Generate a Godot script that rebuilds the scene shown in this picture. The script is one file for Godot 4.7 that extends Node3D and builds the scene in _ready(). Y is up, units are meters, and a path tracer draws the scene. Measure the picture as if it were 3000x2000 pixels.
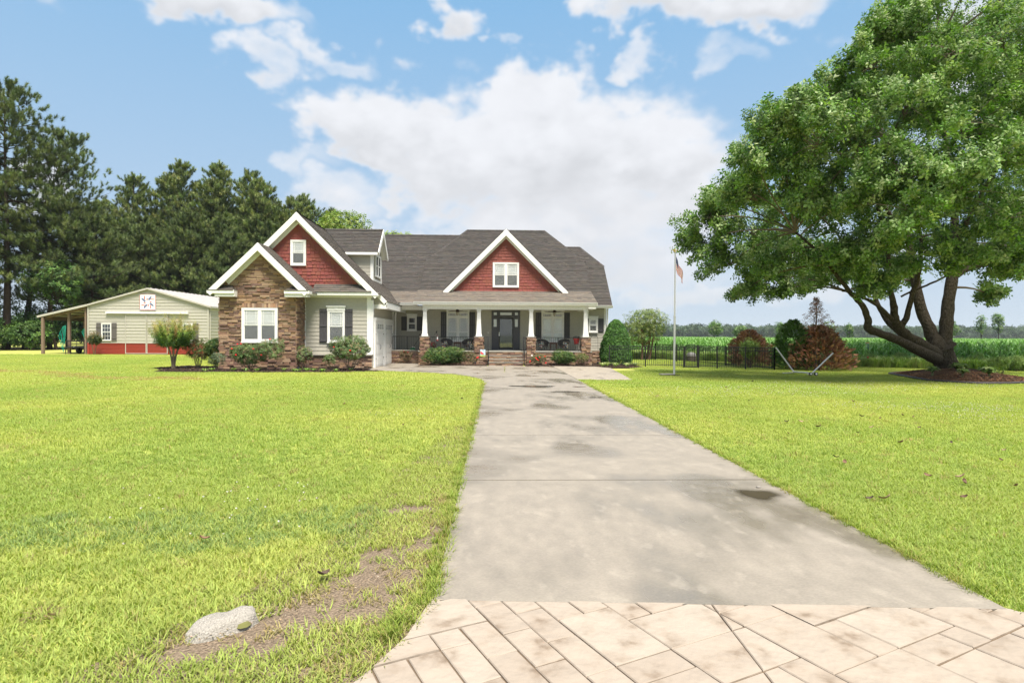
extends Node3D

# ---------------------------------------------------------------- helpers
var rng := RandomNumberGenerator.new()
var M := {}
var used := {}
var trunk_fields := []


class MB:
	var v := PackedVector3Array()
	var n := PackedVector3Array()
	var c := PackedColorArray()
	var t := PackedVector2Array()
	var col := Color(1, 1, 1)
	var with_uv := false

	# corners run counter-clockwise seen from outside
	func tri(a: Vector3, b: Vector3, d: Vector3) -> void:
		var k := (b - a).cross(d - a)
		if k.length_squared() < 1e-16:
			return
		k = k.normalized()
		v.push_back(a); v.push_back(d); v.push_back(b)
		for i in 3:
			n.push_back(k)
			c.push_back(col)

	func quad(a: Vector3, b: Vector3, d: Vector3, e: Vector3) -> void:
		tri(a, b, d)
		tri(a, d, e)

	func trin(a: Vector3, b: Vector3, d: Vector3, na: Vector3, nb: Vector3, nd: Vector3) -> void:
		v.push_back(a); v.push_back(d); v.push_back(b)
		n.push_back(na); n.push_back(nd); n.push_back(nb)
		for i in 3:
			c.push_back(col)

	func quad_uv(a: Vector3, b: Vector3, d: Vector3, e: Vector3, ua: Vector2, ub: Vector2, ud: Vector2, ue: Vector2) -> void:
		with_uv = true
		var k := (d - a).cross(e - b).normalized()
		for p in [a, d, b, a, e, d]:
			v.push_back(p)
			n.push_back(k)
			c.push_back(col)
		t.push_back(ua); t.push_back(ud); t.push_back(ub)
		t.push_back(ua); t.push_back(ue); t.push_back(ud)

	func box(lo: Vector3, hi: Vector3) -> void:
		obox(Transform3D(Basis(), (lo + hi) / 2), (hi - lo) / 2)

	func obox(x: Transform3D, h: Vector3) -> void:
		var p := []
		for i in 8:
			p.push_back(x * Vector3(h.x if i & 1 else -h.x, h.y if i & 2 else -h.y, h.z if i & 4 else -h.z))
		quad(p[4], p[5], p[7], p[6])
		quad(p[1], p[0], p[2], p[3])
		quad(p[5], p[1], p[3], p[7])
		quad(p[0], p[4], p[6], p[2])
		quad(p[6], p[7], p[3], p[2])
		quad(p[0], p[1], p[5], p[4])

	# box with chamfered edges
	func bbox(x: Transform3D, h: Vector3, b: float) -> void:
		b = minf(b, minf(h.x, minf(h.y, h.z)) * 0.8)
		for axis in 3:
			for s in [-1.0, 1.0]:
				var a1 := (axis + 1) % 3
				var a2 := (axis + 2) % 3
				var q := []
				for k in [[-1.0, -1.0], [1.0, -1.0], [1.0, 1.0], [-1.0, 1.0]]:
					var e := Vector3()
					e[axis] = s * h[axis]
					e[a1] = k[0] * (h[a1] - b)
					e[a2] = k[1] * (h[a2] - b)
					q.push_back(x * e)
				if s > 0:
					quad(q[0], q[1], q[2], q[3])
				else:
					quad(q[3], q[2], q[1], q[0])
		for axis in 3:
			var a1 := (axis + 1) % 3
			var a2 := (axis + 2) % 3
			for s1 in [-1.0, 1.0]:
				for s2 in [-1.0, 1.0]:
					var q := []
					for k in [0, 1, 2, 3]:
						var e := Vector3()
						e[axis] = (h[axis] - b) * (-1.0 if k == 0 or k == 3 else 1.0)
						if k < 2:
							e[a1] = s1 * h[a1]
							e[a2] = s2 * (h[a2] - b)
						else:
							e[a1] = s1 * (h[a1] - b)
							e[a2] = s2 * h[a2]
						q.push_back(x * e)
					if s1 * s2 > 0:
						quad(q[0], q[1], q[2], q[3])
					else:
						quad(q[3], q[2], q[1], q[0])
		for i in 8:
			var s := Vector3(1 if i & 1 else -1, 1 if i & 2 else -1, 1 if i & 4 else -1)
			var a := x * Vector3(s.x * h.x, s.y * (h.y - b), s.z * (h.z - b))
			var d := x * Vector3(s.x * (h.x - b), s.y * h.y, s.z * (h.z - b))
			var e := x * Vector3(s.x * (h.x - b), s.y * (h.y - b), s.z * h.z)
			if s.x * s.y * s.z > 0:
				tri(a, d, e)
			else:
				tri(a, e, d)

	# swept round tube through points
	func tube(pts: Array, rad: Array, sides := 8, caps := true) -> void:
		var rings := []
		var nor := []
		var up := Vector3(0.0317, 0.01, 1).normalized()
		for i in pts.size():
			var a: Vector3 = pts[maxi(i - 1, 0)]
			var b: Vector3 = pts[mini(i + 1, pts.size() - 1)]
			var d := (b - a).normalized()
			if absf(d.dot(up)) > 0.97:
				up = Vector3(1, 0.05, 0.02).normalized()
			var s := d.cross(up).normalized()
			var w := s.cross(d).normalized()
			up = w
			var ring := []
			var rn := []
			for k in sides:
				var an := TAU * k / sides
				var o := s * cos(an) + w * sin(an)
				rn.push_back(o)
				ring.push_back(pts[i] + o * float(rad[i]))
			rings.push_back(ring)
			nor.push_back(rn)
		for i in pts.size() - 1:
			for k in sides:
				var l := (k + 1) % sides
				var a: Vector3 = rings[i][k]
				var b: Vector3 = rings[i][l]
				var d: Vector3 = rings[i + 1][l]
				var e: Vector3 = rings[i + 1][k]
				trin(a, d, b, nor[i][k], nor[i + 1][l], nor[i][l])
				trin(a, e, d, nor[i][k], nor[i + 1][k], nor[i + 1][l])
		if caps:
			var last := pts.size() - 1
			for k in sides:
				var l := (k + 1) % sides
				tri(pts[0], rings[0][k], rings[0][l])
				tri(pts[last], rings[last][l], rings[last][k])

	# profile of (radius, height) turned about the local y axis
	func lathe(x: Transform3D, prof: Array, sides := 12) -> void:
		for i in prof.size() - 1:
			var p: Vector2 = prof[i]
			var q: Vector2 = prof[i + 1]
			var nn := Vector2(q.y - p.y, p.x - q.x).normalized()
			for k in sides:
				var a := TAU * k / sides
				var b := TAU * (k + 1) / sides
				var ca := Vector3(cos(a), 0, -sin(a))
				var cb := Vector3(cos(b), 0, -sin(b))
				var p0 := x * (ca * p.x + Vector3(0, p.y, 0))
				var p1 := x * (cb * p.x + Vector3(0, p.y, 0))
				var q0 := x * (ca * q.x + Vector3(0, q.y, 0))
				var q1 := x * (cb * q.x + Vector3(0, q.y, 0))
				var na := (x.basis * (ca * nn.x + Vector3(0, nn.y, 0))).normalized()
				var nb := (x.basis * (cb * nn.x + Vector3(0, nn.y, 0))).normalized()
				if p.x > 1e-5:
					trin(p0, p1, q1, na, nb, nb)
				if q.x > 1e-5:
					trin(p0, q1, q0, na, nb, na)

	# flat polygon (counter-clockwise from outside) pushed back by d to a solid
	func prism(poly: Array, d: Vector3) -> void:
		var o: Vector3 = poly[0]
		var nn := Vector3.ZERO
		for i in poly.size():
			nn += poly[i].cross(poly[(i + 1) % poly.size()])
		nn = nn.normalized()
		var e1: Vector3 = (poly[1] - o).normalized()
		var e2 := nn.cross(e1)
		var flat := PackedVector2Array()
		for p in poly:
			flat.push_back(Vector2((p - o).dot(e1), (p - o).dot(e2)))
		var ids := Geometry2D.triangulate_polygon(flat)
		for i in range(0, ids.size(), 3):
			var a: Vector3 = poly[ids[i]]
			var b: Vector3 = poly[ids[i + 1]]
			var f: Vector3 = poly[ids[i + 2]]
			if (b - a).cross(f - a).dot(nn) < 0:
				var s := b
				b = f
				f = s
			tri(a, b, f)
			tri(a + d, f + d, b + d)
		for i in poly.size():
			var a: Vector3 = poly[i]
			var b: Vector3 = poly[(i + 1) % poly.size()]
			quad(a, a + d, b + d, b)

	func add(o: MB, x := Transform3D()) -> void:
		var nb := x.basis.inverse().transposed()
		for i in o.v.size():
			v.push_back(x * o.v[i])
			n.push_back((nb * o.n[i]).normalized())
			c.push_back(col)

	func mesh() -> ArrayMesh:
		var a := []
		a.resize(Mesh.ARRAY_MAX)
		a[Mesh.ARRAY_VERTEX] = v
		a[Mesh.ARRAY_NORMAL] = n
		a[Mesh.ARRAY_COLOR] = c
		if with_uv and t.size() == v.size():
			a[Mesh.ARRAY_TEX_UV] = t
		var m := ArrayMesh.new()
		m.add_surface_from_arrays(Mesh.PRIMITIVE_TRIANGLES, a)
		return m


func numbered(called: String) -> String:
	var k: int = used.get(called, 0)
	used[called] = k + 1
	return called if k == 0 else "%s_%03d" % [called, k]


func thing(called: String, label: String, category: String, at := Vector3.ZERO, group := "") -> Node3D:
	var o := Node3D.new()
	o.name = numbered(called)
	add_child(o)
	o.position = at
	tag(o, label, category, group)
	return o


func tag(o: Node3D, label: String, category: String, group := "") -> void:
	o.set_meta("label", label)
	o.set_meta("category", category)
	if group:
		o.set_meta("group", group)


# one mesh as a part of parent; positions in the mesh are world positions unless x is given
func put(called: String, mb, m: Material, parent: Node3D, x := Transform3D()) -> MeshInstance3D:
	var o := MeshInstance3D.new()
	o.name = called
	o.mesh = mb.mesh() if mb is MB else mb
	o.material_override = m
	o.transform = x
	parent.add_child(o, true)
	return o


func structure(called: String, mb, m: Material, label := "", category := "") -> MeshInstance3D:
	var o := put(numbered(called), mb, m, self)
	o.set_meta("kind", "structure")
	if label:
		tag(o, label, category)
	return o


func copy(o: Node3D, label := "") -> Node3D:
	var r: Node3D = o.duplicate()
	r.name = numbered(String(o.name).rstrip("0123456789").rstrip("_"))
	add_child(r)
	if label:
		r.set_meta("label", label)
	return r


func many(called: String, mesh: Mesh, m: Material, parent: Node3D, xf: Array, cols: Array) -> MultiMeshInstance3D:
	var mm := MultiMesh.new()
	mm.transform_format = MultiMesh.TRANSFORM_3D
	mm.use_colors = true
	mm.mesh = mesh
	mm.instance_count = xf.size()
	for i in xf.size():
		mm.set_instance_transform(i, xf[i])
		mm.set_instance_color(i, cols[i % cols.size()])
	var o := MultiMeshInstance3D.new()
	o.name = called
	o.multimesh = mm
	o.material_override = m
	parent.add_child(o, true)
	o.set_meta("kind", "stuff")
	return o


func srgb(r: float, g: float, b: float) -> Color:
	return Color(r, g, b).linear_to_srgb()


func mat(r: float, g: float, b: float, rough := 0.8, spec := 0.5) -> StandardMaterial3D:
	var m := StandardMaterial3D.new()
	m.albedo_color = srgb(r, g, b)
	m.roughness = rough
	m.metallic_specular = spec
	return m


func noise_tex(freq: float, octaves: int, lo: Color, hi: Color, sd: int, size := 512, kind := FastNoiseLite.TYPE_SIMPLEX_SMOOTH) -> NoiseTexture2D:
	var f := FastNoiseLite.new()
	f.noise_type = kind
	f.seed = sd
	f.frequency = freq
	f.fractal_octaves = octaves
	var t := NoiseTexture2D.new()
	t.width = size
	t.height = size
	t.seamless = true
	t.noise = f
	var ramp := Gradient.new()
	ramp.set_color(0, lo)
	ramp.set_color(1, hi)
	t.color_ramp = ramp
	return t


# world-mapped grain on a material: one multiplied texture, metres per repeat
func grain(m: StandardMaterial3D, t: Texture2D, metres: float, world := true) -> StandardMaterial3D:
	m.albedo_texture = t
	m.uv1_triplanar = true
	m.uv1_world_triplanar = world
	m.uv1_scale = Vector3.ONE / metres
	return m


func relief(m: StandardMaterial3D, t: Texture2D, cm: float) -> StandardMaterial3D:
	m.heightmap_enabled = true
	m.heightmap_texture = t
	m.heightmap_scale = cm
	return m


func tinted(m: StandardMaterial3D) -> StandardMaterial3D:
	m.vertex_color_use_as_albedo = true
	return m


func rnd(a: float, b: float) -> float:
	return rng.randf_range(a, b)


func jitter(c: Color, k: float) -> Color:
	var s := 1.0 + rnd(-k, k)
	return Color(c.r * s * (1 + rnd(-k, k) * 0.4), c.g * s, c.b * s * (1 + rnd(-k, k) * 0.4))


func bend_path(a: Vector3, b: Vector3, sag: Vector3, steps := 4) -> Array:
	var out := []
	for i in steps + 1:
		var t := float(i) / steps
		out.push_back(a.lerp(b, t) + sag * (4 * t * (1 - t)))
	return out


func taper(r0: float, r1: float, count: int) -> Array:
	var out := []
	for i in count:
		out.push_back(lerpf(r0, r1, float(i) / maxi(count - 1, 1)))
	return out


# ---------------------------------------------------------------- scene
func _ready() -> void:
	rng.seed = 20240611
	var cam := Camera3D.new()
	cam.name = "camera"
	cam.fov = 59.49
	cam.near = 0.05
	cam.far = 4000.0
	cam.position = Vector3(0, 1.725, 0)
	cam.basis = Basis(Vector3.UP, deg_to_rad(-1.64)) * Basis(Vector3.RIGHT, deg_to_rad(-0.59)) * Basis(Vector3.BACK, deg_to_rad(0.30))
	add_child(cam)
	cam.current = true

	var env := Environment.new()
	env.background_mode = Environment.BG_SKY
	var sky := Sky.new()
	var pano := PanoramaSkyMaterial.new()
	pano.panorama = sky_picture()
	sky.sky_material = pano
	env.sky = sky
	env.tonemap_mode = Environment.TONE_MAPPER_LINEAR
	env.tonemap_exposure = EXPOSURE
	env.sdfgi_enabled = true
	env.ssao_enabled = true
	env.ssil_enabled = true
	env.fog_enabled = true
	env.fog_mode = Environment.FOG_MODE_EXPONENTIAL
	env.fog_density = 0.00014
	env.fog_light_color = Color(0.92, 0.96, 1.0)
	var we := WorldEnvironment.new()
	we.name = "environment"
	we.environment = env
	add_child(we)

	var sun := DirectionalLight3D.new()
	sun.name = "sun"
	sun.light_energy = 0.5
	sun.light_color = Color(1.0, 0.965, 0.91)
	sun.light_angular_distance = 22.0
	sun.shadow_enabled = true
	var el := deg_to_rad(66.0)
	var az := deg_to_rad(24.0)  # behind the camera, a little to its right
	var from := Vector3(sin(az) * cos(el), sin(el), cos(az) * cos(el))
	add_child(sun)
	sun.look_at_from_position(Vector3.ZERO, -from, Vector3.BACK)

	materials()
	ground()
	house()
	barn()
	porch_things()
	yard_things()
	beds()
	big_tree()
	pines()
	far_country()
	lawn_cover()


const EXPOSURE := 6.3


# Air and clouds for every direction; radiance is what the picture shows over the exposure.
func sky_picture() -> ImageTexture:
	var w := 3072
	var h := 1536
	var img := Image.create(w, h, false, Image.FORMAT_RGBF)
	var big := FastNoiseLite.new()
	big.noise_type = FastNoiseLite.TYPE_SIMPLEX_SMOOTH
	big.seed = 11
	big.frequency = 1.5
	big.fractal_octaves = 6
	big.fractal_gain = 0.52
	var fine := FastNoiseLite.new()
	fine.noise_type = FastNoiseLite.TYPE_SIMPLEX_SMOOTH
	fine.seed = 5
	fine.frequency = 7.0
	fine.fractal_octaves = 3
	# clouds seen: azimuth right of north, elevation, half width, half height in degrees, strength
	var lobes := [
		[-10.0, 18.6, 8.5, 4.0, 1.2], [3.0, 17.0, 15.0, 6.5, 1.25], [13.0, 16.8, 9.5, 6.0, 1.2], [4.5, 22.3, 6.5, 3.0, 1.05], [-4.0, 15.0, 10.0, 4.5, 1.0], [18.0, 13.5, 6.0, 5.5, 0.95],
		[6.0, 10.5, 17.0, 5.0, 0.95], [-14.5, 12.0, 6.5, 3.2, 0.72], [3.0, 7.0, 24.0, 4.5, 0.92], [-17.0, 15.5, 3.0, 2.0, 0.55],
		[-25.0, 26.3, 9.5, 2.3, 1.05], [-15.0, 24.0, 5.2, 1.7, 0.72], [-20.5, 22.7, 4.0, 1.9, 0.74], [-4.2, 28.0, 4.2, 2.2, 0.95], [1.0, 26.0, 2.0, 1.4, 0.6],
		[15.0, 28.6, 8.0, 2.4, 1.05], [24.0, 27.6, 9.0, 2.3, 1.05], [13.5, 24.4, 2.6, 1.5, 0.68], [21.5, 24.0, 4.6, 1.7, 0.58], [-36.5, 12.0, 3.0, 4.0, 0.85],
		[20.0, 3.8, 9.0, 2.2, 0.8], [31.0, 6.0, 10.0, 2.6, 0.68], [-38.0, 25.5, 3.0, 2.4, 0.7], [33.0, 15.0, 8.0, 8.0, 0.55], [-28.0, 4.0, 10.0, 4.0, 0.75], [38.0, 22.0, 9.0, 9.0, 0.7],
	]
	var low := Color(0.66, 0.75, 0.83)
	for j in h:
		var th := (0.5 - (j + 0.5) / h) * PI
		if th <= 0.0:
			continue
		var st := sin(th)
		var ct := cos(th)
		var eld := rad_to_deg(th)
		# clear air: deep blue overhead, pale and milky towards the horizon
		var q := pow(clampf(eld / 36.0, 0, 1), 0.75)
		var br := lerpf(0.63, 0.205, q)
		var bg := lerpf(0.74, 0.475, q)
		var bb := lerpf(0.86, 0.80, q)
		for i in w:
			var ph := wrapf((i + 0.5) / w * TAU, -PI, PI)
			var azd := rad_to_deg(ph)
			var d := Vector3(sin(ph) * ct, st, -cos(ph) * ct)
			var flat := Vector3(d.x, d.y * 1.5, d.z)
			var nb := big.get_noise_3dv(flat * 6.0)
			var nf := fine.get_noise_3dv(flat * 3.0)
			var cover := 0.0
			var top := 0.0
			if absf(azd) < 52.0 and eld < 38.0:
				var wa := azd + nb * 5.0 + nf * 1.2
				var we := eld + big.get_noise_3dv(flat * 5.0 + Vector3(3, 9, 2)) * 3.2 + nf * 0.7
				var sum := 0.001
				for l in lobes:
					var dx: float = (wa - l[0]) / l[2]
					if absf(dx) > 1.6:
						continue
					var dy: float = (we - l[1]) / l[3]
					if absf(dy) > 1.6:
						continue
					var k: float = l[4] * smoothstep(1.35, 0.35, sqrt(dx * dx + dy * dy))
					cover = maxf(cover, k)
					top += dy * k * k * l[3]
					sum += k * k * l[3]
				top /= sum
				var edge := clampf((52.0 - absf(azd)) / 8.0, 0, 1) * clampf((38.0 - eld) / 6.0, 0, 1)
				cover = lerpf(0.62 + 0.62 * big.get_noise_3dv(flat * 0.9 + Vector3(7, 3, 1)), cover, edge)
			else:
				cover = 0.62 + 0.62 * big.get_noise_3dv(flat * 0.9 + Vector3(7, 3, 1))  # unseen cloud cover, made fuller to brighten the fill light
			var dens := (cover - 0.42) * 1.6 + nb * 0.50 + nf * 0.14
			var a := pow(smoothstep(-0.34, 0.86, dens), 1.25)
			# thick bases are greyer, thin edges and tops white
			var thick := smoothstep(0.25, 0.95, dens)
			var shade := 0.94 - 0.22 * thick * smoothstep(0.6, -0.9, top + nb * 0.7) + 0.03 * nf
			var r := lerpf(br, shade * 0.975, a * 0.94)
			var g := lerpf(bg, shade * 0.985, a * 0.94)
			var b := lerpf(bb, shade * 1.02, a * 0.94)
			var haze := smoothstep(9.0, 0.0, eld) * 0.6
			img.set_pixel(i, j, Color(lerpf(r, low.r, haze) / EXPOSURE, lerpf(g, low.g, haze) / EXPOSURE, lerpf(b, low.b, haze) / EXPOSURE))
	img.fill_rect(Rect2i(0, h / 2, w, h / 2), Color(0.22 / EXPOSURE, 0.28 / EXPOSURE, 0.14 / EXPOSURE))
	return ImageTexture.create_from_image(img)


func materials() -> void:
	var g1 := noise_tex(0.02, 5, Color(0.93, 0.93, 0.93), Color(1, 1, 1), 1)
	var g2 := noise_tex(0.06, 4, Color(0.62, 0.62, 0.62), Color(1, 1, 1), 2)
	var g3 := noise_tex(0.012, 5, Color(0.7, 0.7, 0.68), Color(1, 1, 1), 3)
	var rough := noise_tex(0.05, 5, Color(0, 0, 0), Color(1, 1, 1), 4)
	M.g1 = g1
	M.g2 = g2
	M.rough = rough
	M.white = grain(mat(0.80, 0.80, 0.78, 0.55), g1, 1.3)
	M.siding = grain(mat(0.43, 0.41, 0.35, 0.7), g1, 1.7)
	M.porch_siding = M.siding
	M.shutter = grain(mat(0.085, 0.082, 0.09, 0.6), g2, 0.7)
	M.red = grain(mat(0.225, 0.060, 0.044, 0.75), g1, 0.9)
	M.shingle = relief(grain(tinted(mat(1, 1, 1, 0.95, 0.25)), g2, 0.9), rough, 0.3)
	M.stone = relief(grain(tinted(mat(1, 1, 1, 0.9, 0.3)), g1, 0.45), rough, 1.2)
	M.cap = relief(grain(mat(0.33, 0.31, 0.27, 0.85), g2, 0.5), rough, 0.6)
	M.glass_dark = mat(0.05, 0.055, 0.06, 0.03, 0.85)  # dimness of the rooms behind is put into the pane colour
	M.glass = mat(0.9, 0.95, 0.97, 0.02, 0.8)
	M.glass.transparency = BaseMaterial3D.TRANSPARENCY_ALPHA
	M.glass.albedo_color.a = 0.06
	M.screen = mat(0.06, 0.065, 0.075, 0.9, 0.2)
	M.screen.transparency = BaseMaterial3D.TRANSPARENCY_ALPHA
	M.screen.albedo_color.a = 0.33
	M.blind = mat(0.72, 0.75, 0.72, 0.6)
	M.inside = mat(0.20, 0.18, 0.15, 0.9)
	M.iron = mat(0.012, 0.012, 0.013, 0.45)
	M.door = mat(0.075, 0.075, 0.085, 0.5)
	M.black = mat(0.015, 0.015, 0.02, 0.35)
	M.chrome = mat(0.6, 0.6, 0.6, 0.25)
	M.chrome.metallic = 1.0
	M.wicker = relief(mat(0.055, 0.045, 0.04, 0.7), rough, 0.8)
	M.wood = grain(mat(0.14, 0.06, 0.035, 0.55), g2, 0.3)
	M.post_wood = grain(mat(0.30, 0.21, 0.15, 0.9), g2, 0.6)
	M.rust = mat(0.05, 0.03, 0.022, 0.5)
	M.red_pot = mat(0.36, 0.02, 0.02, 0.35)
	M.metal_siding = grain(mat(0.46, 0.44, 0.39, 0.5), g1, 2.0)
	M.metal_red = grain(mat(0.34, 0.045, 0.03, 0.5), g1, 2.0)
	M.metal_roof = grain(mat(0.46, 0.44, 0.43, 0.45), g1, 2.0)
	M.hose = mat(0.0, 0.28, 0.19, 0.4)
	var furrow := noise_tex(0.022, 4, Color(0.38, 0.38, 0.36), Color(1, 1, 1), 9)
	M.bark = relief(grain(mat(0.135, 0.112, 0.088, 0.95, 0.2), furrow, 0.6), furrow, 9.0)
	M.bark.uv1_scale = Vector3(1.6, 0.55, 1.6)
	M.pine_bark = relief(grain(mat(0.10, 0.075, 0.06, 0.95, 0.2), g3, 0.8), rough, 5.0)
	M.twig = mat(0.13, 0.105, 0.08, 0.9, 0.2)
	M.mulch = relief(grain(mat(0.055, 0.04, 0.033, 0.95, 0.2), g2, 0.35), rough, 4.0)
	M.chips = tinted(mat(1, 1, 1, 0.9, 0.2))
	M.soil = relief(grain(mat(0.33, 0.255, 0.185, 0.95, 0.2), g2, 0.7), rough, 2.5)
	M.rock = relief(grain(mat(0.46, 0.43, 0.385, 0.9, 0.3), g2, 0.35), rough, 1.0)
	M.leaf = tinted(mat(1, 1, 1, 0.5, 0.4))
	M.leaf.backlight_enabled = true
	M.leaf.backlight = srgb(0.55, 0.7, 0.25)
	M.needle = tinted(mat(1, 1, 1, 0.6, 0.35))
	M.needle.backlight_enabled = true
	M.needle.backlight = srgb(0.25, 0.3, 0.12)
	M.petal = tinted(mat(1, 1, 1, 0.6, 0.3))
	M.grass = tinted(mat(1, 1, 1, 0.55, 0.3))
	M.grass.backlight_enabled = true
	M.grass.backlight = srgb(0.75, 0.85, 0.3)
	M.pole = mat(0.62, 0.62, 0.63, 0.4)
	M.pole.metallic = 0.6
	M.plain = tinted(mat(1, 1, 1, 0.7))


# ---------------------------------------------------------------- ground, paving
const DRIVE_L := -0.39
const DRIVE_R := 3.27
var patio_poly := PackedVector2Array()
var apron_poly := PackedVector2Array()
var bed_left := PackedVector2Array()
var bed_right := PackedVector2Array()
var bed_porch := PackedVector2Array()
var bed_tree := PackedVector2Array()
var soil_poly := PackedVector2Array()


func flat_sheet(poly: PackedVector2Array, y: float, thick: float) -> MB:
	var b := MB.new()
	var p := []
	for q in poly:
		p.push_back(Vector3(q.x, y, q.y))
	var area := 0.0
	for i in poly.size():
		area += poly[i].cross(poly[(i + 1) % poly.size()])
	if area > 0:
		p.reverse()
	b.prism(p, Vector3(0, -thick, 0))
	return b


func pv(a: Array) -> PackedVector2Array:
	var o := PackedVector2Array()
	for i in range(0, a.size(), 2):
		o.push_back(Vector2(a[i], a[i + 1]))
	return o


func concrete_picture(size: int, sd: int, base: Color, damp: Color, share: float) -> Array:
	var img := Image.create(size, size, false, Image.FORMAT_RGB8)
	var ruf := Image.create(size, size, false, Image.FORMAT_RGB8)
	var a := FastNoiseLite.new()
	a.seed = sd
	a.frequency = 1.0
	a.fractal_octaves = 5
	var r := RandomNumberGenerator.new()
	r.seed = sd
	for j in size:
		for i in size:
			# seamless: walk a torus
			var u := TAU * i / size
			var w := TAU * j / size
			var p := Vector3(cos(u) * (1.6 + 0.6 * cos(w)), sin(u) * (1.6 + 0.6 * cos(w)), 0.6 * sin(w))
			var n := a.get_noise_3dv(p * 0.6)
			var m := a.get_noise_3dv(p * 4.0 + Vector3(9, 2, 4))
			var wet := smoothstep(-0.12, 0.45, n + share + m * 0.10)
			var c := base.lerp(damp, wet)
			var k := 1.0 + 0.14 * m + (r.randf() - 0.5) * 0.2
			var pale := smoothstep(0.28, 0.5, a.get_noise_3dv(p * 3.1 + Vector3(1, 8, 5)))
			c = c.lerp(Color(base.r * 1.22, base.g * 1.22, base.b * 1.22), pale * 0.5)
			img.set_pixel(i, j, srgb(c.r * k, c.g * k, c.b * k))
			var q := lerpf(0.66, 0.22, wet) + 0.12 * m
			ruf.set_pixel(i, j, Color(q, q, q))
	return [ImageTexture.create_from_image(img), ImageTexture.create_from_image(ruf)]


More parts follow.
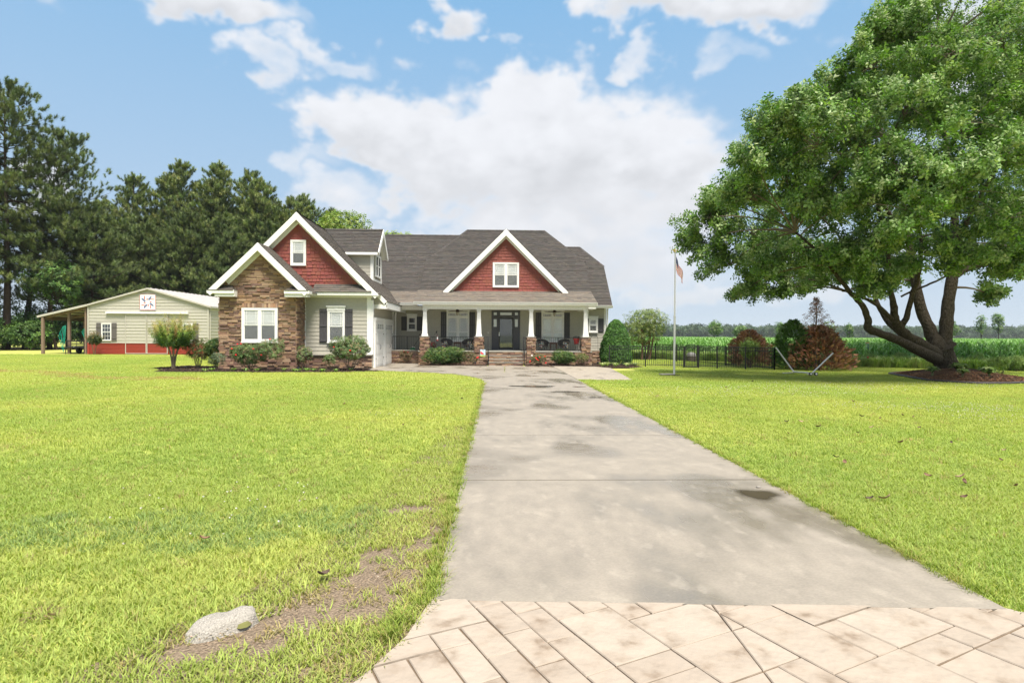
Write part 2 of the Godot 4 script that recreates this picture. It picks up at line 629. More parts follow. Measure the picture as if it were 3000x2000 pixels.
func ground() -> void:
	# lawn: one sheet to the horizon
	var lawn := mat(1, 1, 1, 0.95, 0.2)
	var f := noise_tex(0.015, 5, srgb(0.27, 0.29, 0.075), srgb(0.40, 0.41, 0.11), 21, 1024)
	grain(lawn, f, 17.0)
	relief(lawn, M.rough, 3.0)
	var b := MB.new()
	b.quad(Vector3(-1500, -0.03, 60), Vector3(1500, -0.03, 60), Vector3(1500, -0.03, -1900), Vector3(-1500, -0.03, -1900))
	structure("lawn", b, lawn)

	# driveway of separate slabs
	var pics := concrete_picture(768, 31, Color(0.222, 0.196, 0.162), Color(0.165, 0.145, 0.116), 0.0)
	var conc := mat(1, 1, 1, 1.0, 0.5)
	grain(conc, pics[0], 7.0)
	conc.uv1_scale = Vector3(1 / 9.0, 1 / 7.0, 1 / 5.5)
	conc.roughness_texture = pics[1]
	relief(conc, M.rough, 0.25)
	M.concrete = conc
	var pale_pics := concrete_picture(384, 57, Color(0.275, 0.24, 0.195), Color(0.225, 0.195, 0.16), -0.2)
	var pale := mat(1, 1, 1, 1.0, 0.4)
	grain(pale, pale_pics[0], 6.1)
	pale.roughness_texture = pale_pics[1]
	var drive := Node3D.new()
	drive.name = "driveway"
	drive.set_meta("kind", "structure")
	add_child(drive)
	var zs := [-3.79, -7.10, -10.30, -13.15, -16.0, -19.1, -22.2]
	for i in 6:
		var z0: float = zs[i]
		var z1: float = zs[i + 1]
		var near_l := z0 - (0.095 if i == 0 else 0.012)
		var near_r := z0 + (0.10 if i == 0 else -0.012)
		put("slab", flat_sheet(pv([DRIVE_L, near_l, DRIVE_R, near_r, DRIVE_R, z1 + 0.012, DRIVE_L, z1 + 0.012]), rnd(-0.002, 0.002), 0.12), conc, drive)
	# parking court before the house, in five pours
	var court := [
		pv([-0.37, -22.21, 3.25, -22.21, 3.25, -27.6, -2.35, -27.6, -2.70, -27.18, -1.95, -26.5, -1.35, -25.7, -0.85, -24.6, -0.52, -23.3]),
		pv([0.44, -27.62, 3.25, -27.62, 3.25, -33.5, 0.58, -33.5]), pv([-4.3, -28.2, -3.1, -27.62, 0.42, -27.62, 0.56, -33.5, -4.3, -33.5]),
		pv([-6.30, -29.4, -5.4, -28.75, -4.32, -28.22, -4.32, -37.2, -6.30, -37.2]),
	]
	for c in court:
		put("slab", flat_sheet(c, rnd(-0.002, 0.001), 0.12), conc, drive)
	put("slab", flat_sheet(pv([3.27, -23.42, 5.42, -23.40, 6.22, -31.8, 5.6, -33.3, 3.27, -33.5]), 0.001, 0.12), pale, drive)
	patio_poly = pv([-6.4, -29.4, -5.4, -28.7, -4.3, -28.15, -2.7, -27.15, -1.95, -26.5, -1.35, -25.7, -0.85, -24.6, -0.52, -23.3, -0.37, -22.2, 3.27, -22.2, 3.27, -23.4, 5.42, -23.4, 6.22, -31.8, 5.6, -33.4, -4.3, -33.5, -4.3, -37.2, -6.4, -37.2])

	# grass and dirt that has settled in the joints
	var dirt := MB.new()
	for z in [-7.10, -10.30, -13.15, -16.0, -19.1, -22.2]:
		dirt.box(Vector3(DRIVE_L, -0.1, z - 0.011), Vector3(DRIVE_R, -0.012, z + 0.011))
	dirt.box(Vector3(3.25, -0.1, -33.5), Vector3(3.27, -0.012, -22.3))
	put("joint", dirt, mat(0.10, 0.085, 0.06, 0.95), drive)

	# stamped apron: cut slabs like laid stone
	apron_poly = pv([-0.405, -3.905, 3.275, -3.712, 3.62, -3.45, 4.3, -2.6, 5.6, -1.3, 6.2, -0.6, -3.1, -0.6, -2.2, -1.4, -1.25, -2.25, -0.80, -2.78, -0.62, -3.12, -0.50, -3.42])
	var apron := Node3D.new()
	apron.name = "stamped_apron"
	apron.set_meta("kind", "structure")
	add_child(apron)
	put("bedding", flat_sheet(apron_poly, -0.014, 0.1), mat(0.12, 0.085, 0.055, 0.95), apron)
	apron_stones(apron)

	# puddles left by rain
	var water := mat(0.035, 0.03, 0.022, 0.015, 0.75)
	var first := true
	for q in [[2.89, -6.43, 0.16, 0.14, 0.2], [1.35, -20.15, 0.72, 0.22, 0.1], [2.15, -18.3, 0.40, 0.14, -0.1], [2.85, -20.05, 0.24, 0.10, 0.0], [2.78, -16.6, 0.18, 0.07, 0.1], [0.75, -20.3, 0.30, 0.09, 0.0]]:
		var p := PackedVector2Array()
		for k in 28:
			var an := TAU * k / 28
			var w := 1.0 + 0.16 * sin(an * 3 + q[0] * 3) + 0.09 * sin(an * 5 + q[1])
			p.push_back(Vector2(q[0] + cos(an) * q[2] * w, q[1] + sin(an) * q[3] * w))
		var o: MeshInstance3D
		if first:
			# a drying muddy patch: dark silt in the middle, thinning outwards over the slab
			var mb := MB.new()
			var silt := Color(0.05, 0.040, 0.027)
			var ring_col := [Color(silt, 1.0), Color(silt, 0.96), Color(silt, 0.55), Color(silt, 0.18), Color(silt, 0.0)]
			var ring_at := [0.0, 0.95, 1.15, 1.5, 2.2]
			var mid := Vector2(q[0], q[1])
			for k in 28:
				for e in 4:
					var c0: Color = ring_col[e]
					var c1: Color = ring_col[e + 1]
					var a0 := mid.lerp(p[k], ring_at[e])
					var a1 := mid.lerp(p[(k + 1) % 28], ring_at[e])
					var b0 := mid.lerp(p[k], ring_at[e + 1])
					var b1 := mid.lerp(p[(k + 1) % 28], ring_at[e + 1])
					for w in [[a0, c0], [b0, c1], [b1, c1], [a0, c0], [b1, c1], [a1, c0]]:
						mb.v.push_back(Vector3(w[0].x, 0.005, w[0].y))
						mb.n.push_back(Vector3.UP)
						mb.c.push_back(w[1])
			var sm := tinted(mat(1, 1, 1, 0.6, 0.15))
			sm.transparency = BaseMaterial3D.TRANSPARENCY_ALPHA
			o = put(numbered("puddle"), mb, sm, self)
		else:
			o = put(numbered("puddle"), flat_sheet(p, 0.006, 0.003), water, self)
		tag(o, "muddy rain puddle near the right edge of the driveway" if first else "shallow rain puddle on the driveway before the parking court", "puddle", "" if first else "far puddles on the driveway")
		first = false

	# planting beds
	bed_left = pv([-15.9, -28.8, -15.4, -27.4, -14.2, -27.25, -12.6, -27.5, -10.0, -27.3, -7.1, -27.7, -5.65, -28.3, -5.3, -28.75, -6.2, -29.45, -6.3, -31.05, -9.75, -31.05, -9.75, -29.9, -13.6, -29.9, -13.6, -31.5, -16.6, -32.9, -17.2, -30.6])
	bed_porch = pv([-4.28, -33.52, -0.45, -33.52, -0.45, -35.0, -4.28, -35.0])
	var bed_porch_r := pv([1.75, -33.52, 5.6, -33.4, 6.25, -31.9, 7.3, -31.9, 8.3, -33.2, 8.3, -36.3, 7.2, -37.4, 5.7, -37.4, 5.7, -35.0, 1.75, -35.0])
	bed_right = bed_porch_r
	bed_tree = pv([17.7, -24.7, 17.3, -23.4, 17.6, -22.4, 18.2, -21.8, 19.4, -21.9, 20.9, -22.6, 22.3, -24.0, 22.8, -26.2, 22.2, -28.2, 20.3, -28.9, 18.6, -27.6])
	for p in [bed_left, bed_porch, bed_porch_r]:
		structure("mulch_bed", flat_sheet(p, 0.0, 0.05), M.mulch)
	chips("mulch_chips", [bed_left, bed_porch, bed_porch_r], 9000, [Color(0.05, 0.035, 0.03), Color(0.08, 0.055, 0.042), Color(0.03, 0.024, 0.022), Color(0.12, 0.08, 0.055)], "dark shredded bark mulch spread in the beds along the house")
	# raised bed round the big tree
	var mound := MB.new()
	var mid := Vector3(20.2, 0.34, -25.6)
	for i in bed_tree.size():
		var a := bed_tree[i]
		var c := bed_tree[(i + 1) % bed_tree.size()]
		var prev := [Vector3(a.x, 0.0, a.y), Vector3(c.x, 0.0, c.y)]
		for k in range(1, 5):
			var t := k / 4.0
			var hgt := 0.34 * sin(t * PI / 2)
			var na := Vector3(a.x, 0, a.y).lerp(mid, t)
			var nc := Vector3(c.x, 0, c.y).lerp(mid, t)
			na.y = hgt
			nc.y = hgt
			mound.quad(prev[0], na, nc, prev[1])
			prev = [na, nc]
	structure("tree_bed", mound, relief(grain(mat(0.13, 0.075, 0.045, 0.95, 0.2), M.g2, 0.5), M.rough, 5.0))
	var edge := []
	for k in bed_tree.size() + 1:
		var q := bed_tree[k % bed_tree.size()]
		edge.push_back(Vector3(q.x, 0.02, q.y))
	var e := MB.new()
	e.tube(edge, taper(0.055, 0.055, edge.size()), 7)
	tag(put(numbered("bed_edging"), e, mat(0.03, 0.026, 0.025, 0.6), self), "black plastic edging round the bed under the big tree", "edging")
	chips("bark_litter", [bed_tree], 3500, [Color(0.16, 0.08, 0.045), Color(0.11, 0.06, 0.035), Color(0.20, 0.12, 0.07)], "reddish bark litter on the mound under the big tree", 0.3)

	# worn earth beside the rock
	soil_poly = pv([-1.80, -3.28, -1.72, -3.44, -1.50, -3.64, -1.33, -3.86, -1.16, -4.02, -0.98, -4.26, -0.80, -4.38, -0.74, -4.26, -0.90, -4.10, -1.02, -3.92, -1.06, -3.70, -1.02, -3.52, -1.20, -3.36, -1.50, -3.28])
	structure("bare_soil", flat_sheet(pv([-2.2, -3.0, -2.0, -3.5, -1.75, -3.9, -1.5, -4.6, -1.35, -5.6, -1.25, -7.2, -1.0, -9.2, -0.7, -11.5, -0.38, -12.0, -0.38, -3.9, -0.55, -3.3, -0.85, -2.7, -1.3, -2.2, -2.0, -2.3]), -0.024, 0.03), M.soil)
	chips("soil_crumbs", [soil_poly], 420, [Color(0.30, 0.22, 0.15), Color(0.22, 0.16, 0.11), Color(0.42, 0.35, 0.27), Color(0.36, 0.27, 0.17)], "crumbs of earth and dead straw on the bare patch by the rock", 0.0, 0.16)


func chips(called: String, polys: Array, count: int, cols: Array, label: String, rise := 0.0, size := 1.0) -> void:
	var b := MB.new()
	b.bbox(Transform3D(), Vector3(0.030, 0.006, 0.010), 0.003)
	var xf := []
	var cc := []
	for p in polys:
		var lo: Vector2 = p[0]
		var hi: Vector2 = p[0]
		for q in p:
			lo = lo.min(q)
			hi = hi.max(q)
		var made := 0
		while made < count / polys.size():
			var at := Vector2(rnd(lo.x, hi.x), rnd(lo.y, hi.y))
			if not Geometry2D.is_point_in_polygon(at, p):
				count -= 0
				made += 1 if rng.randf() < 0.3 else 0
				continue
			made += 1
			var y := 0.004
			if rise > 0:
				var far := 9.0
				for i in p.size():
					far = minf(far, Geometry2D.get_closest_point_to_segment(at, p[i], p[(i + 1) % p.size()]).distance_to(at))
				y = rise * sin(clampf(far / 2.6, 0, 1) * PI / 2) + 0.03
			var s := rnd(0.6, 1.5) * size
			xf.push_back(Transform3D(Basis.from_euler(Vector3(rnd(-0.5, 0.5), rnd(0, TAU), rnd(-0.5, 0.5))).scaled(Vector3.ONE * s), Vector3(at.x, y + rnd(0, 0.012), at.y)))
			cc.push_back(jitter(cols[rng.randi() % cols.size()], 0.25))
	var o := many(numbered(called), b.mesh(), M.chips, self, xf, cc)
	tag(o, label, "mulch" if "mulch" in called else "litter")


func apron_stones(apron: Node3D) -> void:
	# random ashlar on a module of 18 cm, turned to the road
	var ang := deg_to_rad(26.0)
	var e1 := Vector2(cos(ang), -sin(ang))
	var e2 := Vector2(sin(ang), cos(ang))
	var org := Vector2(1.4, -2.4)
	var q := 0.19
	var nn := 64
	var full := {}
	var sizes := [[2, 1], [3, 2], [2, 2], [1, 2], [2, 3], [2, 1], [1, 1], [3, 2], [1, 2]]
	var pics := []
	for k in 3:
		var col: Color = [Color(0.315, 0.268, 0.22), Color(0.295, 0.25, 0.205), Color(0.325, 0.28, 0.232)][k]
		var m := mat(col.r, col.g, col.b, 0.62, 0.4)
		var t := noise_tex(0.011, 5, Color(0.62, 0.58, 0.54), Color(1.0, 1.0, 1.0), 71 + k, 512)
		var ramp := Gradient.new()
		ramp.offsets = PackedFloat32Array([0.0, 0.22, 0.42, 1.0])
		ramp.colors = PackedColorArray([Color(0.76, 0.72, 0.68), Color(0.93, 0.915, 0.90), Color(0.98, 0.975, 0.97), Color(1, 1, 1)])
		t.color_ramp = ramp
		grain(m, t, 1.7)
		relief(m, noise_tex(0.012, 4, Color.BLACK, Color.WHITE, 81 + k, 512), 1.6)
		pics.push_back(m)
	var count := 0
	for j in range(-nn / 2, nn / 2):
		for i in range(-nn / 2, nn / 2):
			if full.has(Vector2i(i, j)):
				continue
			var start := rng.randi() % sizes.size()
			var pick := [1, 1]
			for k in sizes.size():
				var s: Array = sizes[(start + k) % sizes.size()]
				if s[0] * s[1] == 1 and k < sizes.size() - 1 and rng.randf() < 0.7:
					continue
				var free := true
				for y in s[1]:
					for x in s[0]:
						if full.has(Vector2i(i + x, j + y)):
							free = false
				if free:
					pick = s
					break
			for y in pick[1]:
				for x in pick[0]:
					full[Vector2i(i + x, j + y)] = true
			var g := 0.0048
			var rect := PackedVector2Array()
			for c in [[i * q + g, j * q + g], [(i + pick[0]) * q - g, j * q + g], [(i + pick[0]) * q - g, (j + pick[1]) * q - g], [i * q + g, (j + pick[1]) * q - g]]:
				rect.push_back(org + e1 * (c[0] + rnd(-0.004, 0.004)) + e2 * (c[1] + rnd(-0.004, 0.004)))
			for bit in Geometry2D.intersect_polygons(rect, apron_poly):
				# the saw cut runs through
				var cut_l := pv([1.433, -6, -9, -6, -9, 2, 1.325, 2])
				var cut_r := pv([1.441, -6, 9, -6, 9, 2, 1.333, 2])
				for side in [cut_l, cut_r]:
					for fin in Geometry2D.intersect_polygons(bit, side):
						if absf(poly_area(fin)) < 0.0006:
							continue
						put("stone", stone_slab(fin, rnd(-0.003, 0.001)), pics[(count * 7 + i + j * 3) % 3 if count % 2 else 0], apron)
						count += 1


func poly_area(p: PackedVector2Array) -> float:
	var a := 0.0
	for i in p.size():
		a += p[i].cross(p[(i + 1) % p.size()])
	return a / 2


# a paving piece with softened edges
func stone_slab(p: PackedVector2Array, y: float) -> MB:
	if poly_area(p) > 0:
		p = p.duplicate()
		p.reverse()
	var inner := Geometry2D.offset_polygon(p, -0.005)
	var b := MB.new()
	if inner.size() != 1 or inner[0].size() != p.size():
		return flat_sheet(p, y, 0.05)
	# match inner corners to outer ones
	var q: PackedVector2Array = inner[0]
	if poly_area(q) > 0:
		q.reverse()
	var best := 0
	for k in q.size():
		if q[k].distance_to(p[0]) < q[best].distance_to(p[0]):
			best = k
	var top := []
	for i in p.size():
		var a := p[i]
		var c := p[(i + 1) % p.size()]
		var qa := q[(i + best) % q.size()]
		var qc := q[(i + 1 + best) % q.size()]
		b.quad(Vector3(a.x, y - 0.006, a.y), Vector3(c.x, y - 0.006, c.y), Vector3(qc.x, y, qc.y), Vector3(qa.x, y, qa.y))
		b.quad(Vector3(a.x, y - 0.05, a.y), Vector3(c.x, y - 0.05, c.y), Vector3(c.x, y - 0.006, c.y), Vector3(a.x, y - 0.006, a.y))
		top.push_back(Vector3(qa.x, y, qa.y))
	for i in range(1, top.size() - 1):
		b.tri(top[0], top[i], top[i + 1])
	return b


func is_lawn(x: float, z: float) -> bool:
	if x > DRIVE_L - 0.02 and x < DRIVE_R + 0.02 and z < -3.7 and z > -22.5:
		return false
	var p := Vector2(x, z)
	for q in [patio_poly, apron_poly, bed_left, bed_porch, bed_right, bed_tree]:
		if Geometry2D.is_point_in_polygon(p, q):
			return false
	if z < -29.5 and x > -14.3 and x < 7.3:
		return false
	if x > -37.2 and x < -23.4 and z < -50.4:
		return false
	return true


# ---------------------------------------------------------------- the house
var stone_left := 300
var shake_left := 300
var stone_meshes := []
var shake_meshes := []


func frame(at: Vector3, n: Vector3) -> Transform3D:
	var u := Vector3.UP.cross(n).normalized()
	return Transform3D(Basis(u, Vector3.UP, n), at)


# span of a flat polygon at height w; Vector2(lo, hi), lo > hi when empty
func span(poly: PackedVector2Array, w: float) -> Vector2:
	var lo := INF
	var hi := -INF
	for i in poly.size():
		var a := poly[i]
		var b := poly[(i + 1) % poly.size()]
		if (a.y <= w and b.y >= w) or (b.y <= w and a.y >= w):
			var u := a.x if absf(b.y - a.y) < 1e-6 else a.x + (b.x - a.x) * (w - a.y) / (b.y - a.y)
			lo = minf(lo, u)
			hi = maxf(hi, u)
			if absf(b.y - a.y) < 1e-6:
				lo = minf(lo, b.x)
				hi = maxf(hi, b.x)
	return Vector2(lo, hi)


# lap siding: every board a piece; x, y in the wall's own frame, polygon given there
func siding(parent: Node3D, x: Transform3D, poly: PackedVector2Array, m: Material, step := 0.195, lip := 0.020) -> void:
	var lo := INF
	var hi := -INF
	for p in poly:
		lo = minf(lo, p.y)
		hi = maxf(hi, p.y)
	var y := lo
	while y < hi - 0.01:
		var y1 := minf(y + step, hi)
		var s0 := span(poly, y + 0.002)
		var s1 := span(poly, y1 - 0.002)
		if s0.x < s0.y:
			var b := MB.new()
			var a := Vector3(s0.x, y, lip)
			var c := Vector3(s0.y, y, lip)
			var d := Vector3(s1.y, y1, 0.004)
			var e := Vector3(s1.x, y1, 0.004)
			var k := Vector3(0, 0, -lip)
			b.quad(a, c, d, e)
			b.quad(a + k, c + k, c, a)
			b.quad(Vector3(a.x, a.y, 0), a, e, Vector3(e.x, e.y, 0))
			b.quad(c, Vector3(c.x, c.y, 0), Vector3(d.x, d.y, 0), d)
			put("siding_board", b, m, parent, x)
		y = y1


func stone_colours() -> Array:
	return [Color(0.36, 0.234, 0.153), Color(0.285, 0.175, 0.118), Color(0.232, 0.142, 0.106), Color(0.414, 0.283, 0.192), Color(0.319, 0.203, 0.143), Color(0.251, 0.163, 0.127), Color(0.373, 0.23, 0.14), Color(0.332, 0.234, 0.177), Color(0.454, 0.32, 0.226), Color(0.204, 0.129, 0.102)]


# dry-laid ledge stone over a polygon in the wall's frame; holes are rectangles left free
func stones(parent: Node3D, x: Transform3D, poly: PackedVector2Array, holes: Array, single: bool, hmin := 0.07, hmax := 0.115, wmin := 0.16, wmax := 0.52) -> void:
	if stone_meshes.is_empty():
		for k in 20:
			var b := MB.new()
			b.col = jitter(stone_colours()[k % 10], 0.14)
			# a unit block with a rough face
			var fx := 8
			for i in 3:
				for j in 2:
					pass
			b.bbox(Transform3D(Basis.from_euler(Vector3(rnd(-0.03, 0.03), rnd(-0.04, 0.04), 0)), Vector3.ZERO), Vector3(0.5, 0.5, 0.5), 0.06)
			stone_meshes.push_back(b)
	var shared := []
	if single:
		for b in stone_meshes:
			shared.push_back(b.mesh())
	var rest := MB.new()
	var lo := INF
	var hi := -INF
	for p in poly:
		lo = minf(lo, p.y)
		hi = maxf(hi, p.y)
	var list := []
	var y := lo
	while y < hi - 0.02:
		var h := minf(rnd(hmin, hmax), hi - y)
		var s := span(poly, y + h / 2)
		var u := s.x
		while u < s.y - 0.03:
			var w := rnd(wmin, wmax)
			if s.y - (u + w) < wmin * 0.7:
				w = s.y - u
			var c := Rect2(u, y, w, h)
			var bits := [c]
			for hole in holes:
				var left := []
				for r in bits:
					if not r.intersects(hole):
						left.push_back(r)
					else:
						if r.position.x < hole.position.x - 0.03:
							left.push_back(Rect2(r.position.x, r.position.y, hole.position.x - r.position.x, r.size.y))
						if r.end.x > hole.end.x + 0.03:
							left.push_back(Rect2(hole.end.x, r.position.y, r.end.x - hole.end.x, r.size.y))
						if r.position.y < hole.position.y - 0.02 and r.end.y > hole.position.y:
							left.push_back(Rect2(maxf(r.position.x, hole.position.x), r.position.y, minf(r.end.x, hole.end.x) - maxf(r.position.x, hole.position.x), hole.position.y - r.position.y))
						if r.end.y > hole.end.y + 0.02 and r.position.y < hole.end.y:
							left.push_back(Rect2(maxf(r.position.x, hole.position.x), hole.end.y, minf(r.end.x, hole.end.x) - maxf(r.position.x, hole.position.x), r.end.y - hole.end.y))
				bits = left
			for r in bits:
				if r.size.x > 0.03 and r.size.y > 0.015:
					# some courses split in two thin stones
					if h > 0.10 and rng.randf() < 0.25:
						list.push_back(Rect2(r.position.x, r.position.y, r.size.x, r.size.y * 0.5))
						list.push_back(Rect2(r.position.x, r.position.y + r.size.y * 0.5, r.size.x, r.size.y * 0.5))
					else:
						list.push_back(r)
			u += w
		y += h
	if single:
		list.sort_custom(func(p, q): return p.get_area() > q.get_area())
	for r in list:
		var d := rnd(0.03, 0.10)
		var k := rng.randi() % stone_meshes.size()
		var at := Transform3D(Basis.from_scale(Vector3(r.size.x - 0.012, r.size.y - 0.012, d)), Vector3(r.get_center().x, r.get_center().y, d / 2 - 0.005))
		if single and stone_left > 0:
			stone_left -= 1
			put("stone", shared[k], M.stone, parent, x * at)
		else:
			rest.col = jitter(stone_meshes[k].col, 0.12)
			rest.add(stone_meshes[k], x * at)
	if rest.v.size():
		put("ledge_stones", rest, M.stone, parent).set_meta("kind", "stuff")


# staggered shakes over a triangle or polygon
func shakes(parent: Node3D, x: Transform3D, poly: PackedVector2Array, holes: Array, hidden: PackedVector2Array) -> void:
	if shake_meshes.is_empty():
		for k in 6:
			var b := MB.new()
			var t := 0.5
			# wedge: unit wide and high, lower edge thick
			b.quad(Vector3(-0.5, -0.5, 0.02), Vector3(0.5, -0.5, 0.02), Vector3(0.5, 0.5, 0.006), Vector3(-0.5, 0.5, 0.006))
			b.quad(Vector3(-0.5, -0.5, 0), Vector3(0.5, -0.5, 0), Vector3(0.5, -0.5, 0.02), Vector3(-0.5, -0.5, 0.02))
			b.quad(Vector3(0.5, -0.5, 0.02), Vector3(0.5, -0.5, 0), Vector3(0.5, 0.5, 0), Vector3(0.5, 0.5, 0.006))
			b.quad(Vector3(-0.5, -0.5, 0), Vector3(-0.5, -0.5, 0.02), Vector3(-0.5, 0.5, 0.006), Vector3(-0.5, 0.5, 0))
			shake_meshes.push_back([b, b.mesh(), grain(mat(0.225 * rnd(0.9, 1.1), 0.060 * rnd(0.88, 1.12), 0.044 * rnd(0.88, 1.12), 0.75), M.g1, 0.7)])
	var rest := MB.new()
	var lo := INF
	var hi := -INF
	for p in poly:
		lo = minf(lo, p.y)
		hi = maxf(hi, p.y)
	var y := lo
	var step := 0.178
	while y < hi - 0.02:
		var s := span(poly, minf(y + step * 0.4, hi - 0.005))
		var u := s.x - rnd(0, 0.1)
		while u < s.y:
			var w: float = [0.16, 0.20, 0.24, 0.28][rng.randi() % 4]
			var a := maxf(u, s.x)
			var b := minf(u + w, s.y)
			u += w
			if b - a < 0.04:
				continue
			var mid := Vector2((a + b) / 2, y + step / 2)
			var skip := false
			for h in holes:
				if h.has_point(Vector2(a + 0.02, mid.y)) and h.has_point(Vector2(b - 0.02, mid.y)):
					skip = true
			if skip:
				continue
			var drop := rnd(0, 0.028)
			var k := rng.randi() % 6
			var at := Transform3D(Basis.from_scale(Vector3(b - a - 0.014, step + drop + 0.01, 1.7 + rnd(-0.4, 0.6))), Vector3(mid.x, mid.y - drop / 2, 0.002))
			if shake_left > 0 and not (hidden.size() and Geometry2D.is_point_in_polygon(mid, hidden)):
				shake_left -= 1
				put("shake", shake_meshes[k][1], shake_meshes[k][2], parent, x * at)
			else:
				rest.add(shake_meshes[k][0], x * at)
		y += step
	if rest.v.size():
		put("shingle_shakes", rest, M.red, parent).set_meta("kind", "stuff")


# roof plane: corners counter-clockwise from outside, the first two along the eave
func roof(parent: Node3D, p: Array, cols: Array, thick := 0.16, step := 0.145, m: Material = null) -> void:
	var o: Vector3 = p[0]
	var u: Vector3 = (p[1] - p[0]).normalized()
	var n: Vector3 = (p[1] - p[0]).cross(p[p.size() - 1] - p[0]).normalized()
	var w := n.cross(u).normalized()
	var flat := PackedVector2Array()
	for q in p:
		flat.push_back(Vector2((q - o).dot(u), (q - o).dot(w)))
	var deck := MB.new()
	var top := []
	for q in p:
		top.push_back(q - n * 0.012)
	deck.prism(top, -n * thick)
	put("roof_deck", deck, M.white, parent)
	var b := MB.new()
	var hi := -INF
	var lo := INF
	for q in flat:
		hi = maxf(hi, q.y)
		lo = minf(lo, q.y)
	var y := lo - 0.02
	while y < hi:
		var y1 := minf(y + step + 0.012, hi)
		var s0 := span(flat, clampf(y, lo + 0.001, hi - 0.001))
		var s1 := span(flat, clampf(y1, lo + 0.001, hi - 0.001))
		var a := minf(s0.x, s1.x) - rnd(0, 0.3)
		var e := maxf(s0.y, s1.y)
		var lift := rnd(0.018, 0.026)
		var tone := rnd(0.92, 1.08)
		while a < e:
			var g := rnd(0.13, 0.36)
			var c := a + g
			b.col = jitter(cols[rng.randi() % cols.size()], 0.07) * tone
			var th := lift + rnd(-0.004, 0.004)
			var q0 := o + u * clampf(a, s0.x, s0.y) + w * y
			var q1 := o + u * clampf(c, s0.x, s0.y) + w * y
			var q2 := o + u * clampf(c, s1.x, s1.y) + w * y1
			var q3 := o + u * clampf(a, s1.x, s1.y) + w * y1
			b.quad(q0 + n * th, q1 + n * th, q2 + n * 0.002, q3 + n * 0.002)
			b.quad(q0 - n * 0.008, q1 - n * 0.008, q1 + n * th, q0 + n * th)
			a = c
		y += step
	put("shingles", b, m if m else M.shingle, parent).set_meta("kind", "stuff")


func ridge_cap(parent: Node3D, a: Vector3, b: Vector3, cols: Array) -> void:
	var m := MB.new()
	var steps := int(a.distance_to(b) / 0.2)
	var d := (b - a).normalized()
	var s := d.cross(Vector3.UP).normalized()
	for i in steps:
		var p := a.lerp(b, float(i) / steps)
		var q := a.lerp(b, float(i + 1.1) / steps)
		m.col = jitter(cols[i % cols.size()], 0.15)
		for k in [-1.0, 1.0]:
			var o: Vector3 = s * 0.14 * k + Vector3(0, -0.10, 0)
			var p0 := p + Vector3(0, 0.035, 0)
			var q0 := q + Vector3(0, 0.022, 0)
			if k > 0:
				m.quad(p0, p0 + o, q0 + o, q0)
			else:
				m.quad(p0 + o, p0, q0, q0 + o)
	put("ridge_cap", m, M.shingle, parent)


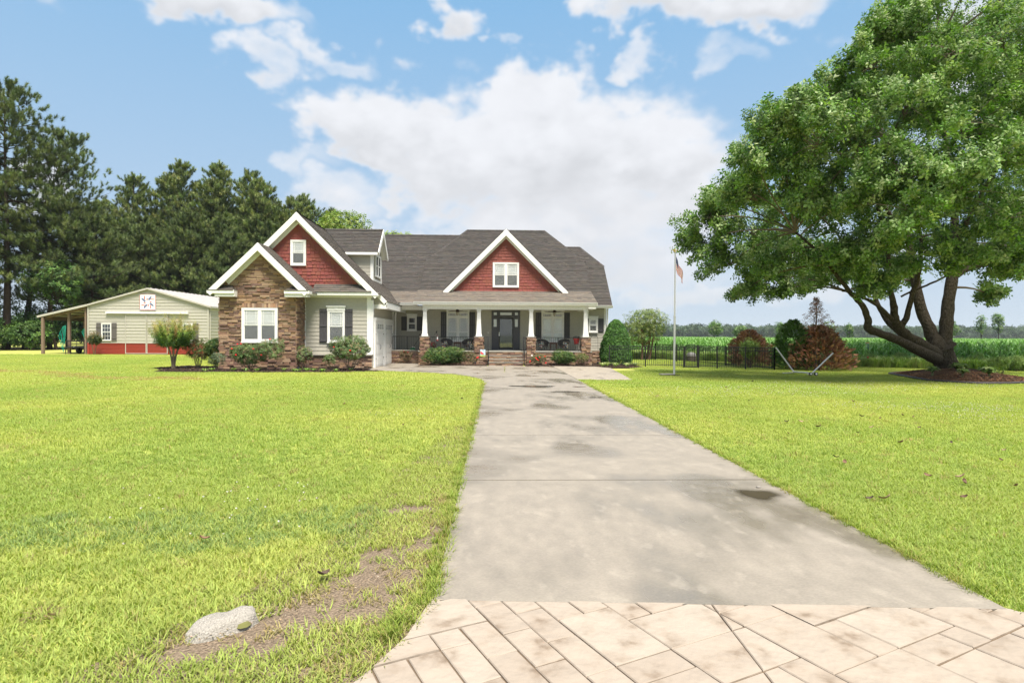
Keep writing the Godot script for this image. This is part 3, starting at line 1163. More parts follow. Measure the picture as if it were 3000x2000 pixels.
# a double-hung window standing on a wall; w, h outer size of the trim
func window(parent: Node3D, at: Vector3, n: Vector3, w: float, h: float, how: Dictionary) -> void:
	var x := frame(at, n)
	var tr: float = how.get("trim", 0.09)
	var dep := 0.075
	var b := MB.new()
	var sash: int = how.get("units", 1)
	var trans: float = how.get("transom", 0.0)
	b.box(Vector3(-w / 2, -h / 2, 0), Vector3(-w / 2 + tr, h / 2, dep))
	b.box(Vector3(w / 2 - tr, -h / 2, 0), Vector3(w / 2, h / 2, dep))
	b.box(Vector3(-w / 2 + tr, h / 2 - tr, 0), Vector3(w / 2 - tr, h / 2, dep - 0.003))
	b.box(Vector3(-w / 2 + tr, -h / 2, 0), Vector3(w / 2 - tr, -h / 2 + tr, dep - 0.003))
	if not how.get("plain", false):
		b.box(Vector3(-w / 2 - 0.02, -h / 2 - 0.035, 0), Vector3(w / 2 + 0.02, -h / 2 - 0.001, dep + 0.03))
	if how.get("header", 0.0) > 0:
		var hh: float = how.header
		b.box(Vector3(-w / 2 - 0.02, h / 2 + 0.001, 0), Vector3(w / 2 + 0.02, h / 2 + hh * 0.72, dep + 0.01))
		b.box(Vector3(-w / 2 - 0.06, h / 2 + hh * 0.722, 0), Vector3(w / 2 + 0.06, h / 2 + hh, dep + 0.05))
		b.prism([Vector3(-0.05, h / 2 + 0.02, dep + 0.022), Vector3(0.05, h / 2 + 0.02, dep + 0.022), Vector3(0.07, h / 2 + hh * 0.7, dep + 0.022), Vector3(-0.07, h / 2 + hh * 0.7, dep + 0.022)], Vector3(0, 0, -0.03))
	var win := put("window", b, M.white, parent, x)
	var iw := w - 2 * tr
	var uw := (iw - (sash - 1) * 0.12) / sash
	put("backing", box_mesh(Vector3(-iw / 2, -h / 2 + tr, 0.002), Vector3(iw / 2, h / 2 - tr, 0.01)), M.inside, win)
	var topy := h / 2 - tr
	var boty := -h / 2 + tr
	if trans > 0:
		var tb := MB.new()
		tb.box(Vector3(-iw / 2, topy - trans - 0.09, 0.0), Vector3(iw / 2, topy - trans, dep - 0.006))
		put("mullion", tb, M.white, win)
	for k in sash:
		var x0 := -iw / 2 + k * (uw + 0.12)
		var x1 := x0 + uw
		if k > 0:
			put("mullion", box_mesh(Vector3(x0 - 0.12, boty, 0), Vector3(x0, topy, dep - 0.009)), M.white, win)
		var rows := []
		if trans > 0:
			rows.push_back([topy - trans, topy, 2])
		var st := topy - (trans + 0.09 if trans > 0 else 0.0)
		var my := lerpf(boty, st, how.get("meet", 0.5))
		rows.push_back([my, st, 1])
		rows.push_back([boty, my, 0])
		for r in rows:
			var y0: float = r[0]
			var y1: float = r[1]
			var z := 0.058 if r[2] > 0 else 0.046
			var s := MB.new()
			var sw := 0.035
			s.box(Vector3(x0, y0, z - 0.02), Vector3(x0 + sw, y1, z))
			s.box(Vector3(x1 - sw, y0, z - 0.02), Vector3(x1, y1, z))
			s.box(Vector3(x0 + sw, y0, z - 0.021), Vector3(x1 - sw, y0 + sw, z - 0.001))
			s.box(Vector3(x0 + sw, y1 - sw, z - 0.021), Vector3(x1 - sw, y1, z - 0.001))
			var sh := put("sash", s, M.white, win)
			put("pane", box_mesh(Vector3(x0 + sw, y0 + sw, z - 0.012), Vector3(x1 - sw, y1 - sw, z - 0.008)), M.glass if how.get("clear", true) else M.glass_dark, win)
			if r[2] == 0 and how.get("blind", 0.0) > 0 and not how.has("transom") or how.get("dim_panes", false):
				put("insect_or_dimming_screen", box_mesh(Vector3(x0 + sw, y0 + sw, z - 0.004), Vector3(x1 - sw, y1 - sw, z - 0.003)), M.screen, win)  # insect screen on lower sashes with blinds; elsewhere added to dim the panes
			var g := MB.new()
			var t := 0.009
			var gz0 := z - 0.0075
			var gz1 := z - 0.0035
			if r[2] == 1 and how.get("grid", "prairie") == "prairie" or r[2] == 2:
				var gx := uw * 0.17
				var gy: float = (y1 - y0) * (0.17 if r[2] == 1 else 0.3)
				for xx in [x0 + gx, x1 - gx]:
					g.box(Vector3(xx - t, y0 + sw, gz0), Vector3(xx + t, y1 - sw, gz1))
				for yy in ([y0 + gy, y1 - gy] if r[2] == 1 else [(y0 + y1) / 2]):
					g.box(Vector3(x0 + sw, yy - t, gz0 - 0.001), Vector3(x1 - sw, yy + t, gz1 - 0.001))
			elif how.get("grid", "") == "six":
				for i in [1, 2]:
					var xx := lerpf(x0, x1, i / 3.0)
					g.box(Vector3(xx - t, y0 + sw, gz0), Vector3(xx + t, y1 - sw, gz1))
				g.box(Vector3(x0 + sw, (y0 + y1) / 2 - t, gz0 - 0.001), Vector3(x1 - sw, (y0 + y1) / 2 + t, gz1 - 0.001))
			if g.v.size():
				put("muntin", g, M.white, win)
		if how.get("blind", 0.0) > 0:
			var bl := MB.new()
			var yb := lerpf(st, boty, how.blind)
			var yy := st - 0.02
			while yy > yb:
				bl.obox(Transform3D(Basis(Vector3.RIGHT, how.get("slant", 0.9)), Vector3((x0 + x1) / 2, yy, 0.027)), Vector3(uw / 2 - 0.01, 0.0012, 0.021))
				yy -= 0.045
			put("blind", bl, M.blind, win)
		elif how.get("curtain", false):
			var cu := MB.new()
			for i in 16:
				var c0 := lerpf(x0 + 0.01, x1 - 0.01, i / 16.0)
				var c1 := lerpf(x0 + 0.01, x1 - 0.01, (i + 1) / 16.0)
				var d0 := 0.022 + (0.006 if i % 2 else 0.0)
				var d1 := 0.022 + (0.0 if i % 2 else 0.006)
				cu.quad(Vector3(c0, boty, d0), Vector3(c1, boty, d1), Vector3(c1, st, d1), Vector3(c0, st, d0))
			put("curtain", cu, M.curtain, win)


func box_mesh(lo: Vector3, hi: Vector3) -> MB:
	var b := MB.new()
	b.box(lo, hi)
	return b


func shutter(parent: Node3D, at: Vector3, n: Vector3, w: float, h: float, rails: Array, m: Material = null) -> void:
	var x := frame(at, n)
	var boards := 3
	var root := MB.new()
	for r in rails:
		root.bbox(Transform3D(Basis(), Vector3(0, lerpf(-h / 2 + 0.06, h / 2 - 0.06, r), 0.052)), Vector3(w / 2, 0.045, 0.011), 0.004)
	var s := put("shutter", root, m if m else M.shutter, parent, x)
	for k in boards:
		var b := MB.new()
		b.bbox(Transform3D(Basis(), Vector3(lerpf(-w / 2, w / 2, (k + 0.5) / boards), 0, 0.029)), Vector3(w / boards / 2 - 0.003, h / 2, 0.012), 0.004)
		put("board", b, m if m else M.shutter, s)


func beam(parent: Node3D, called: String, a: Vector3, b: Vector3, up: Vector3, hh: float, tt: float, m: Material) -> MeshInstance3D:
	var d := (b - a).normalized()
	var s := d.cross(up).normalized()
	var w := s.cross(d).normalized()
	var o := MB.new()
	o.bbox(Transform3D(Basis(d, w, s), (a + b) / 2), Vector3(a.distance_to(b) / 2, hh / 2, tt / 2), 0.006)
	return put(called, o, m, parent)


func house() -> void:
	var H := thing("craftsman_house", "craftsman house with red shake gables, stone garage front and white porch columns", "house")
	var dark := [Color(0.0977, 0.0897, 0.0848), Color(0.1067, 0.0973, 0.0907), Color(0.0898, 0.0832, 0.0796), Color(0.1143, 0.1032, 0.0945), Color(0.1020, 0.0956, 0.0918)]
	var tan := [Color(0.2727, 0.2360, 0.2012), Color(0.3047, 0.2612, 0.2160), Color(0.2411, 0.2152, 0.1940), Color(0.2841, 0.2410, 0.2058), Color(0.2612, 0.2353, 0.2037)]
	var mid := [Color(0.1577, 0.1409, 0.1258), Color(0.1757, 0.1549, 0.1358), Color(0.1412, 0.1280, 0.1173), Color(0.1665, 0.1469, 0.1286)]
	var F := Vector3(0, 0, 1)
	var R := Vector3(1, 0, 0)
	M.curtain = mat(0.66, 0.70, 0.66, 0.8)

	# ---- garage wing: walls behind the cladding
	var wall := MB.new()
	wall.box(Vector3(-13.95, -0.05, -42.0), Vector3(-6.36, 3.72, -31.12))
	put("wall", wall, M.siding, H)
	var sw := MB.new()
	sw.box(Vector3(-13.53, -0.05, -31.3), Vector3(-9.84, 3.72, -29.83))
	sw.prism([Vector3(-13.53, 3.72, -29.83), Vector3(-9.84, 3.72, -29.83), Vector3(-9.84, 4.30, -29.83), Vector3(-11.55, 5.93, -29.83), Vector3(-13.53, 4.03, -29.83)], Vector3(0, 0, -1.4))
	put("wall", sw, M.cap, H)
	var stone_wall := Node3D.new()
	stone_wall.name = "stone_wall"
	H.add_child(stone_wall)
	var fx := frame(Vector3(0, 0, -29.83), F)
	var win_hole := Rect2(-12.46, 1.31, 1.77, 1.71)
	var arch := Rect2(-12.46, 3.02, 1.77, 0.21)
	stones(stone_wall, fx, pv([-13.56, 0.0, -9.81, 0.0, -9.81, 4.26, -11.55, 5.90, -13.56, 4.02]), [win_hole, arch], true)
	# soldier course over the window, a row of upright stones
	var u := -12.46
	var lint := MB.new()
	while u < -10.72:
		var w := minf(rnd(0.07, 0.13), -10.69 - u)
		lint.col = jitter(stone_colours()[rng.randi() % 9], 0.12)
		lint.bbox(Transform3D(Basis(), Vector3(u + w / 2, 3.125, -29.80)), Vector3(w / 2 - 0.004, 0.10 + rnd(-0.006, 0.006), 0.045 + rnd(0, 0.015)), 0.01)
		u += w
	put("soldier_course", lint, M.stone, H)
	# the stone returns round the corner
	stones(H, frame(Vector3(-9.84, 0, 0), R), pv([29.75, 0.0, 31.05, 0.0, 31.05, 3.62, 29.75, 3.62]), [], false)
	stones(H, frame(Vector3(-13.53, 0, 0), -R), pv([-31.1, 0.0, -29.75, 0.0, -29.75, 3.62, -31.1, 3.62]), [], false)
	window(H, Vector3(-11.577, 2.165, -29.76), F, 1.745, 1.68, {"units": 2, "blind": 1.0, "trim": 0.11, "meet": 0.5})

	# front siding bay with stone below
	var gx := frame(Vector3(0, 0, -31.12), F)
	stones(H, gx, pv([-9.80, 0.0, -6.36, 0.0, -6.36, 0.62, -9.80, 0.62]), [], false)
	var sill := MB.new()
	sill.bbox(Transform3D(Basis(), Vector3(-8.08, 0.655, -31.05)), Vector3(1.74, 0.03, 0.09), 0.012)
	put("stone_sill", sill, M.cap, H)
	siding(H, gx, pv([-9.80, 0.69, -6.55, 0.69, -6.55, 3.70, -9.80, 3.70]), M.siding)
	var cb := MB.new()
	cb.box(Vector3(-6.62, 0.69, -31.13), Vector3(-6.41, 3.70, -31.07))
	cb.box(Vector3(-6.412, 0.69, -31.26), Vector3(-6.30, 3.50, -31.072))
	cb.box(Vector3(-9.80, 0.69, -31.13), Vector3(-9.755, 3.70, -31.06))
	put("corner_board", cb, M.white, H)
	window(H, Vector3(-8.196, 2.13, -31.09), F, 0.885, 1.64, {"units": 1, "blind": 1.0, "header": 0.25})
	shutter(H, Vector3(-8.86, 2.165, -31.10), F, 0.39, 1.74, [0.03, 0.5, 0.97])
	shutter(H, Vector3(-7.55, 2.165, -31.10), F, 0.39, 1.74, [0.03, 0.5, 0.97])

	# red gable over the bay
	var gb := MB.new()
	gb.prism([Vector3(-13.95, 3.72, -31.12), Vector3(-6.36, 3.72, -31.12), Vector3(-6.36, 3.95, -31.12), Vector3(-10.14, 7.72, -31.12), Vector3(-13.95, 3.92, -31.12)], Vector3(0, 0, -0.3))
	put("gable", gb, M.red, H)
	shakes(H, gx, pv([-13.4, 4.28, -6.88, 4.28, -10.14, 7.52]), [Rect2(-10.52, 5.26, 0.76, 1.30)], pv([-14.2, 3.8, -11.55, 6.1, -9.3, 3.95, -9.3, 3.5, -14.2, 3.5]))
	window(H, Vector3(-10.14, 5.91, -31.10), F, 0.79, 1.32, {"units": 1, "plain": true, "blind": 1.0, "trim": 0.10})

	# garage roof, gable to the front
	var rz := -30.75
	roof(H, [Vector3(-6.0, 3.81, rz), Vector3(-6.0, 3.81, -31.5), Vector3(-10.14, 7.95, -31.5), Vector3(-10.14, 7.95, rz)], mid)
	roof(H, [Vector3(-5.66, 3.47, -31.5), Vector3(-5.66, 3.47, -39.6), Vector3(-10.14, 7.95, -39.6), Vector3(-10.14, 7.95, -31.5)], mid)
	roof(H, [Vector3(-14.3, 3.79, -44.0), Vector3(-14.3, 3.79, rz), Vector3(-10.14, 7.95, rz), Vector3(-10.14, 7.95, -44.0)], mid)
	ridge_cap(H, Vector3(-10.14, 7.95, rz), Vector3(-10.14, 7.95, -43.5), dark)
	var n1 := Vector3(1, 1, 0).normalized()
	var n2 := Vector3(-1, 1, 0).normalized()
	beam(H, "rake_board", Vector3(-5.95, 3.76, rz) - n1 * 0.15, Vector3(-10.14, 7.95, rz) - n1 * 0.15, n1, 0.27, 0.05, M.white)
	beam(H, "rake_board", Vector3(-14.3, 3.79, rz) - n2 * 0.15, Vector3(-10.14, 7.95, rz) - n2 * 0.15, n2, 0.27, 0.048, M.white)
	beam(H, "frieze_board", Vector3(-6.2, 4.01, -31.07) - n1 * 0.27, Vector3(-10.14, 7.95, -31.07) - n1 * 0.27, n1, 0.22, 0.06, M.white)
	beam(H, "frieze_board", Vector3(-13.9, 4.19, -31.07) - n2 * 0.27, Vector3(-10.14, 7.95, -31.07) - n2 * 0.27, n2, 0.22, 0.057, M.white)

	# pent roof over the bay
	roof(H, [Vector3(-9.3, 3.90, -30.68), Vector3(-6.30, 3.90, -30.68), Vector3(-6.75, 4.32, -31.1), Vector3(-9.3, 4.32, -31.1)], mid, 0.05)
	var pf := MB.new()
	pf.box(Vector3(-9.6, 3.72, -31.1), Vector3(-6.02, 3.875, -30.70))
	pf.box(Vector3(-9.6, 3.62, -31.1), Vector3(-6.36, 3.719, -31.02))
	put("cornice", pf, M.white, H)

	# stone gable roof
	var sl := 0.97
	var ar := Vector3(-11.55, 6.17, -29.38)
	roof(H, [Vector3(-9.09, 3.784, -29.38), Vector3(-9.09, 3.784, -31.12), Vector3(-11.55, 6.17, -31.12), Vector3(-11.55, 6.17, -29.38)], mid)
	roof(H, [Vector3(-14.02, 3.784, -31.12), Vector3(-14.02, 3.784, -29.38), Vector3(-11.55, 6.17, -29.38), Vector3(-11.55, 6.17, -31.12)], mid)
	var m1 := Vector3(sl, 1, 0).normalized()
	var m2 := Vector3(-sl, 1, 0).normalized()
	beam(H, "rake_board", Vector3(-9.09, 3.784, -29.38) - m1 * 0.15, ar - m1 * 0.15, m1, 0.27, 0.05, M.white)
	beam(H, "rake_board", Vector3(-14.02, 3.784, -29.38) - m2 * 0.15, ar - m2 * 0.15, m2, 0.27, 0.048, M.white)
	beam(H, "frieze_board", Vector3(-9.75, 4.424, -29.75) - m1 * 0.27, ar - Vector3(0, 0, 0.37) - m1 * 0.27, m1, 0.22, 0.08, M.white)
	beam(H, "frieze_board", Vector3(-13.35, 4.424, -29.75) - m2 * 0.27, ar - Vector3(0, 0, 0.37) - m2 * 0.27, m2, 0.22, 0.077, M.white)
	# boxed cornice returns with their small roofs
	for k in 2:
		var x0: float = [-13.98, -10.27][k]
		var x1: float = [-12.68, -9.06][k]
		var c := MB.new()
		c.box(Vector3(x0, 3.695, -29.86), Vector3(x1, 3.845, -29.36))
		c.box(Vector3(x0 + (0.35 if k == 0 else 0.0), 3.54, -29.86), Vector3(x1 - (0.0 if k == 0 else 0.1), 3.694, -29.42))
		put("cornice_return", c, M.white, H)
		var e := 0.02
		var a := Vector3(x0 + e, 3.85, -29.36)
		var b := Vector3(x1 - e, 3.85, -29.36)
		roof(H, [a, b, Vector3(x1 - 0.32, 4.12, -29.80), Vector3(x0 + 0.32, 4.12, -29.80)], mid, 0.03, 0.11)
		roof(H, [b, Vector3(b.x, 3.85, -29.85), Vector3(x1 - 0.32, 4.12, -29.85), Vector3(x1 - 0.32, 4.12, -29.80)], mid, 0.03, 0.11)

	# overhang above the garage doors
	var so := MB.new()
	so.box(Vector3(-6.36, 3.16, -39.4), Vector3(-5.72, 3.24, -31.56))
	so.box(Vector3(-5.72, 3.10, -39.4), Vector3(-5.66, 3.42, -31.52))
	so.box(Vector3(-6.36, 3.08, -31.58), Vector3(-5.661, 3.30, -31.52))
	put("soffit", so, M.white, H)
	siding(H, frame(Vector3(0, 0, -31.55), F), pv([-6.34, 3.30, -5.80, 3.30, -6.34, 3.84]), M.siding, 0.16)
	beam(H, "rake_board", Vector3(-5.66, 3.47, -31.5) - n1 * 0.12, Vector3(-6.15, 3.96, -31.5) - n1 * 0.12, n1, 0.20, 0.05, M.white)

	# garage door wall, facing right
	var rx := frame(Vector3(-6.36, 0, 0), R)
	siding(H, rx, pv([31.26, 0.0, 37.2, 0.0, 37.2, 3.16, 31.26, 3.16]), M.siding)
	for k in 2:
		var zc := -32.72 if k == 0 else -35.62
		var d := MB.new()
		d.box(Vector3(-6.34, -0.02, zc + 1.22), Vector3(-6.24, 2.62, zc + 1.37))
		d.box(Vector3(-6.34, -0.02, zc - 1.37), Vector3(-6.24, 2.62, zc - 1.22))
		d.box(Vector3(-6.34, 2.46, zc - 1.22), Vector3(-6.243, 2.62, zc + 1.22))
		var gd := put("garage_door", d, M.white, H)
		for r in 4:
			var pn := MB.new()
			var y0 := r * 0.615
			pn.bbox(Transform3D(Basis(), Vector3(-6.31, y0 + 0.3075, zc)), Vector3(0.025, 0.304, 1.218), 0.012)
			for q in 4:
				if r == 3 and (q == 0 or q == 3 or true):
					pass
				pn.bbox(Transform3D(Basis(), Vector3(-6.285, y0 + 0.3075, zc - 0.9 + q * 0.6)), Vector3(0.008, 0.21, 0.24), 0.006)
			put("panel", pn, M.white, gd)
		for q in 4:
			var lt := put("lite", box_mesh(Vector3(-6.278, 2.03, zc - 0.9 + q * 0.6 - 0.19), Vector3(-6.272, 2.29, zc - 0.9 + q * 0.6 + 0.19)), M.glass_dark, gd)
			var mu := MB.new()
			for i in [1, 2]:
				var zz: float = zc - 0.9 + q * 0.6 - 0.19 + 0.38 * i / 3.0
				mu.box(Vector3(-6.272, 2.03, zz - 0.012), Vector3(-6.264, 2.29, zz + 0.012))
			mu.box(Vector3(-6.272, 2.148, zc - 0.9 + q * 0.6 - 0.19), Vector3(-6.266, 2.172, zc - 0.9 + q * 0.6 + 0.19))
			put("muntin", mu, M.white, gd)
		for yy in [0.45, 1.75]:
			for s in [-1.0, 1.0]:
				var hg := MB.new()
				hg.bbox(Transform3D(Basis(), Vector3(-6.27, yy, zc + s * 1.08)), Vector3(0.008, 0.02, 0.12), 0.004)
				put("hinge", hg, M.iron, gd)
		var hn := MB.new()
		hn.tube([Vector3(-6.27, 0.95, zc - 0.05), Vector3(-6.22, 0.97, zc - 0.05), Vector3(-6.22, 1.13, zc - 0.05), Vector3(-6.27, 1.15, zc - 0.05)], taper(0.012, 0.012, 4), 6)
		put("handle", hn, M.iron, gd)
	stones(H, rx, pv([34.02, 0.0, 34.32, 0.0, 34.32, 0.78, 34.02, 0.78]), [], false, 0.07, 0.11, 0.1, 0.3)
	stones(H, rx, pv([36.99, 0.0, 37.3, 0.0, 37.3, 0.78, 36.99, 0.78]), [], false, 0.07, 0.11, 0.1, 0.3)
	var dsp := MB.new()
	dsp.tube([Vector3(-6.16, 3.15, -37.35), Vector3(-6.20, 2.95, -37.35), Vector3(-6.20, 0.75, -37.35), Vector3(-6.12, 0.55, -37.33), Vector3(-6.12, 0.22, -37.3), Vector3(-6.26, 0.08, -37.1)], taper(0.055, 0.055, 6), 8)
	put("downspout", dsp, M.white, H)
	var fcb := MB.new()
	fcb.box(Vector3(-6.37, 0.0, -37.5), Vector3(-6.30, 3.16, -37.2))
	put("corner_board", fcb, M.white, H)

	# dormer on the garage roof, facing right
	var dz0 := -34.4
	var dz1 := -36.98
	var dzc := -35.69
	var dw := MB.new()
	dw.box(Vector3(-9.2, 4.6, dz1), Vector3(-7.02, 6.52, dz0))
	dw.prism([Vector3(-7.02, 6.52, dz0), Vector3(-7.02, 6.52, dz1), Vector3(-7.02, 7.75, dzc)], Vector3(-1.5, 0, 0))
	var dorm := put("dormer", dw, M.siding, H)
	siding(dorm, frame(Vector3(0, 0, dz0), F), pv([-8.72, 6.52, -7.02, 6.52, -7.02, 4.75, -7.05, 4.75]), M.siding)
	siding(dorm, frame(Vector3(-7.02, 0, 0), R), pv([34.4, 4.85, 36.98, 4.85, 36.98, 6.52, 35.69, 7.7, 34.4, 6.52]), M.siding)
	var dc := MB.new()
	dc.box(Vector3(-7.14, 4.76, dz0 - 0.01), Vector3(-6.975, 6.52, dz0 + 0.035))
	dc.box(Vector3(-7.03, 4.84, dz0 - 0.16), Vector3(-6.978, 6.52, dz0 - 0.012))
	dc.box(Vector3(-7.03, 4.84, dz1), Vector3(-6.978, 6.52, dz1 + 0.15))
	dc.box(Vector3(-7.03, 4.78, dz1), Vector3(-6.975, 4.96, dz0))
	put("corner_board", dc, M.white, dorm)
	window(dorm, Vector3(-6.99, 5.75, dzc), R, 1.5, 1.32, {"units": 2, "plain": true, "dim_panes": true, "trim": 0.09})  # dark screen sheets added over both sashes to paint the panes dim
	var ey := 6.42
	roof(H, [Vector3(-8.55, ey, -34.13), Vector3(-6.66, ey, -34.13), Vector3(-6.66, 7.95, dzc), Vector3(-10.1, 7.95, dzc)], dark, 0.14)
	roof(H, [Vector3(-6.66, ey, -37.25), Vector3(-8.55, ey, -37.25), Vector3(-10.1, 7.95, dzc), Vector3(-6.66, 7.95, dzc)], dark, 0.14)
	ridge_cap(H, Vector3(-6.66, 7.95, dzc), Vector3(-10.1, 7.95, dzc), dark)
	var k1 := Vector3(0, 1.56, 1.53).normalized()
	var k2 := Vector3(0, 1.56, -1.53).normalized()
	beam(H, "rake_board", Vector3(-6.64, ey, -34.13) - k1 * 0.14, Vector3(-6.64, 7.95, dzc) - k1 * 0.14, k1, 0.26, 0.05, M.white)
	beam(H, "rake_board", Vector3(-6.64, ey, -37.25) - k2 * 0.14, Vector3(-6.64, 7.95, dzc) - k2 * 0.14, k2, 0.26, 0.048, M.white)
	var de := MB.new()
	de.box(Vector3(-8.5, ey - 0.17, -34.40), Vector3(-6.68, ey - 0.03, -34.10))
	put("cornice", de, M.white, H)

	# ---- main house
	var mw := MB.new()
	mw.box(Vector3(-6.36, -0.05, -48.0), Vector3(-4.46, 3.6, -38.22))
	mw.box(Vector3(-4.459, -0.05, -48.0), Vector3(5.9, 4.2, -37.52))
	mw.box(Vector3(5.901, -0.05, -45.0), Vector3(7.02, 3.55, -37.62))
	put("wall", mw, M.siding, H)
	siding(H, frame(Vector3(0, 0, -38.22), F), pv([-6.34, 0.84, -4.46, 0.84, -4.46, 3.3, -6.34, 3.3]), M.siding, 0.165)
	siding(H, frame(Vector3(0, 0, -37.52), F), pv([-4.44, 0.84, -0.22, 0.84, -0.22, 3.3, -4.44, 3.3]), M.siding, 0.165)
	siding(H, frame(Vector3(0, 0, -37.52), F), pv([1.58, 0.84, 5.65, 0.84, 5.65, 3.3, 1.58, 3.3]), M.siding, 0.165)
	siding(H, frame(Vector3(0, 0, -37.52), F), pv([-0.22, 3.28, 1.58, 3.28, 1.58, 3.4, -0.22, 3.4]), M.siding, 0.165)
	siding(H, frame(Vector3(0, 0, -37.62), F), pv([5.91, 0.78, 6.9, 0.78, 6.9, 3.45, 5.91, 3.45]), M.siding, 0.165)
	var mc := MB.new()
	mc.box(Vector3(5.66, 0.80, -37.54), Vector3(5.905, 3.5, -37.47))
	mc.box(Vector3(6.90, 0.74, -37.64), Vector3(7.04, 3.5, -37.57))
	put("corner_board", mc, M.white, H)
	var ds2 := MB.new()
	ds2.tube([Vector3(7.12, 3.5, -37.5), Vector3(7.10, 3.3, -37.55), Vector3(7.10, 0.2, -37.55)], taper(0.05, 0.05, 3), 8)
	put("downspout", ds2, M.white, H)
	stones(H, frame(Vector3(0, 0, -37.62), F), pv([5.72, 0.0, 7.05, 0.0, 7.05, 0.74, 5.72, 0.74]), [], false)

	# porch base, floor and piers
	var pb := MB.new()
	pb.box(Vector3(-4.45, -0.05, -37.52), Vector3(5.7, 0.735, -35.06))
	pb.box(Vector3(-6.34, -0.05, -38.22), Vector3(-4.452, 0.735, -36.52))
	put("porch_base", pb, M.cap, H)
	var pfloor := MB.new()
	pfloor.bbox(Transform3D(Basis(), Vector3(0.625, 0.768, -36.26)), Vector3(5.11, 0.032, 1.28), 0.012)
	pfloor.bbox(Transform3D(Basis(), Vector3(-5.40, 0.766, -37.34)), Vector3(0.935, 0.032, 0.88), 0.012)
	put("porch_floor", pfloor, grain(mat(0.30, 0.29, 0.255, 0.85), M.g1, 1.0), H)
	var pz := frame(Vector3(0, 0, -35.06), F)
	stones(H, pz, pv([-4.46, 0.0, -0.37, 0.0, -0.37, 0.735, -4.46, 0.735]), [], false)
	stones(H, pz, pv([1.64, 0.0, 5.72, 0.0, 5.72, 0.735, 1.64, 0.735]), [], false)
	stones(H, frame(Vector3(0, 0, -36.52), F), pv([-6.34, 0.0, -4.46, 0.0, -4.46, 0.735, -6.34, 0.735]), [], false)
	for px in [-4.11, -0.945, 2.13, 5.355]:
		var core := MB.new()
		core.box(Vector3(px - 0.22, 0.0, -35.44), Vector3(px + 0.22, 1.60, -34.99))
		var pier := put("pier", core, M.cap, H)
		stones(pier, frame(Vector3(0, 0, -34.985), F), pv([px - 0.255, 0.0, px + 0.255, 0.0, px + 0.255, 1.59, px - 0.255, 1.59]), [], false, 0.07, 0.115, 0.12, 0.4)
		stones(pier, frame(Vector3(px + 0.22, 0, 0), R), pv([34.97, 0.8, 35.45, 0.8, 35.45, 1.59, 34.97, 1.59]), [], false, 0.07, 0.115, 0.12, 0.4)
		stones(pier, frame(Vector3(px - 0.22, 0, 0), -R), pv([-35.45, 0.8, -34.97, 0.8, -34.97, 1.59, -35.45, 1.59]), [], false, 0.07, 0.115, 0.12, 0.4)
		var cp := MB.new()
		cp.bbox(Transform3D(Basis(), Vector3(px, 1.622, -35.2)), Vector3(0.29, 0.024, 0.28), 0.01)
		put("cap", cp, M.cap, pier)
		var col := MB.new()
		col.bbox(Transform3D(Basis(), Vector3(px, 1.68, -35.2)), Vector3(0.185, 0.034, 0.185), 0.008)
		col.bbox(Transform3D(Basis(), Vector3(px, 1.745, -35.2)), Vector3(0.168, 0.031, 0.168), 0.008)
		var b0 := 0.150
		var b1 := 0.098
		for s in 4:
			var rot := Transform3D(Basis(Vector3.UP, s * PI / 2), Vector3(px, 0, -35.2))
			col.quad(rot * Vector3(-b0, 1.776, b0), rot * Vector3(b0, 1.776, b0), rot * Vector3(b1, 3.10, b1), rot * Vector3(-b1, 3.10, b1))
		col.bbox(Transform3D(Basis(), Vector3(px, 3.12, -35.2)), Vector3(0.118, 0.022, 0.118), 0.006)
		col.bbox(Transform3D(Basis(), Vector3(px, 3.19, -35.2)), Vector3(0.135, 0.05, 0.135), 0.008)
		put("column", col, M.white, H)
	# steps
	for k in 4:
		var top := 0.735 - k * 0.185
		var z0 := -35.05 + k * 0.29
		var st := MB.new()
		st.box(Vector3(-0.33, -0.05, -35.06), Vector3(1.61, top - 0.235, z0 + 0.25))
		var step := put("step", st, M.cap, H)
		var tr := MB.new()
		tr.bbox(Transform3D(Basis(), Vector3(0.64, top - 0.21, z0 + 0.13)), Vector3(1.0, 0.024, 0.17), 0.012)
		put("tread", tr, M.cap, step)
		stones(step, frame(Vector3(0, 0, z0 + 0.245), F), pv([-0.34, top - 0.42, 1.62, top - 0.42, 1.62, top - 0.235, -0.34, top - 0.235]) if k < 3 else pv([-0.34, 0.0, 1.62, 0.0, 1.62, top - 0.235, -0.34, top - 0.235]), [], false, 0.06, 0.10, 0.2, 0.5)
	stones(H, frame(Vector3(0, 0, -35.05), F), pv([-0.36, 0.52, 1.63, 0.52, 1.63, 0.735, -0.36, 0.735]), [], false, 0.07, 0.1, 0.2, 0.5)

	# entrance: door with side lights and transom
	var ex := frame(Vector3(0.68, 0, -37.52), F)
	var df := MB.new()
	df.box(Vector3(-0.88, 0.80, 0.0), Vector3(-0.47, 3.27, 0.05))
	df.box(Vector3(0.49, 0.80, 0.0), Vector3(0.88, 3.27, 0.05))
	df.box(Vector3(-0.469, 2.88, 0.0), Vector3(0.489, 3.27, 0.048))
	df.box(Vector3(-0.90, 3.19, 0.051), Vector3(0.90, 3.27, 0.08))
	for xx in [-0.88, -0.53, 0.49, 0.82]:
		df.box(Vector3(xx, 0.80, 0.05), Vector3(xx + 0.06, 3.188, 0.075))
	for yy in [2.84, 2.18, 2.05]:
		df.box(Vector3(-0.819, yy, 0.05), Vector3(-0.531, yy + 0.05, 0.07))
		df.box(Vector3(0.551, yy, 0.05), Vector3(0.819, yy + 0.05, 0.07))
	var ent := put("entrance", df, M.door, H, ex)
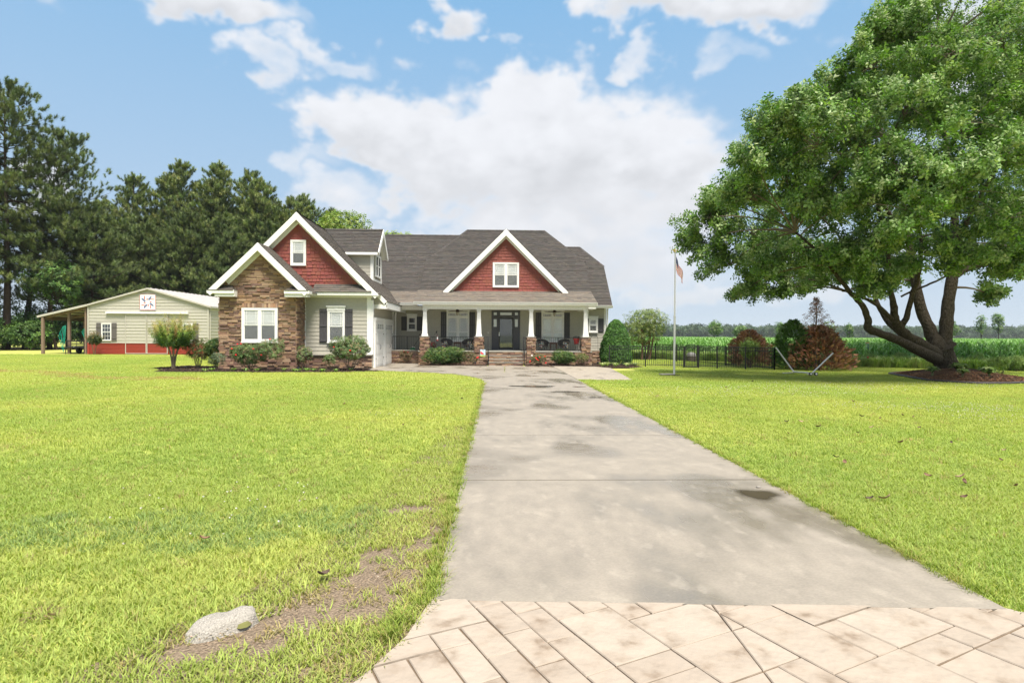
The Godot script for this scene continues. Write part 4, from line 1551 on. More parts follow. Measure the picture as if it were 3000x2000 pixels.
	for r in [[-0.765, 2.26, -0.575, 2.73], [0.565, 2.26, 0.75, 2.73], [-0.76, 2.99, -0.57, 3.15], [0.57, 2.99, 0.75, 3.15], [-0.35, 2.99, 0.36, 3.15]]:
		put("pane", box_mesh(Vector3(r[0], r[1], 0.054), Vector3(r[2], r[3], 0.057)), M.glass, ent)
		put("sheer", box_mesh(Vector3(r[0], r[1], 0.0502), Vector3(r[2], r[3], 0.0512)), M.curtain, ent)  # pale sheet paints the reflected sky into the entrance panes
	var dr := MB.new()
	dr.box(Vector3(-0.46, 0.82, 0.02), Vector3(-0.375, 2.86, 0.085))
	dr.box(Vector3(0.405, 0.82, 0.02), Vector3(0.48, 2.86, 0.085))
	dr.box(Vector3(-0.374, 2.74, 0.02), Vector3(0.404, 2.86, 0.083))
	dr.box(Vector3(-0.374, 0.82, 0.02), Vector3(0.404, 0.98, 0.083))
	dr.box(Vector3(-0.374, 1.80, 0.03), Vector3(0.404, 1.84, 0.06))
	var door := put("storm_door", dr, M.black, ent)
	put("door_panel", box_mesh(Vector3(-0.374, 0.98, 0.004), Vector3(0.404, 2.74, 0.02)), M.black, ent)
	put("door_glass", box_mesh(Vector3(-0.374, 0.98, 0.062), Vector3(0.404, 2.74, 0.066)), M.glass, ent)
	var hd := MB.new()
	hd.bbox(Transform3D(Basis(), Vector3(-0.42, 1.80, 0.092)), Vector3(0.022, 0.12, 0.008), 0.004)
	hd.tube([Vector3(-0.42, 1.83, 0.10), Vector3(-0.42, 1.83, 0.14), Vector3(-0.34, 1.83, 0.15)], [0.012, 0.012, 0.010], 6)
	put("handle", hd, M.chrome, ent)
	put("threshold", box_mesh(Vector3(-0.5, 0.80, 0.0), Vector3(0.52, 0.82, 0.12)), M.chrome, ent)

	# porch windows
	window(H, Vector3(-2.32, 2.25, -37.49), F, 1.41, 1.86, {"units": 2, "transom": 0.21, "blind": 1.0, "header": 0.13, "trim": 0.075, "slant": 0.75, "meet": 0.37})
	window(H, Vector3(3.63, 2.25, -37.49), F, 1.41, 1.86, {"units": 2, "transom": 0.21, "curtain": true, "header": 0.13, "trim": 0.075, "meet": 0.37})
	for s in [[-3.215, 2.36], [-1.425, 2.36], [2.725, 2.36], [4.535, 2.36]]:
		shutter(H, Vector3(s[0], s[1], -37.50), F, 0.355, 1.62, [0.03, 0.5, 0.97])
	window(H, Vector3(-5.285, 2.44, -38.19), F, 0.60, 0.91, {"units": 1, "header": 0.16, "trim": 0.075, "dim_panes": true})  # upper and lower panes dimmed by added screen sheets
	shutter(H, Vector3(-5.785, 2.44, -38.20), F, 0.345, 0.89, [0.05, 0.95])
	shutter(H, Vector3(-4.80, 2.44, -38.20), F, 0.345, 0.89, [0.05, 0.95])
	window(H, Vector3(6.20, 2.38, -37.59), F, 0.58, 0.87, {"units": 1, "header": 0.15, "trim": 0.07, "blind": 1.0, "slant": 0.2})
	shutter(H, Vector3(6.69, 2.38, -37.60), F, 0.33, 0.86, [0.05, 0.95])
	shutter(H, Vector3(5.80, 2.38, -37.44), F, 0.20, 0.86, [0.05, 0.95])

	# porch beam, ceiling, gutters
	var bm := MB.new()
	bm.bbox(Transform3D(Basis(), Vector3(0.62, 3.365, -35.2)), Vector3(4.86, 0.125, 0.14), 0.008)
	bm.box(Vector3(-6.3, 3.24, -36.66), Vector3(-4.26, 3.48, -36.4))
	bm.box(Vector3(-4.24, 3.242, -36.4), Vector3(-4.0, 3.482, -35.345))
	bm.box(Vector3(5.2, 3.242, -37.5), Vector3(5.47, 3.482, -35.345))
	put("porch_beam", bm, M.white, H)
	var ce := MB.new()
	ce.box(Vector3(-4.0, 3.30, -37.52), Vector3(5.45, 3.34, -35.345))
	ce.box(Vector3(-6.3, 3.30, -38.22), Vector3(-4.24, 3.34, -36.662))
	put("porch_ceiling", ce, M.white, H)
	gutter(H, Vector3(-4.72, 3.60, -34.78), Vector3(5.97, 3.60, -34.78))
	gutter(H, Vector3(-5.6, 3.60, -35.78), Vector3(-4.75, 3.60, -35.78))
	gutter(H, Vector3(5.98, 3.56, -37.06), Vector3(7.32, 3.56, -37.06))
	var sf := MB.new()
	sf.box(Vector3(-4.7, 3.49, -35.3), Vector3(5.95, 3.53, -34.85))
	sf.box(Vector3(-5.7, 3.49, -36.6), Vector3(-4.71, 3.53, -35.85))
	sf.box(Vector3(5.48, 3.30, -37.6), Vector3(5.93, 3.49, -34.9))
	sf.box(Vector3(5.96, 3.46, -37.62), Vector3(7.28, 3.50, -37.1))
	put("soffit", sf, M.white, H)

	# roofs of the main house
	roof(H, [Vector3(-4.75, 3.66, -34.80), Vector3(5.98, 3.66, -34.80), Vector3(5.93, 4.47, -36.9), Vector3(-4.75, 4.47, -36.9)], tan, 0.12)
	roof(H, [Vector3(-6.6, 3.66, -35.80), Vector3(-4.75, 3.66, -35.80), Vector3(-4.75, 4.47, -37.9), Vector3(-7.2, 4.47, -37.9)], tan, 0.12)
	# central block with clipped ends
	roof(H, [Vector3(-4.62, 4.45, -36.88), Vector3(5.93, 4.45, -36.88), Vector3(5.90, 6.59, -39.26), Vector3(3.46, 9.10, -42.05), Vector3(-1.98, 9.10, -42.05), Vector3(-4.55, 6.59, -39.26)], dark)
	roof(H, [Vector3(5.90, 6.59, -39.26), Vector3(5.90, 6.59, -44.84), Vector3(3.46, 9.10, -42.05)], dark)
	roof(H, [Vector3(-4.55, 6.59, -44.84), Vector3(-4.55, 6.59, -39.26), Vector3(-1.98, 9.10, -42.05)], dark)
	roof(H, [Vector3(5.93, 4.45, -47.2), Vector3(-4.62, 4.45, -47.2), Vector3(-4.55, 6.59, -44.84), Vector3(-1.98, 9.10, -42.05), Vector3(3.46, 9.10, -42.05), Vector3(5.90, 6.59, -44.84)], dark)
	ridge_cap(H, Vector3(-1.98, 9.10, -42.05), Vector3(3.46, 9.10, -42.05), dark)
	ridge_cap(H, Vector3(5.90, 6.59, -39.26), Vector3(3.46, 9.10, -42.05), dark)
	ridge_cap(H, Vector3(-4.55, 6.59, -39.26), Vector3(-1.98, 9.10, -42.05), dark)
	var gw := MB.new()
	gw.prism([Vector3(5.8, 4.2, -37.3), Vector3(5.8, 4.2, -46.8), Vector3(5.8, 6.4, -44.6), Vector3(5.8, 6.4, -39.5)], Vector3(-0.2, 0, 0))
	gw.prism([Vector3(-4.45, 3.4, -46.8), Vector3(-4.45, 3.4, -37.3), Vector3(-4.45, 6.4, -39.5), Vector3(-4.45, 6.4, -44.6)], Vector3(0.2, 0, 0))
	put("gable", gw, M.siding, H)
	# left part of the main roof, behind the garage
	roof(H, [Vector3(-12.3, 4.45, -37.88), Vector3(-4.4, 4.45, -37.88), Vector3(-2.5, 8.83, -42.75), Vector3(-7.72, 8.83, -42.75)], dark)
	roof(H, [Vector3(-12.3, 4.45, -47.6), Vector3(-12.3, 4.45, -37.88), Vector3(-7.72, 8.83, -42.75)], dark)
	roof(H, [Vector3(-4.4, 4.45, -47.6), Vector3(-12.3, 4.45, -47.6), Vector3(-7.72, 8.83, -42.75), Vector3(-2.5, 8.83, -42.75)], dark)
	ridge_cap(H, Vector3(-7.72, 8.83, -42.75), Vector3(-2.5, 8.83, -42.75), dark)
	# right wing
	roof(H, [Vector3(4.5, 3.62, -37.08), Vector3(7.32, 3.62, -37.08), Vector3(7.28, 6.40, -39.9), Vector3(5.87, 7.87, -41.4), Vector3(4.2, 7.87, -41.4)], dark)
	roof(H, [Vector3(7.28, 6.40, -39.9), Vector3(7.28, 6.40, -42.9), Vector3(5.87, 7.87, -41.4)], dark)
	roof(H, [Vector3(7.32, 3.62, -45.7), Vector3(4.5, 3.62, -45.7), Vector3(4.2, 7.87, -41.4), Vector3(5.87, 7.87, -41.4), Vector3(7.28, 6.40, -42.9)], dark)
	ridge_cap(H, Vector3(7.28, 6.40, -39.9), Vector3(5.87, 7.87, -41.4), dark)
	ridge_cap(H, Vector3(4.2, 7.87, -41.4), Vector3(5.87, 7.87, -41.4), dark)
	var rg := MB.new()
	rg.prism([Vector3(7.02, 3.5, -37.6), Vector3(7.02, 3.5, -45.2), Vector3(7.02, 6.2, -42.7), Vector3(7.02, 6.2, -40.1)], Vector3(-0.2, 0, 0))
	put("gable", rg, M.siding, H)

	# front gable over the entrance
	var fg := MB.new()
	fg.prism([Vector3(-3.0, 4.35, -36.80), Vector3(4.3, 4.35, -36.80), Vector3(0.65, 7.98, -36.80)], Vector3(0, 0, -0.3))
	put("gable", fg, M.red, H)
	var mgx := frame(Vector3(0, 0, -36.80), F)
	shakes(H, mgx, pv([-2.72, 4.44, 4.02, 4.44, 0.65, 7.78]), [Rect2(-0.14, 4.68, 1.58, 1.50)], PackedVector2Array())
	window(H, Vector3(0.655, 5.43, -36.78), F, 1.61, 1.53, {"units": 2, "plain": true, "blind": 1.0, "trim": 0.09})
	roof(H, [Vector3(4.50, 4.36, -36.45), Vector3(4.50, 4.36, -37.4), Vector3(0.65, 8.21, -42.0), Vector3(0.65, 8.21, -36.45)], dark)
	roof(H, [Vector3(-3.20, 4.36, -37.4), Vector3(-3.20, 4.36, -36.45), Vector3(0.65, 8.21, -36.45), Vector3(0.65, 8.21, -42.0)], dark)
	var ap := Vector3(0.65, 8.21, -36.45)
	beam(H, "rake_board", Vector3(4.50, 4.36, -36.45) - n1 * 0.15, ap - n1 * 0.15, n1, 0.28, 0.05, M.white)
	beam(H, "rake_board", Vector3(-3.20, 4.36, -36.45) - n2 * 0.15, ap - n2 * 0.15, n2, 0.28, 0.048, M.white)
	beam(H, "frieze_board", Vector3(4.3, 4.56, -36.76) - n1 * 0.27, ap - Vector3(0, 0, 0.31) - n1 * 0.27, n1, 0.22, 0.06, M.white)
	beam(H, "frieze_board", Vector3(-3.0, 4.56, -36.76) - n2 * 0.27, ap - Vector3(0, 0, 0.31) - n2 * 0.27, n2, 0.22, 0.057, M.white)


func gutter(parent: Node3D, a: Vector3, b: Vector3) -> void:
	var o := MB.new()
	o.box(Vector3(a.x, a.y - 0.10, a.z), Vector3(b.x, a.y - 0.085, a.z + 0.10))
	o.quad(Vector3(a.x, a.y - 0.10, a.z + 0.10), Vector3(b.x, a.y - 0.10, a.z + 0.10), Vector3(b.x, a.y + 0.03, a.z + 0.14), Vector3(a.x, a.y + 0.03, a.z + 0.14))
	o.box(Vector3(a.x, a.y + 0.025, a.z + 0.13), Vector3(b.x, a.y + 0.045, a.z + 0.155))
	o.box(Vector3(a.x - 0.01, a.y - 0.11, a.z - 0.01), Vector3(a.x, a.y + 0.04, a.z + 0.14))
	o.box(Vector3(b.x, a.y - 0.11, a.z - 0.01), Vector3(b.x + 0.01, a.y + 0.04, a.z + 0.14))
	put("gutter", o, M.white, parent)


# ---------------------------------------------------------------- barn
func barn() -> void:
	var B := thing("metal_barn", "beige metal barn with red wainscot, sliding doors and open lean-to", "barn", Vector3.ZERO)
	var F := Vector3(0, 0, 1)
	var zf := -50.5
	var xl := -33.77
	var xr := -23.86
	var xc := -28.83
	var zb := -66.0
	var core := MB.new()
	core.prism([Vector3(xl + 0.02, 0, zf - 0.03), Vector3(xr - 0.02, 0, zf - 0.03), Vector3(xr - 0.02, 3.98, zf - 0.03), Vector3(xc, 5.38, zf - 0.03), Vector3(xl + 0.02, 3.98, zf - 0.03)], Vector3(0, 0, zb - zf))
	put("wall", core, M.metal_siding, B)
	metal_siding(B, frame(Vector3(0, 0, zf - 0.03), F), pv([xl, 0.93, xr, 0.93, xr, 3.98, xc, 5.38, xl, 3.98]), 0.262, M.metal_siding)
	metal_siding(B, frame(Vector3(0, 0, zf - 0.03), F), pv([xl, 0.0, xr, 0.0, xr, 0.92, xl, 0.92]), 0.115, M.metal_red)
	metal_siding(B, frame(Vector3(xr - 0.02, 0, 0), Vector3(1, 0, 0)), pv([-zf, 0.93, -zb, 0.93, -zb, 3.95, -zf, 3.95]), 0.262, M.metal_siding)
	metal_siding(B, frame(Vector3(xr - 0.02, 0, 0), Vector3(1, 0, 0)), pv([-zf, 0.0, -zb, 0.0, -zb, 0.92, -zf, 0.92]), 0.115, M.metal_red)
	var tr := MB.new()
	for x in [xl, xr - 0.10]:
		tr.box(Vector3(x - 0.02, 0.93, zf - 0.05), Vector3(x + 0.10, 3.97, zf + 0.03))
	tr.box(Vector3(xl, 0.905, zf - 0.04), Vector3(xr, 0.945, zf + 0.02))
	put("corner_trim", tr, M.metal_siding, B)
	var tr2 := MB.new()
	for x in [xl, xr - 0.10]:
		tr2.box(Vector3(x - 0.02, 0.0, zf - 0.05), Vector3(x + 0.10, 0.929, zf + 0.03))
	put("corner_trim", tr2, M.metal_red, B)
	# roof sheets with standing ribs
	for s in 2:
		var a := Vector3(xr + 0.12, 4.02, zf + 0.12) if s == 0 else Vector3(-37.80, 3.12, zf + 0.12)
		var t := Vector3(xc, 5.50, zf + 0.12)
		var d := Vector3(0, 0, zb - zf - 0.2)
		var sh := MB.new()
		if s == 0:
			sh.prism([a, a + d, t + d, t], Vector3(0, -0.05, 0))
		else:
			var k := Vector3(xl - 0.05, 4.08, zf + 0.12)
			sh.prism([a + d, a, k, k + d], Vector3(0, -0.05, 0))
			sh.prism([k + d, k, t, t + d], Vector3(0, -0.05, 0))
		var rf := put("roof", sh, M.metal_roof, B)
		if s == 0:
			for i in 20:
				var o := Vector3(0, 0.02, -0.4 - i * 0.75)
				beam(rf, "rib", a + o, t + o, Vector3.UP, 0.04, 0.05, M.metal_roof)
	# white edge trim along the gable
	beam(B, "rake_trim", Vector3(xr + 0.12, 3.96, zf + 0.12), Vector3(xc, 5.44, zf + 0.12), Vector3.UP, 0.14, 0.05, M.metal_siding)
	beam(B, "rake_trim", Vector3(xl - 0.05, 4.02, zf + 0.12), Vector3(xc, 5.44, zf + 0.12), Vector3.UP, 0.14, 0.052, M.metal_siding)
	beam(B, "rake_trim", Vector3(-37.80, 3.05, zf + 0.12), Vector3(xl - 0.05, 4.02, zf + 0.12), Vector3.UP, 0.17, 0.054, M.metal_siding)
	var gt := MB.new()
	gt.box(Vector3(xr + 0.06, 3.86, zb + 0.2), Vector3(xr + 0.19, 3.99, zf + 0.10))
	gt.tube([Vector3(xr + 0.13, 3.86, zf - 0.1), Vector3(xr + 0.10, 3.72, zf - 0.12), Vector3(xr + 0.04, 3.6, zf - 0.14), Vector3(xr + 0.04, 0.1, zf - 0.14)], taper(0.045, 0.045, 4), 7)
	put("gutter", gt, M.metal_siding, B)
	# sliding doors on a track
	var dz := zf + 0.015
	var track := MB.new()
	track.box(Vector3(-32.24, 3.36, zf), Vector3(-25.55, 3.50, zf + 0.16))
	track.box(Vector3(-25.60, 3.34, zf), Vector3(-25.52, 3.60, zf + 0.2))
	put("door_track", track, M.white, B)
	for k in 2:
		var x0: float = [-30.68, -28.93][k]
		var x1: float = [-28.96, -27.22][k]
		var dm := MB.new()
		dm.box(Vector3(x0, 0.03, dz), Vector3(x0 + 0.05, 3.36, dz + 0.06))
		dm.box(Vector3(x1 - 0.05, 0.03, dz), Vector3(x1, 3.36, dz + 0.06))
		dm.box(Vector3(x0 + 0.05, 3.30, dz), Vector3(x1 - 0.05, 3.36, dz + 0.058))
		dm.box(Vector3(x0 + 0.05, 0.03, dz), Vector3(x1 - 0.05, 0.08, dz + 0.058))
		dm.box(Vector3(x0 + 0.05, 0.9, dz), Vector3(x1 - 0.05, 0.935, dz + 0.055))
		var dr := put("sliding_door", dm, M.metal_siding, B)
		metal_siding(dr, frame(Vector3(0, 0, dz), F), pv([x0 + 0.05, 0.94, x1 - 0.05, 0.94, x1 - 0.05, 3.30, x0 + 0.05, 3.30]), 0.262, M.metal_siding)
		metal_siding(dr, frame(Vector3(0, 0, dz), F), pv([x0 + 0.05, 0.08, x1 - 0.05, 0.08, x1 - 0.05, 0.90, x0 + 0.05, 0.90]), 0.115, M.metal_red)
	var grey := grain(mat(0.16, 0.145, 0.135, 0.9), M.g2, 0.5)
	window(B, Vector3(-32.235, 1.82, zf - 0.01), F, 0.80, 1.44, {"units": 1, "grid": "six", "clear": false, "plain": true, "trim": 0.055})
	shutter(B, Vector3(-32.88, 1.83, zf - 0.01), F, 0.38, 1.5, [0.12, 0.8], grey)
	shutter(B, Vector3(-31.61, 1.83, zf - 0.01), F, 0.40, 1.5, [0.12, 0.8], grey)
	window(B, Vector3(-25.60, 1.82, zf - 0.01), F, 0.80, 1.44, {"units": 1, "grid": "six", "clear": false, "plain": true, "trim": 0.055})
	shutter(B, Vector3(-24.93, 1.83, zf - 0.01), F, 0.44, 1.5, [0.12, 0.8], grey)
	# side door
	var sd := MB.new()
	sd.box(Vector3(xr - 0.02, 0.0, -54.3), Vector3(xr + 0.05, 2.15, -52.9))
	sd.bbox(Transform3D(Basis(), Vector3(xr + 0.06, 1.05, -53.6)), Vector3(0.02, 0.98, 0.5), 0.01)
	put("side_door", sd, M.white, B)
	# lean-to: posts, beam, rafters and purlins under the sheet
	for p in [Vector3(-37.40, 3.02, zf + 0.0), Vector3(-35.55, 3.42, zf - 0.4), Vector3(-37.40, 3.02, -55.6), Vector3(-37.40, 3.02, -60.8), Vector3(-34.0, 3.8, zf - 0.15)]:
		var po := MB.new()
		po.bbox(Transform3D(Basis(), Vector3(p.x, p.y / 2, p.z)), Vector3(0.10 if p.x < -34.1 else 0.07, p.y / 2, 0.10), 0.012)
		put("post", po, M.post_wood, B)
	beam(B, "header", Vector3(-37.45, 2.93, zf - 0.0), Vector3(-37.45, 2.93, -65.5), Vector3.UP, 0.26, 0.10, M.post_wood)
	for i in 6:
		var z := zf - 0.25 - i * 2.9
		beam(B, "rafter", Vector3(-37.5, 2.98, z), Vector3(xl, 3.88, z), Vector3.UP, 0.20, 0.06, M.post_wood)
	for i in 6:
		var t := i / 5.0
		var q := Vector3(-37.6, 3.05, 0).lerp(Vector3(xl - 0.1, 3.97, 0), t)
		beam(B, "purlin", Vector3(q.x, q.y + 0.02, zf + 0.05), Vector3(q.x, q.y + 0.02, -65.8), Vector3.UP, 0.06, 0.10, M.post_wood)
	# painted quilt square on the gable
	var q := thing("barn_quilt", "square painted star panel in red, white and blue on the barn gable", "barn quilt", Vector3(-28.85, 4.315, zf + 0.035))
	var pan := MB.new()
	var hs := 0.655
	pan.box(Vector3(-hs, -hs, -0.02), Vector3(hs, hs, 0.019))
	put("board", pan, M.white, q)
	var face := MB.new()
	face.quad_uv(Vector3(-hs, -hs, 0.021), Vector3(hs, -hs, 0.021), Vector3(hs, hs, 0.021), Vector3(-hs, hs, 0.021), Vector2(0, 1), Vector2(1, 1), Vector2(1, 0), Vector2(0, 0))
	var fm := mat(1, 1, 1, 0.5)
	fm.albedo_texture = quilt_picture()
	put("painted_face", face, fm, q)


func metal_siding(parent: Node3D, x: Transform3D, poly: PackedVector2Array, step: float, m: Material) -> void:
	var lo := INF
	var hi := -INF
	for p in poly:
		lo = minf(lo, p.y)
		hi = maxf(hi, p.y)
	var y := lo
	while y < hi - 0.005:
		var y1 := minf(y + step, hi)
		var s0 := span(poly, y + 0.001)
		var s1 := span(poly, y1 - 0.001)
		var b := MB.new()
		# flat pan, then a raised rib at its top
		var prof := [[0.0, 0.006], [0.80, 0.006], [0.86, 0.030], [0.95, 0.030], [1.0, 0.004]]
		for i in prof.size() - 1:
			var t0: float = prof[i][0]
			var t1: float = prof[i + 1][0]
			var a := s0.lerp(s1, t0)
			var c := s0.lerp(s1, t1)
			b.quad(Vector3(a.x, lerpf(y, y1, t0), prof[i][1]), Vector3(a.y, lerpf(y, y1, t0), prof[i][1]), Vector3(c.y, lerpf(y, y1, t1), prof[i + 1][1]), Vector3(c.x, lerpf(y, y1, t1), prof[i + 1][1]))
		put("siding_panel", b, m, parent, x)
		y = y1


func quilt_picture() -> ImageTexture:
	var n := 256
	var img := Image.create(n, n, false, Image.FORMAT_RGB8)
	img.fill(srgb(0.8, 0.8, 0.8))
	var red := srgb(0.40, 0.045, 0.05)
	var blue := srgb(0.025, 0.055, 0.20)
	img.fill_rect(Rect2i(0, 0, n, 7), red)
	img.fill_rect(Rect2i(0, n - 7, n, 7), red)
	img.fill_rect(Rect2i(0, 0, 7, n), red)
	img.fill_rect(Rect2i(n - 7, 0, 7, n), red)
	for c in [Vector2i(0, 0), Vector2i(n - 15, 0), Vector2i(0, n - 15), Vector2i(n - 15, n - 15)]:
		img.fill_rect(Rect2i(c, Vector2i(15, 15)), blue)
		img.fill_rect(Rect2i(c + Vector2i(3, 3), Vector2i(9, 9)), srgb(0.8, 0.8, 0.8))
	var shapes := [[pv([0.505, 0.305, 0.735, 0.075, 0.74, 0.225, 0.585, 0.415]), blue], [pv([0.705, 0.285, 0.93, 0.285, 0.88, 0.345, 0.64, 0.345]), red], [pv([0.585, 0.44, 0.785, 0.44, 0.72, 0.505, 0.655, 0.505]), red]]
	var dots := [Vector2(0.55, 0.30), Vector2(0.60, 0.25), Vector2(0.65, 0.195), Vector2(0.70, 0.135), Vector2(0.575, 0.375), Vector2(0.63, 0.32), Vector2(0.68, 0.265)]
	for j in n:
		for i in n:
			var p := Vector2((i + 0.5) / n, (j + 0.5) / n)
			for k in 4:
				var q := (p - Vector2(0.5, 0.505)).rotated(k * PI / 2) + Vector2(0.5, 0.505)
				for s in shapes:
					if Geometry2D.is_point_in_polygon(q, s[0]):
						img.set_pixel(i, j, s[1])
						if s[1] == blue:
							for d in dots:
								if q.distance_to(d) < 0.016:
									img.set_pixel(i, j, srgb(0.8, 0.8, 0.8))
	return ImageTexture.create_from_image(img)


# ---------------------------------------------------------------- things on the porch
func porch_things() -> void:
	# railings between the piers
	railing("black iron railing between garage wall and first porch column", Vector3(-6.28, 0.80, -36.58), Vector3(-4.40, 0.80, -36.58), 0.84, 18)
	railing("black iron porch railing in front of the blinds window", Vector3(-3.83, 0.80, -35.2), Vector3(-1.23, 0.80, -35.2), 0.82, 24)
	railing("black iron porch railing in front of the curtained window", Vector3(2.42, 0.80, -35.2), Vector3(5.06, 0.80, -35.2), 0.82, 24)
	for s in 2:
		var x0: float = [-0.66, 1.68][s]
		var x1: float = [-0.38, 1.86][s]
		var xr: float = [-0.38, 1.68][s]
		var h := railing("iron handrail of the front steps beside the garden flag" if s == 0 else "iron handrail of the front steps beside the red rose bush", Vector3(x0, 0.80, -35.12), Vector3(x1, 0.80, -35.12), 0.82, 3)
		h.name = numbered("step_handrail")
		h.set_meta("category", "handrail")
		var r := MB.new()
		r.tube([Vector3(xr, 1.62, -35.1), Vector3(xr, 0.92, -33.92)], [0.02, 0.02], 6)
		put("handrail", r, M.iron, h, Transform3D(Basis(), -h.position))
		var p := MB.new()
		p.box(Vector3(xr - 0.02, 0.0, -33.94), Vector3(xr + 0.02, 0.94, -33.90))
		put("newel", p, M.iron, h, Transform3D(Basis(), -h.position))
		for k in 6:
			var t := (k + 0.5) / 6.0
			var b := MB.new()
			var z := lerpf(-35.1, -33.92, t)
			b.box(Vector3(xr - 0.008, lerpf(0.82, 0.12, t), z - 0.008), Vector3(xr + 0.008, lerpf(1.62, 0.92, t), z + 0.008))
			put("baluster", b, M.iron, h, Transform3D(Basis(), -h.position))

	# tub chairs, pillows, tables
	var chair := tub_chair()
	var pillow := pillow_thing()
	var spots := [[-2.92, -0.35], [-1.64, 0.35], [2.94, -0.35], [4.20, 0.35]]
	for i in 4:
		var c: Node3D = chair if i == 0 else copy(chair)
		c.position = Vector3(spots[i][0], 0.80, -36.35)
		c.rotation.y = -spots[i][1]
		c.set_meta("label", "dark wicker tub chair, " + ["garage-side one under the window with blinds", "door-side one under the window with blinds", "door-side one under the curtained window", "one beside the red pot under the curtained window"][i])
		var p: Node3D = pillow if i == 0 else copy(pillow)
		p.position = Vector3(spots[i][0] + [-0.10, 0.12, -0.10, 0.10][i], 1.17, -36.2)
		p.rotation = Vector3(-0.35, -spots[i][1] * 1.2, [0.2, -0.15, 0.12, -0.1][i])
		p.set_meta("label", "flowered throw pillow on the " + ["garage-side chair under the window with blinds", "door-side chair under the window with blinds", "door-side chair under the curtained window", "chair beside the red pot"][i])
	for i in 2:
		var x: float = [-2.27, 3.57][i]
		var t := thing("side_table", ["small brown wooden table between chairs under the blinds window", "small brown wooden table between chairs under the curtained window"][i], "table", Vector3(x, 0.80, -36.3), "porch side tables")
		var top := MB.new()
		top.bbox(Transform3D(Basis(), Vector3(0, 0.49, 0)), Vector3(0.24, 0.018, 0.20), 0.008)
		put("top", top, M.wood, t)
		var ap := MB.new()
		ap.box(Vector3(-0.20, 0.40, -0.16), Vector3(0.20, 0.472, 0.16))
		put("apron", ap, M.wood, t)
		for sx in [-1, 1]:
			for sz in [-1, 1]:
				var l := MB.new()
				l.tube([Vector3(sx * 0.19, 0.44, sz * 0.15), Vector3(sx * 0.18, 0.2, sz * 0.145), Vector3(sx * 0.22, 0.0, sz * 0.17)], [0.024, 0.018, 0.014], 6)
				put("leg", l, M.wood, t)
	# ceiling fans
	for i in 2:
		var x: float = [-2.28, 3.62][i]
		var f := thing("ceiling_fan", ["dark ceiling fan with lantern before the blinds window", "dark ceiling fan with lantern before the curtained window"][i], "ceiling fan", Vector3(x, 3.30, -36.3), "porch ceiling fans")
		var mo := MB.new()
		mo.lathe(Transform3D(), [Vector2(0, -0.20), Vector2(0.10, -0.19), Vector2(0.13, -0.14), Vector2(0.09, -0.06), Vector2(0.05, 0.0)], 14)
		put("motor", mo, M.rust, f)
		for k in 5:
			var bl := MB.new()
			var a := TAU * k / 5 + 0.2
			bl.bbox(Transform3D(Basis(Vector3.UP, a) * Basis(Vector3.RIGHT, 0.16), Vector3(cos(a) * 0.37, -0.115 - 0.02 * absf(cos(a)), -sin(a) * 0.37)), Vector3(0.25, 0.006, 0.06), 0.003)
			put("blade", bl, M.rust, f)
		var la := MB.new()
		la.lathe(Transform3D(), [Vector2(0, -0.40), Vector2(0.03, -0.39), Vector2(0.035, -0.375)], 8)
		for k in 4:
			var a := TAU * k / 4
			la.tube([Vector3(cos(a) * 0.035, -0.38, sin(a) * 0.035), Vector3(cos(a) * 0.09, -0.31, sin(a) * 0.09), Vector3(cos(a) * 0.075, -0.22, sin(a) * 0.075)], [0.007, 0.008, 0.007], 5)
		put("lantern_cage", la, M.rust, f)
		var gl := MB.new()
		gl.lathe(Transform3D(), [Vector2(0.02, -0.36), Vector2(0.075, -0.30), Vector2(0.06, -0.21)], 10)
		put("lantern_glass", gl, mat(0.55, 0.5, 0.4, 0.2), f)
	# red pot on an iron stand
	var st := thing("plant_stand", "thin black iron plant stand under the red pot on the porch", "plant stand", Vector3(4.90, 0.80, -35.75))
	for k in 3:
		var l := MB.new()
		var a := TAU * k / 3 + 0.5
		l.tube([Vector3(cos(a) * 0.13, 0.42, sin(a) * 0.13), Vector3(cos(a) * 0.09, 0.2, sin(a) * 0.09), Vector3(cos(a) * 0.16, 0.0, sin(a) * 0.16)], [0.009, 0.009, 0.009], 5)
		put("leg", l, M.iron, st)
	var rg := MB.new()
	ring(rg, Vector3(0, 0.42, 0), 0.13, 0.010)
	put("ring", rg, M.iron, st)
	var pot := thing("flower_pot", "large glossy red pot with dark plant on the porch railing end", "flower pot", Vector3(4.90, 1.225, -35.75))
	var pm := MB.new()
	pm.lathe(Transform3D(), [Vector2(0, 0), Vector2(0.13, 0), Vector2(0.185, 0.24), Vector2(0.205, 0.25), Vector2(0.21, 0.33), Vector2(0.19, 0.33), Vector2(0.18, 0.27), Vector2(0, 0.27)], 18)
	put("pot", pm, M.red_pot, pot)
	put_leaves(pot, "plant", Vector3(0, 0.36, 0), Vector3(0.19, 0.09, 0.19), 60, 0.05, [Color(0.045, 0.035, 0.03), Color(0.03, 0.04, 0.02), Color(0.07, 0.04, 0.035)], 0)
	# hook with a feeder beside the first column
	var hk := thing("shepherd_hook", "thin iron hook with a leaf finial beside the first porch column", "hook", Vector3(-3.62, 0.80, -35.55))
	var ht := MB.new()
	ht.tube([Vector3(0, 0, 0), Vector3(0, 0.85, 0), Vector3(0.04, 0.98, 0), Vector3(0.13, 1.03, 0), Vector3(0.2, 0.98, 0), Vector3(0.21, 0.92, 0)], taper(0.009, 0.007, 6), 5)
	put("rod", ht, M.iron, hk)
	var fi := MB.new()
	fi.prism([Vector3(0.13, 1.0, 0.004), Vector3(0.2, 1.08, 0.004), Vector3(0.18, 1.2, 0.004), Vector3(0.1, 1.09, 0.004)], Vector3(0, 0, -0.008))
	put("finial", fi, M.iron, hk)
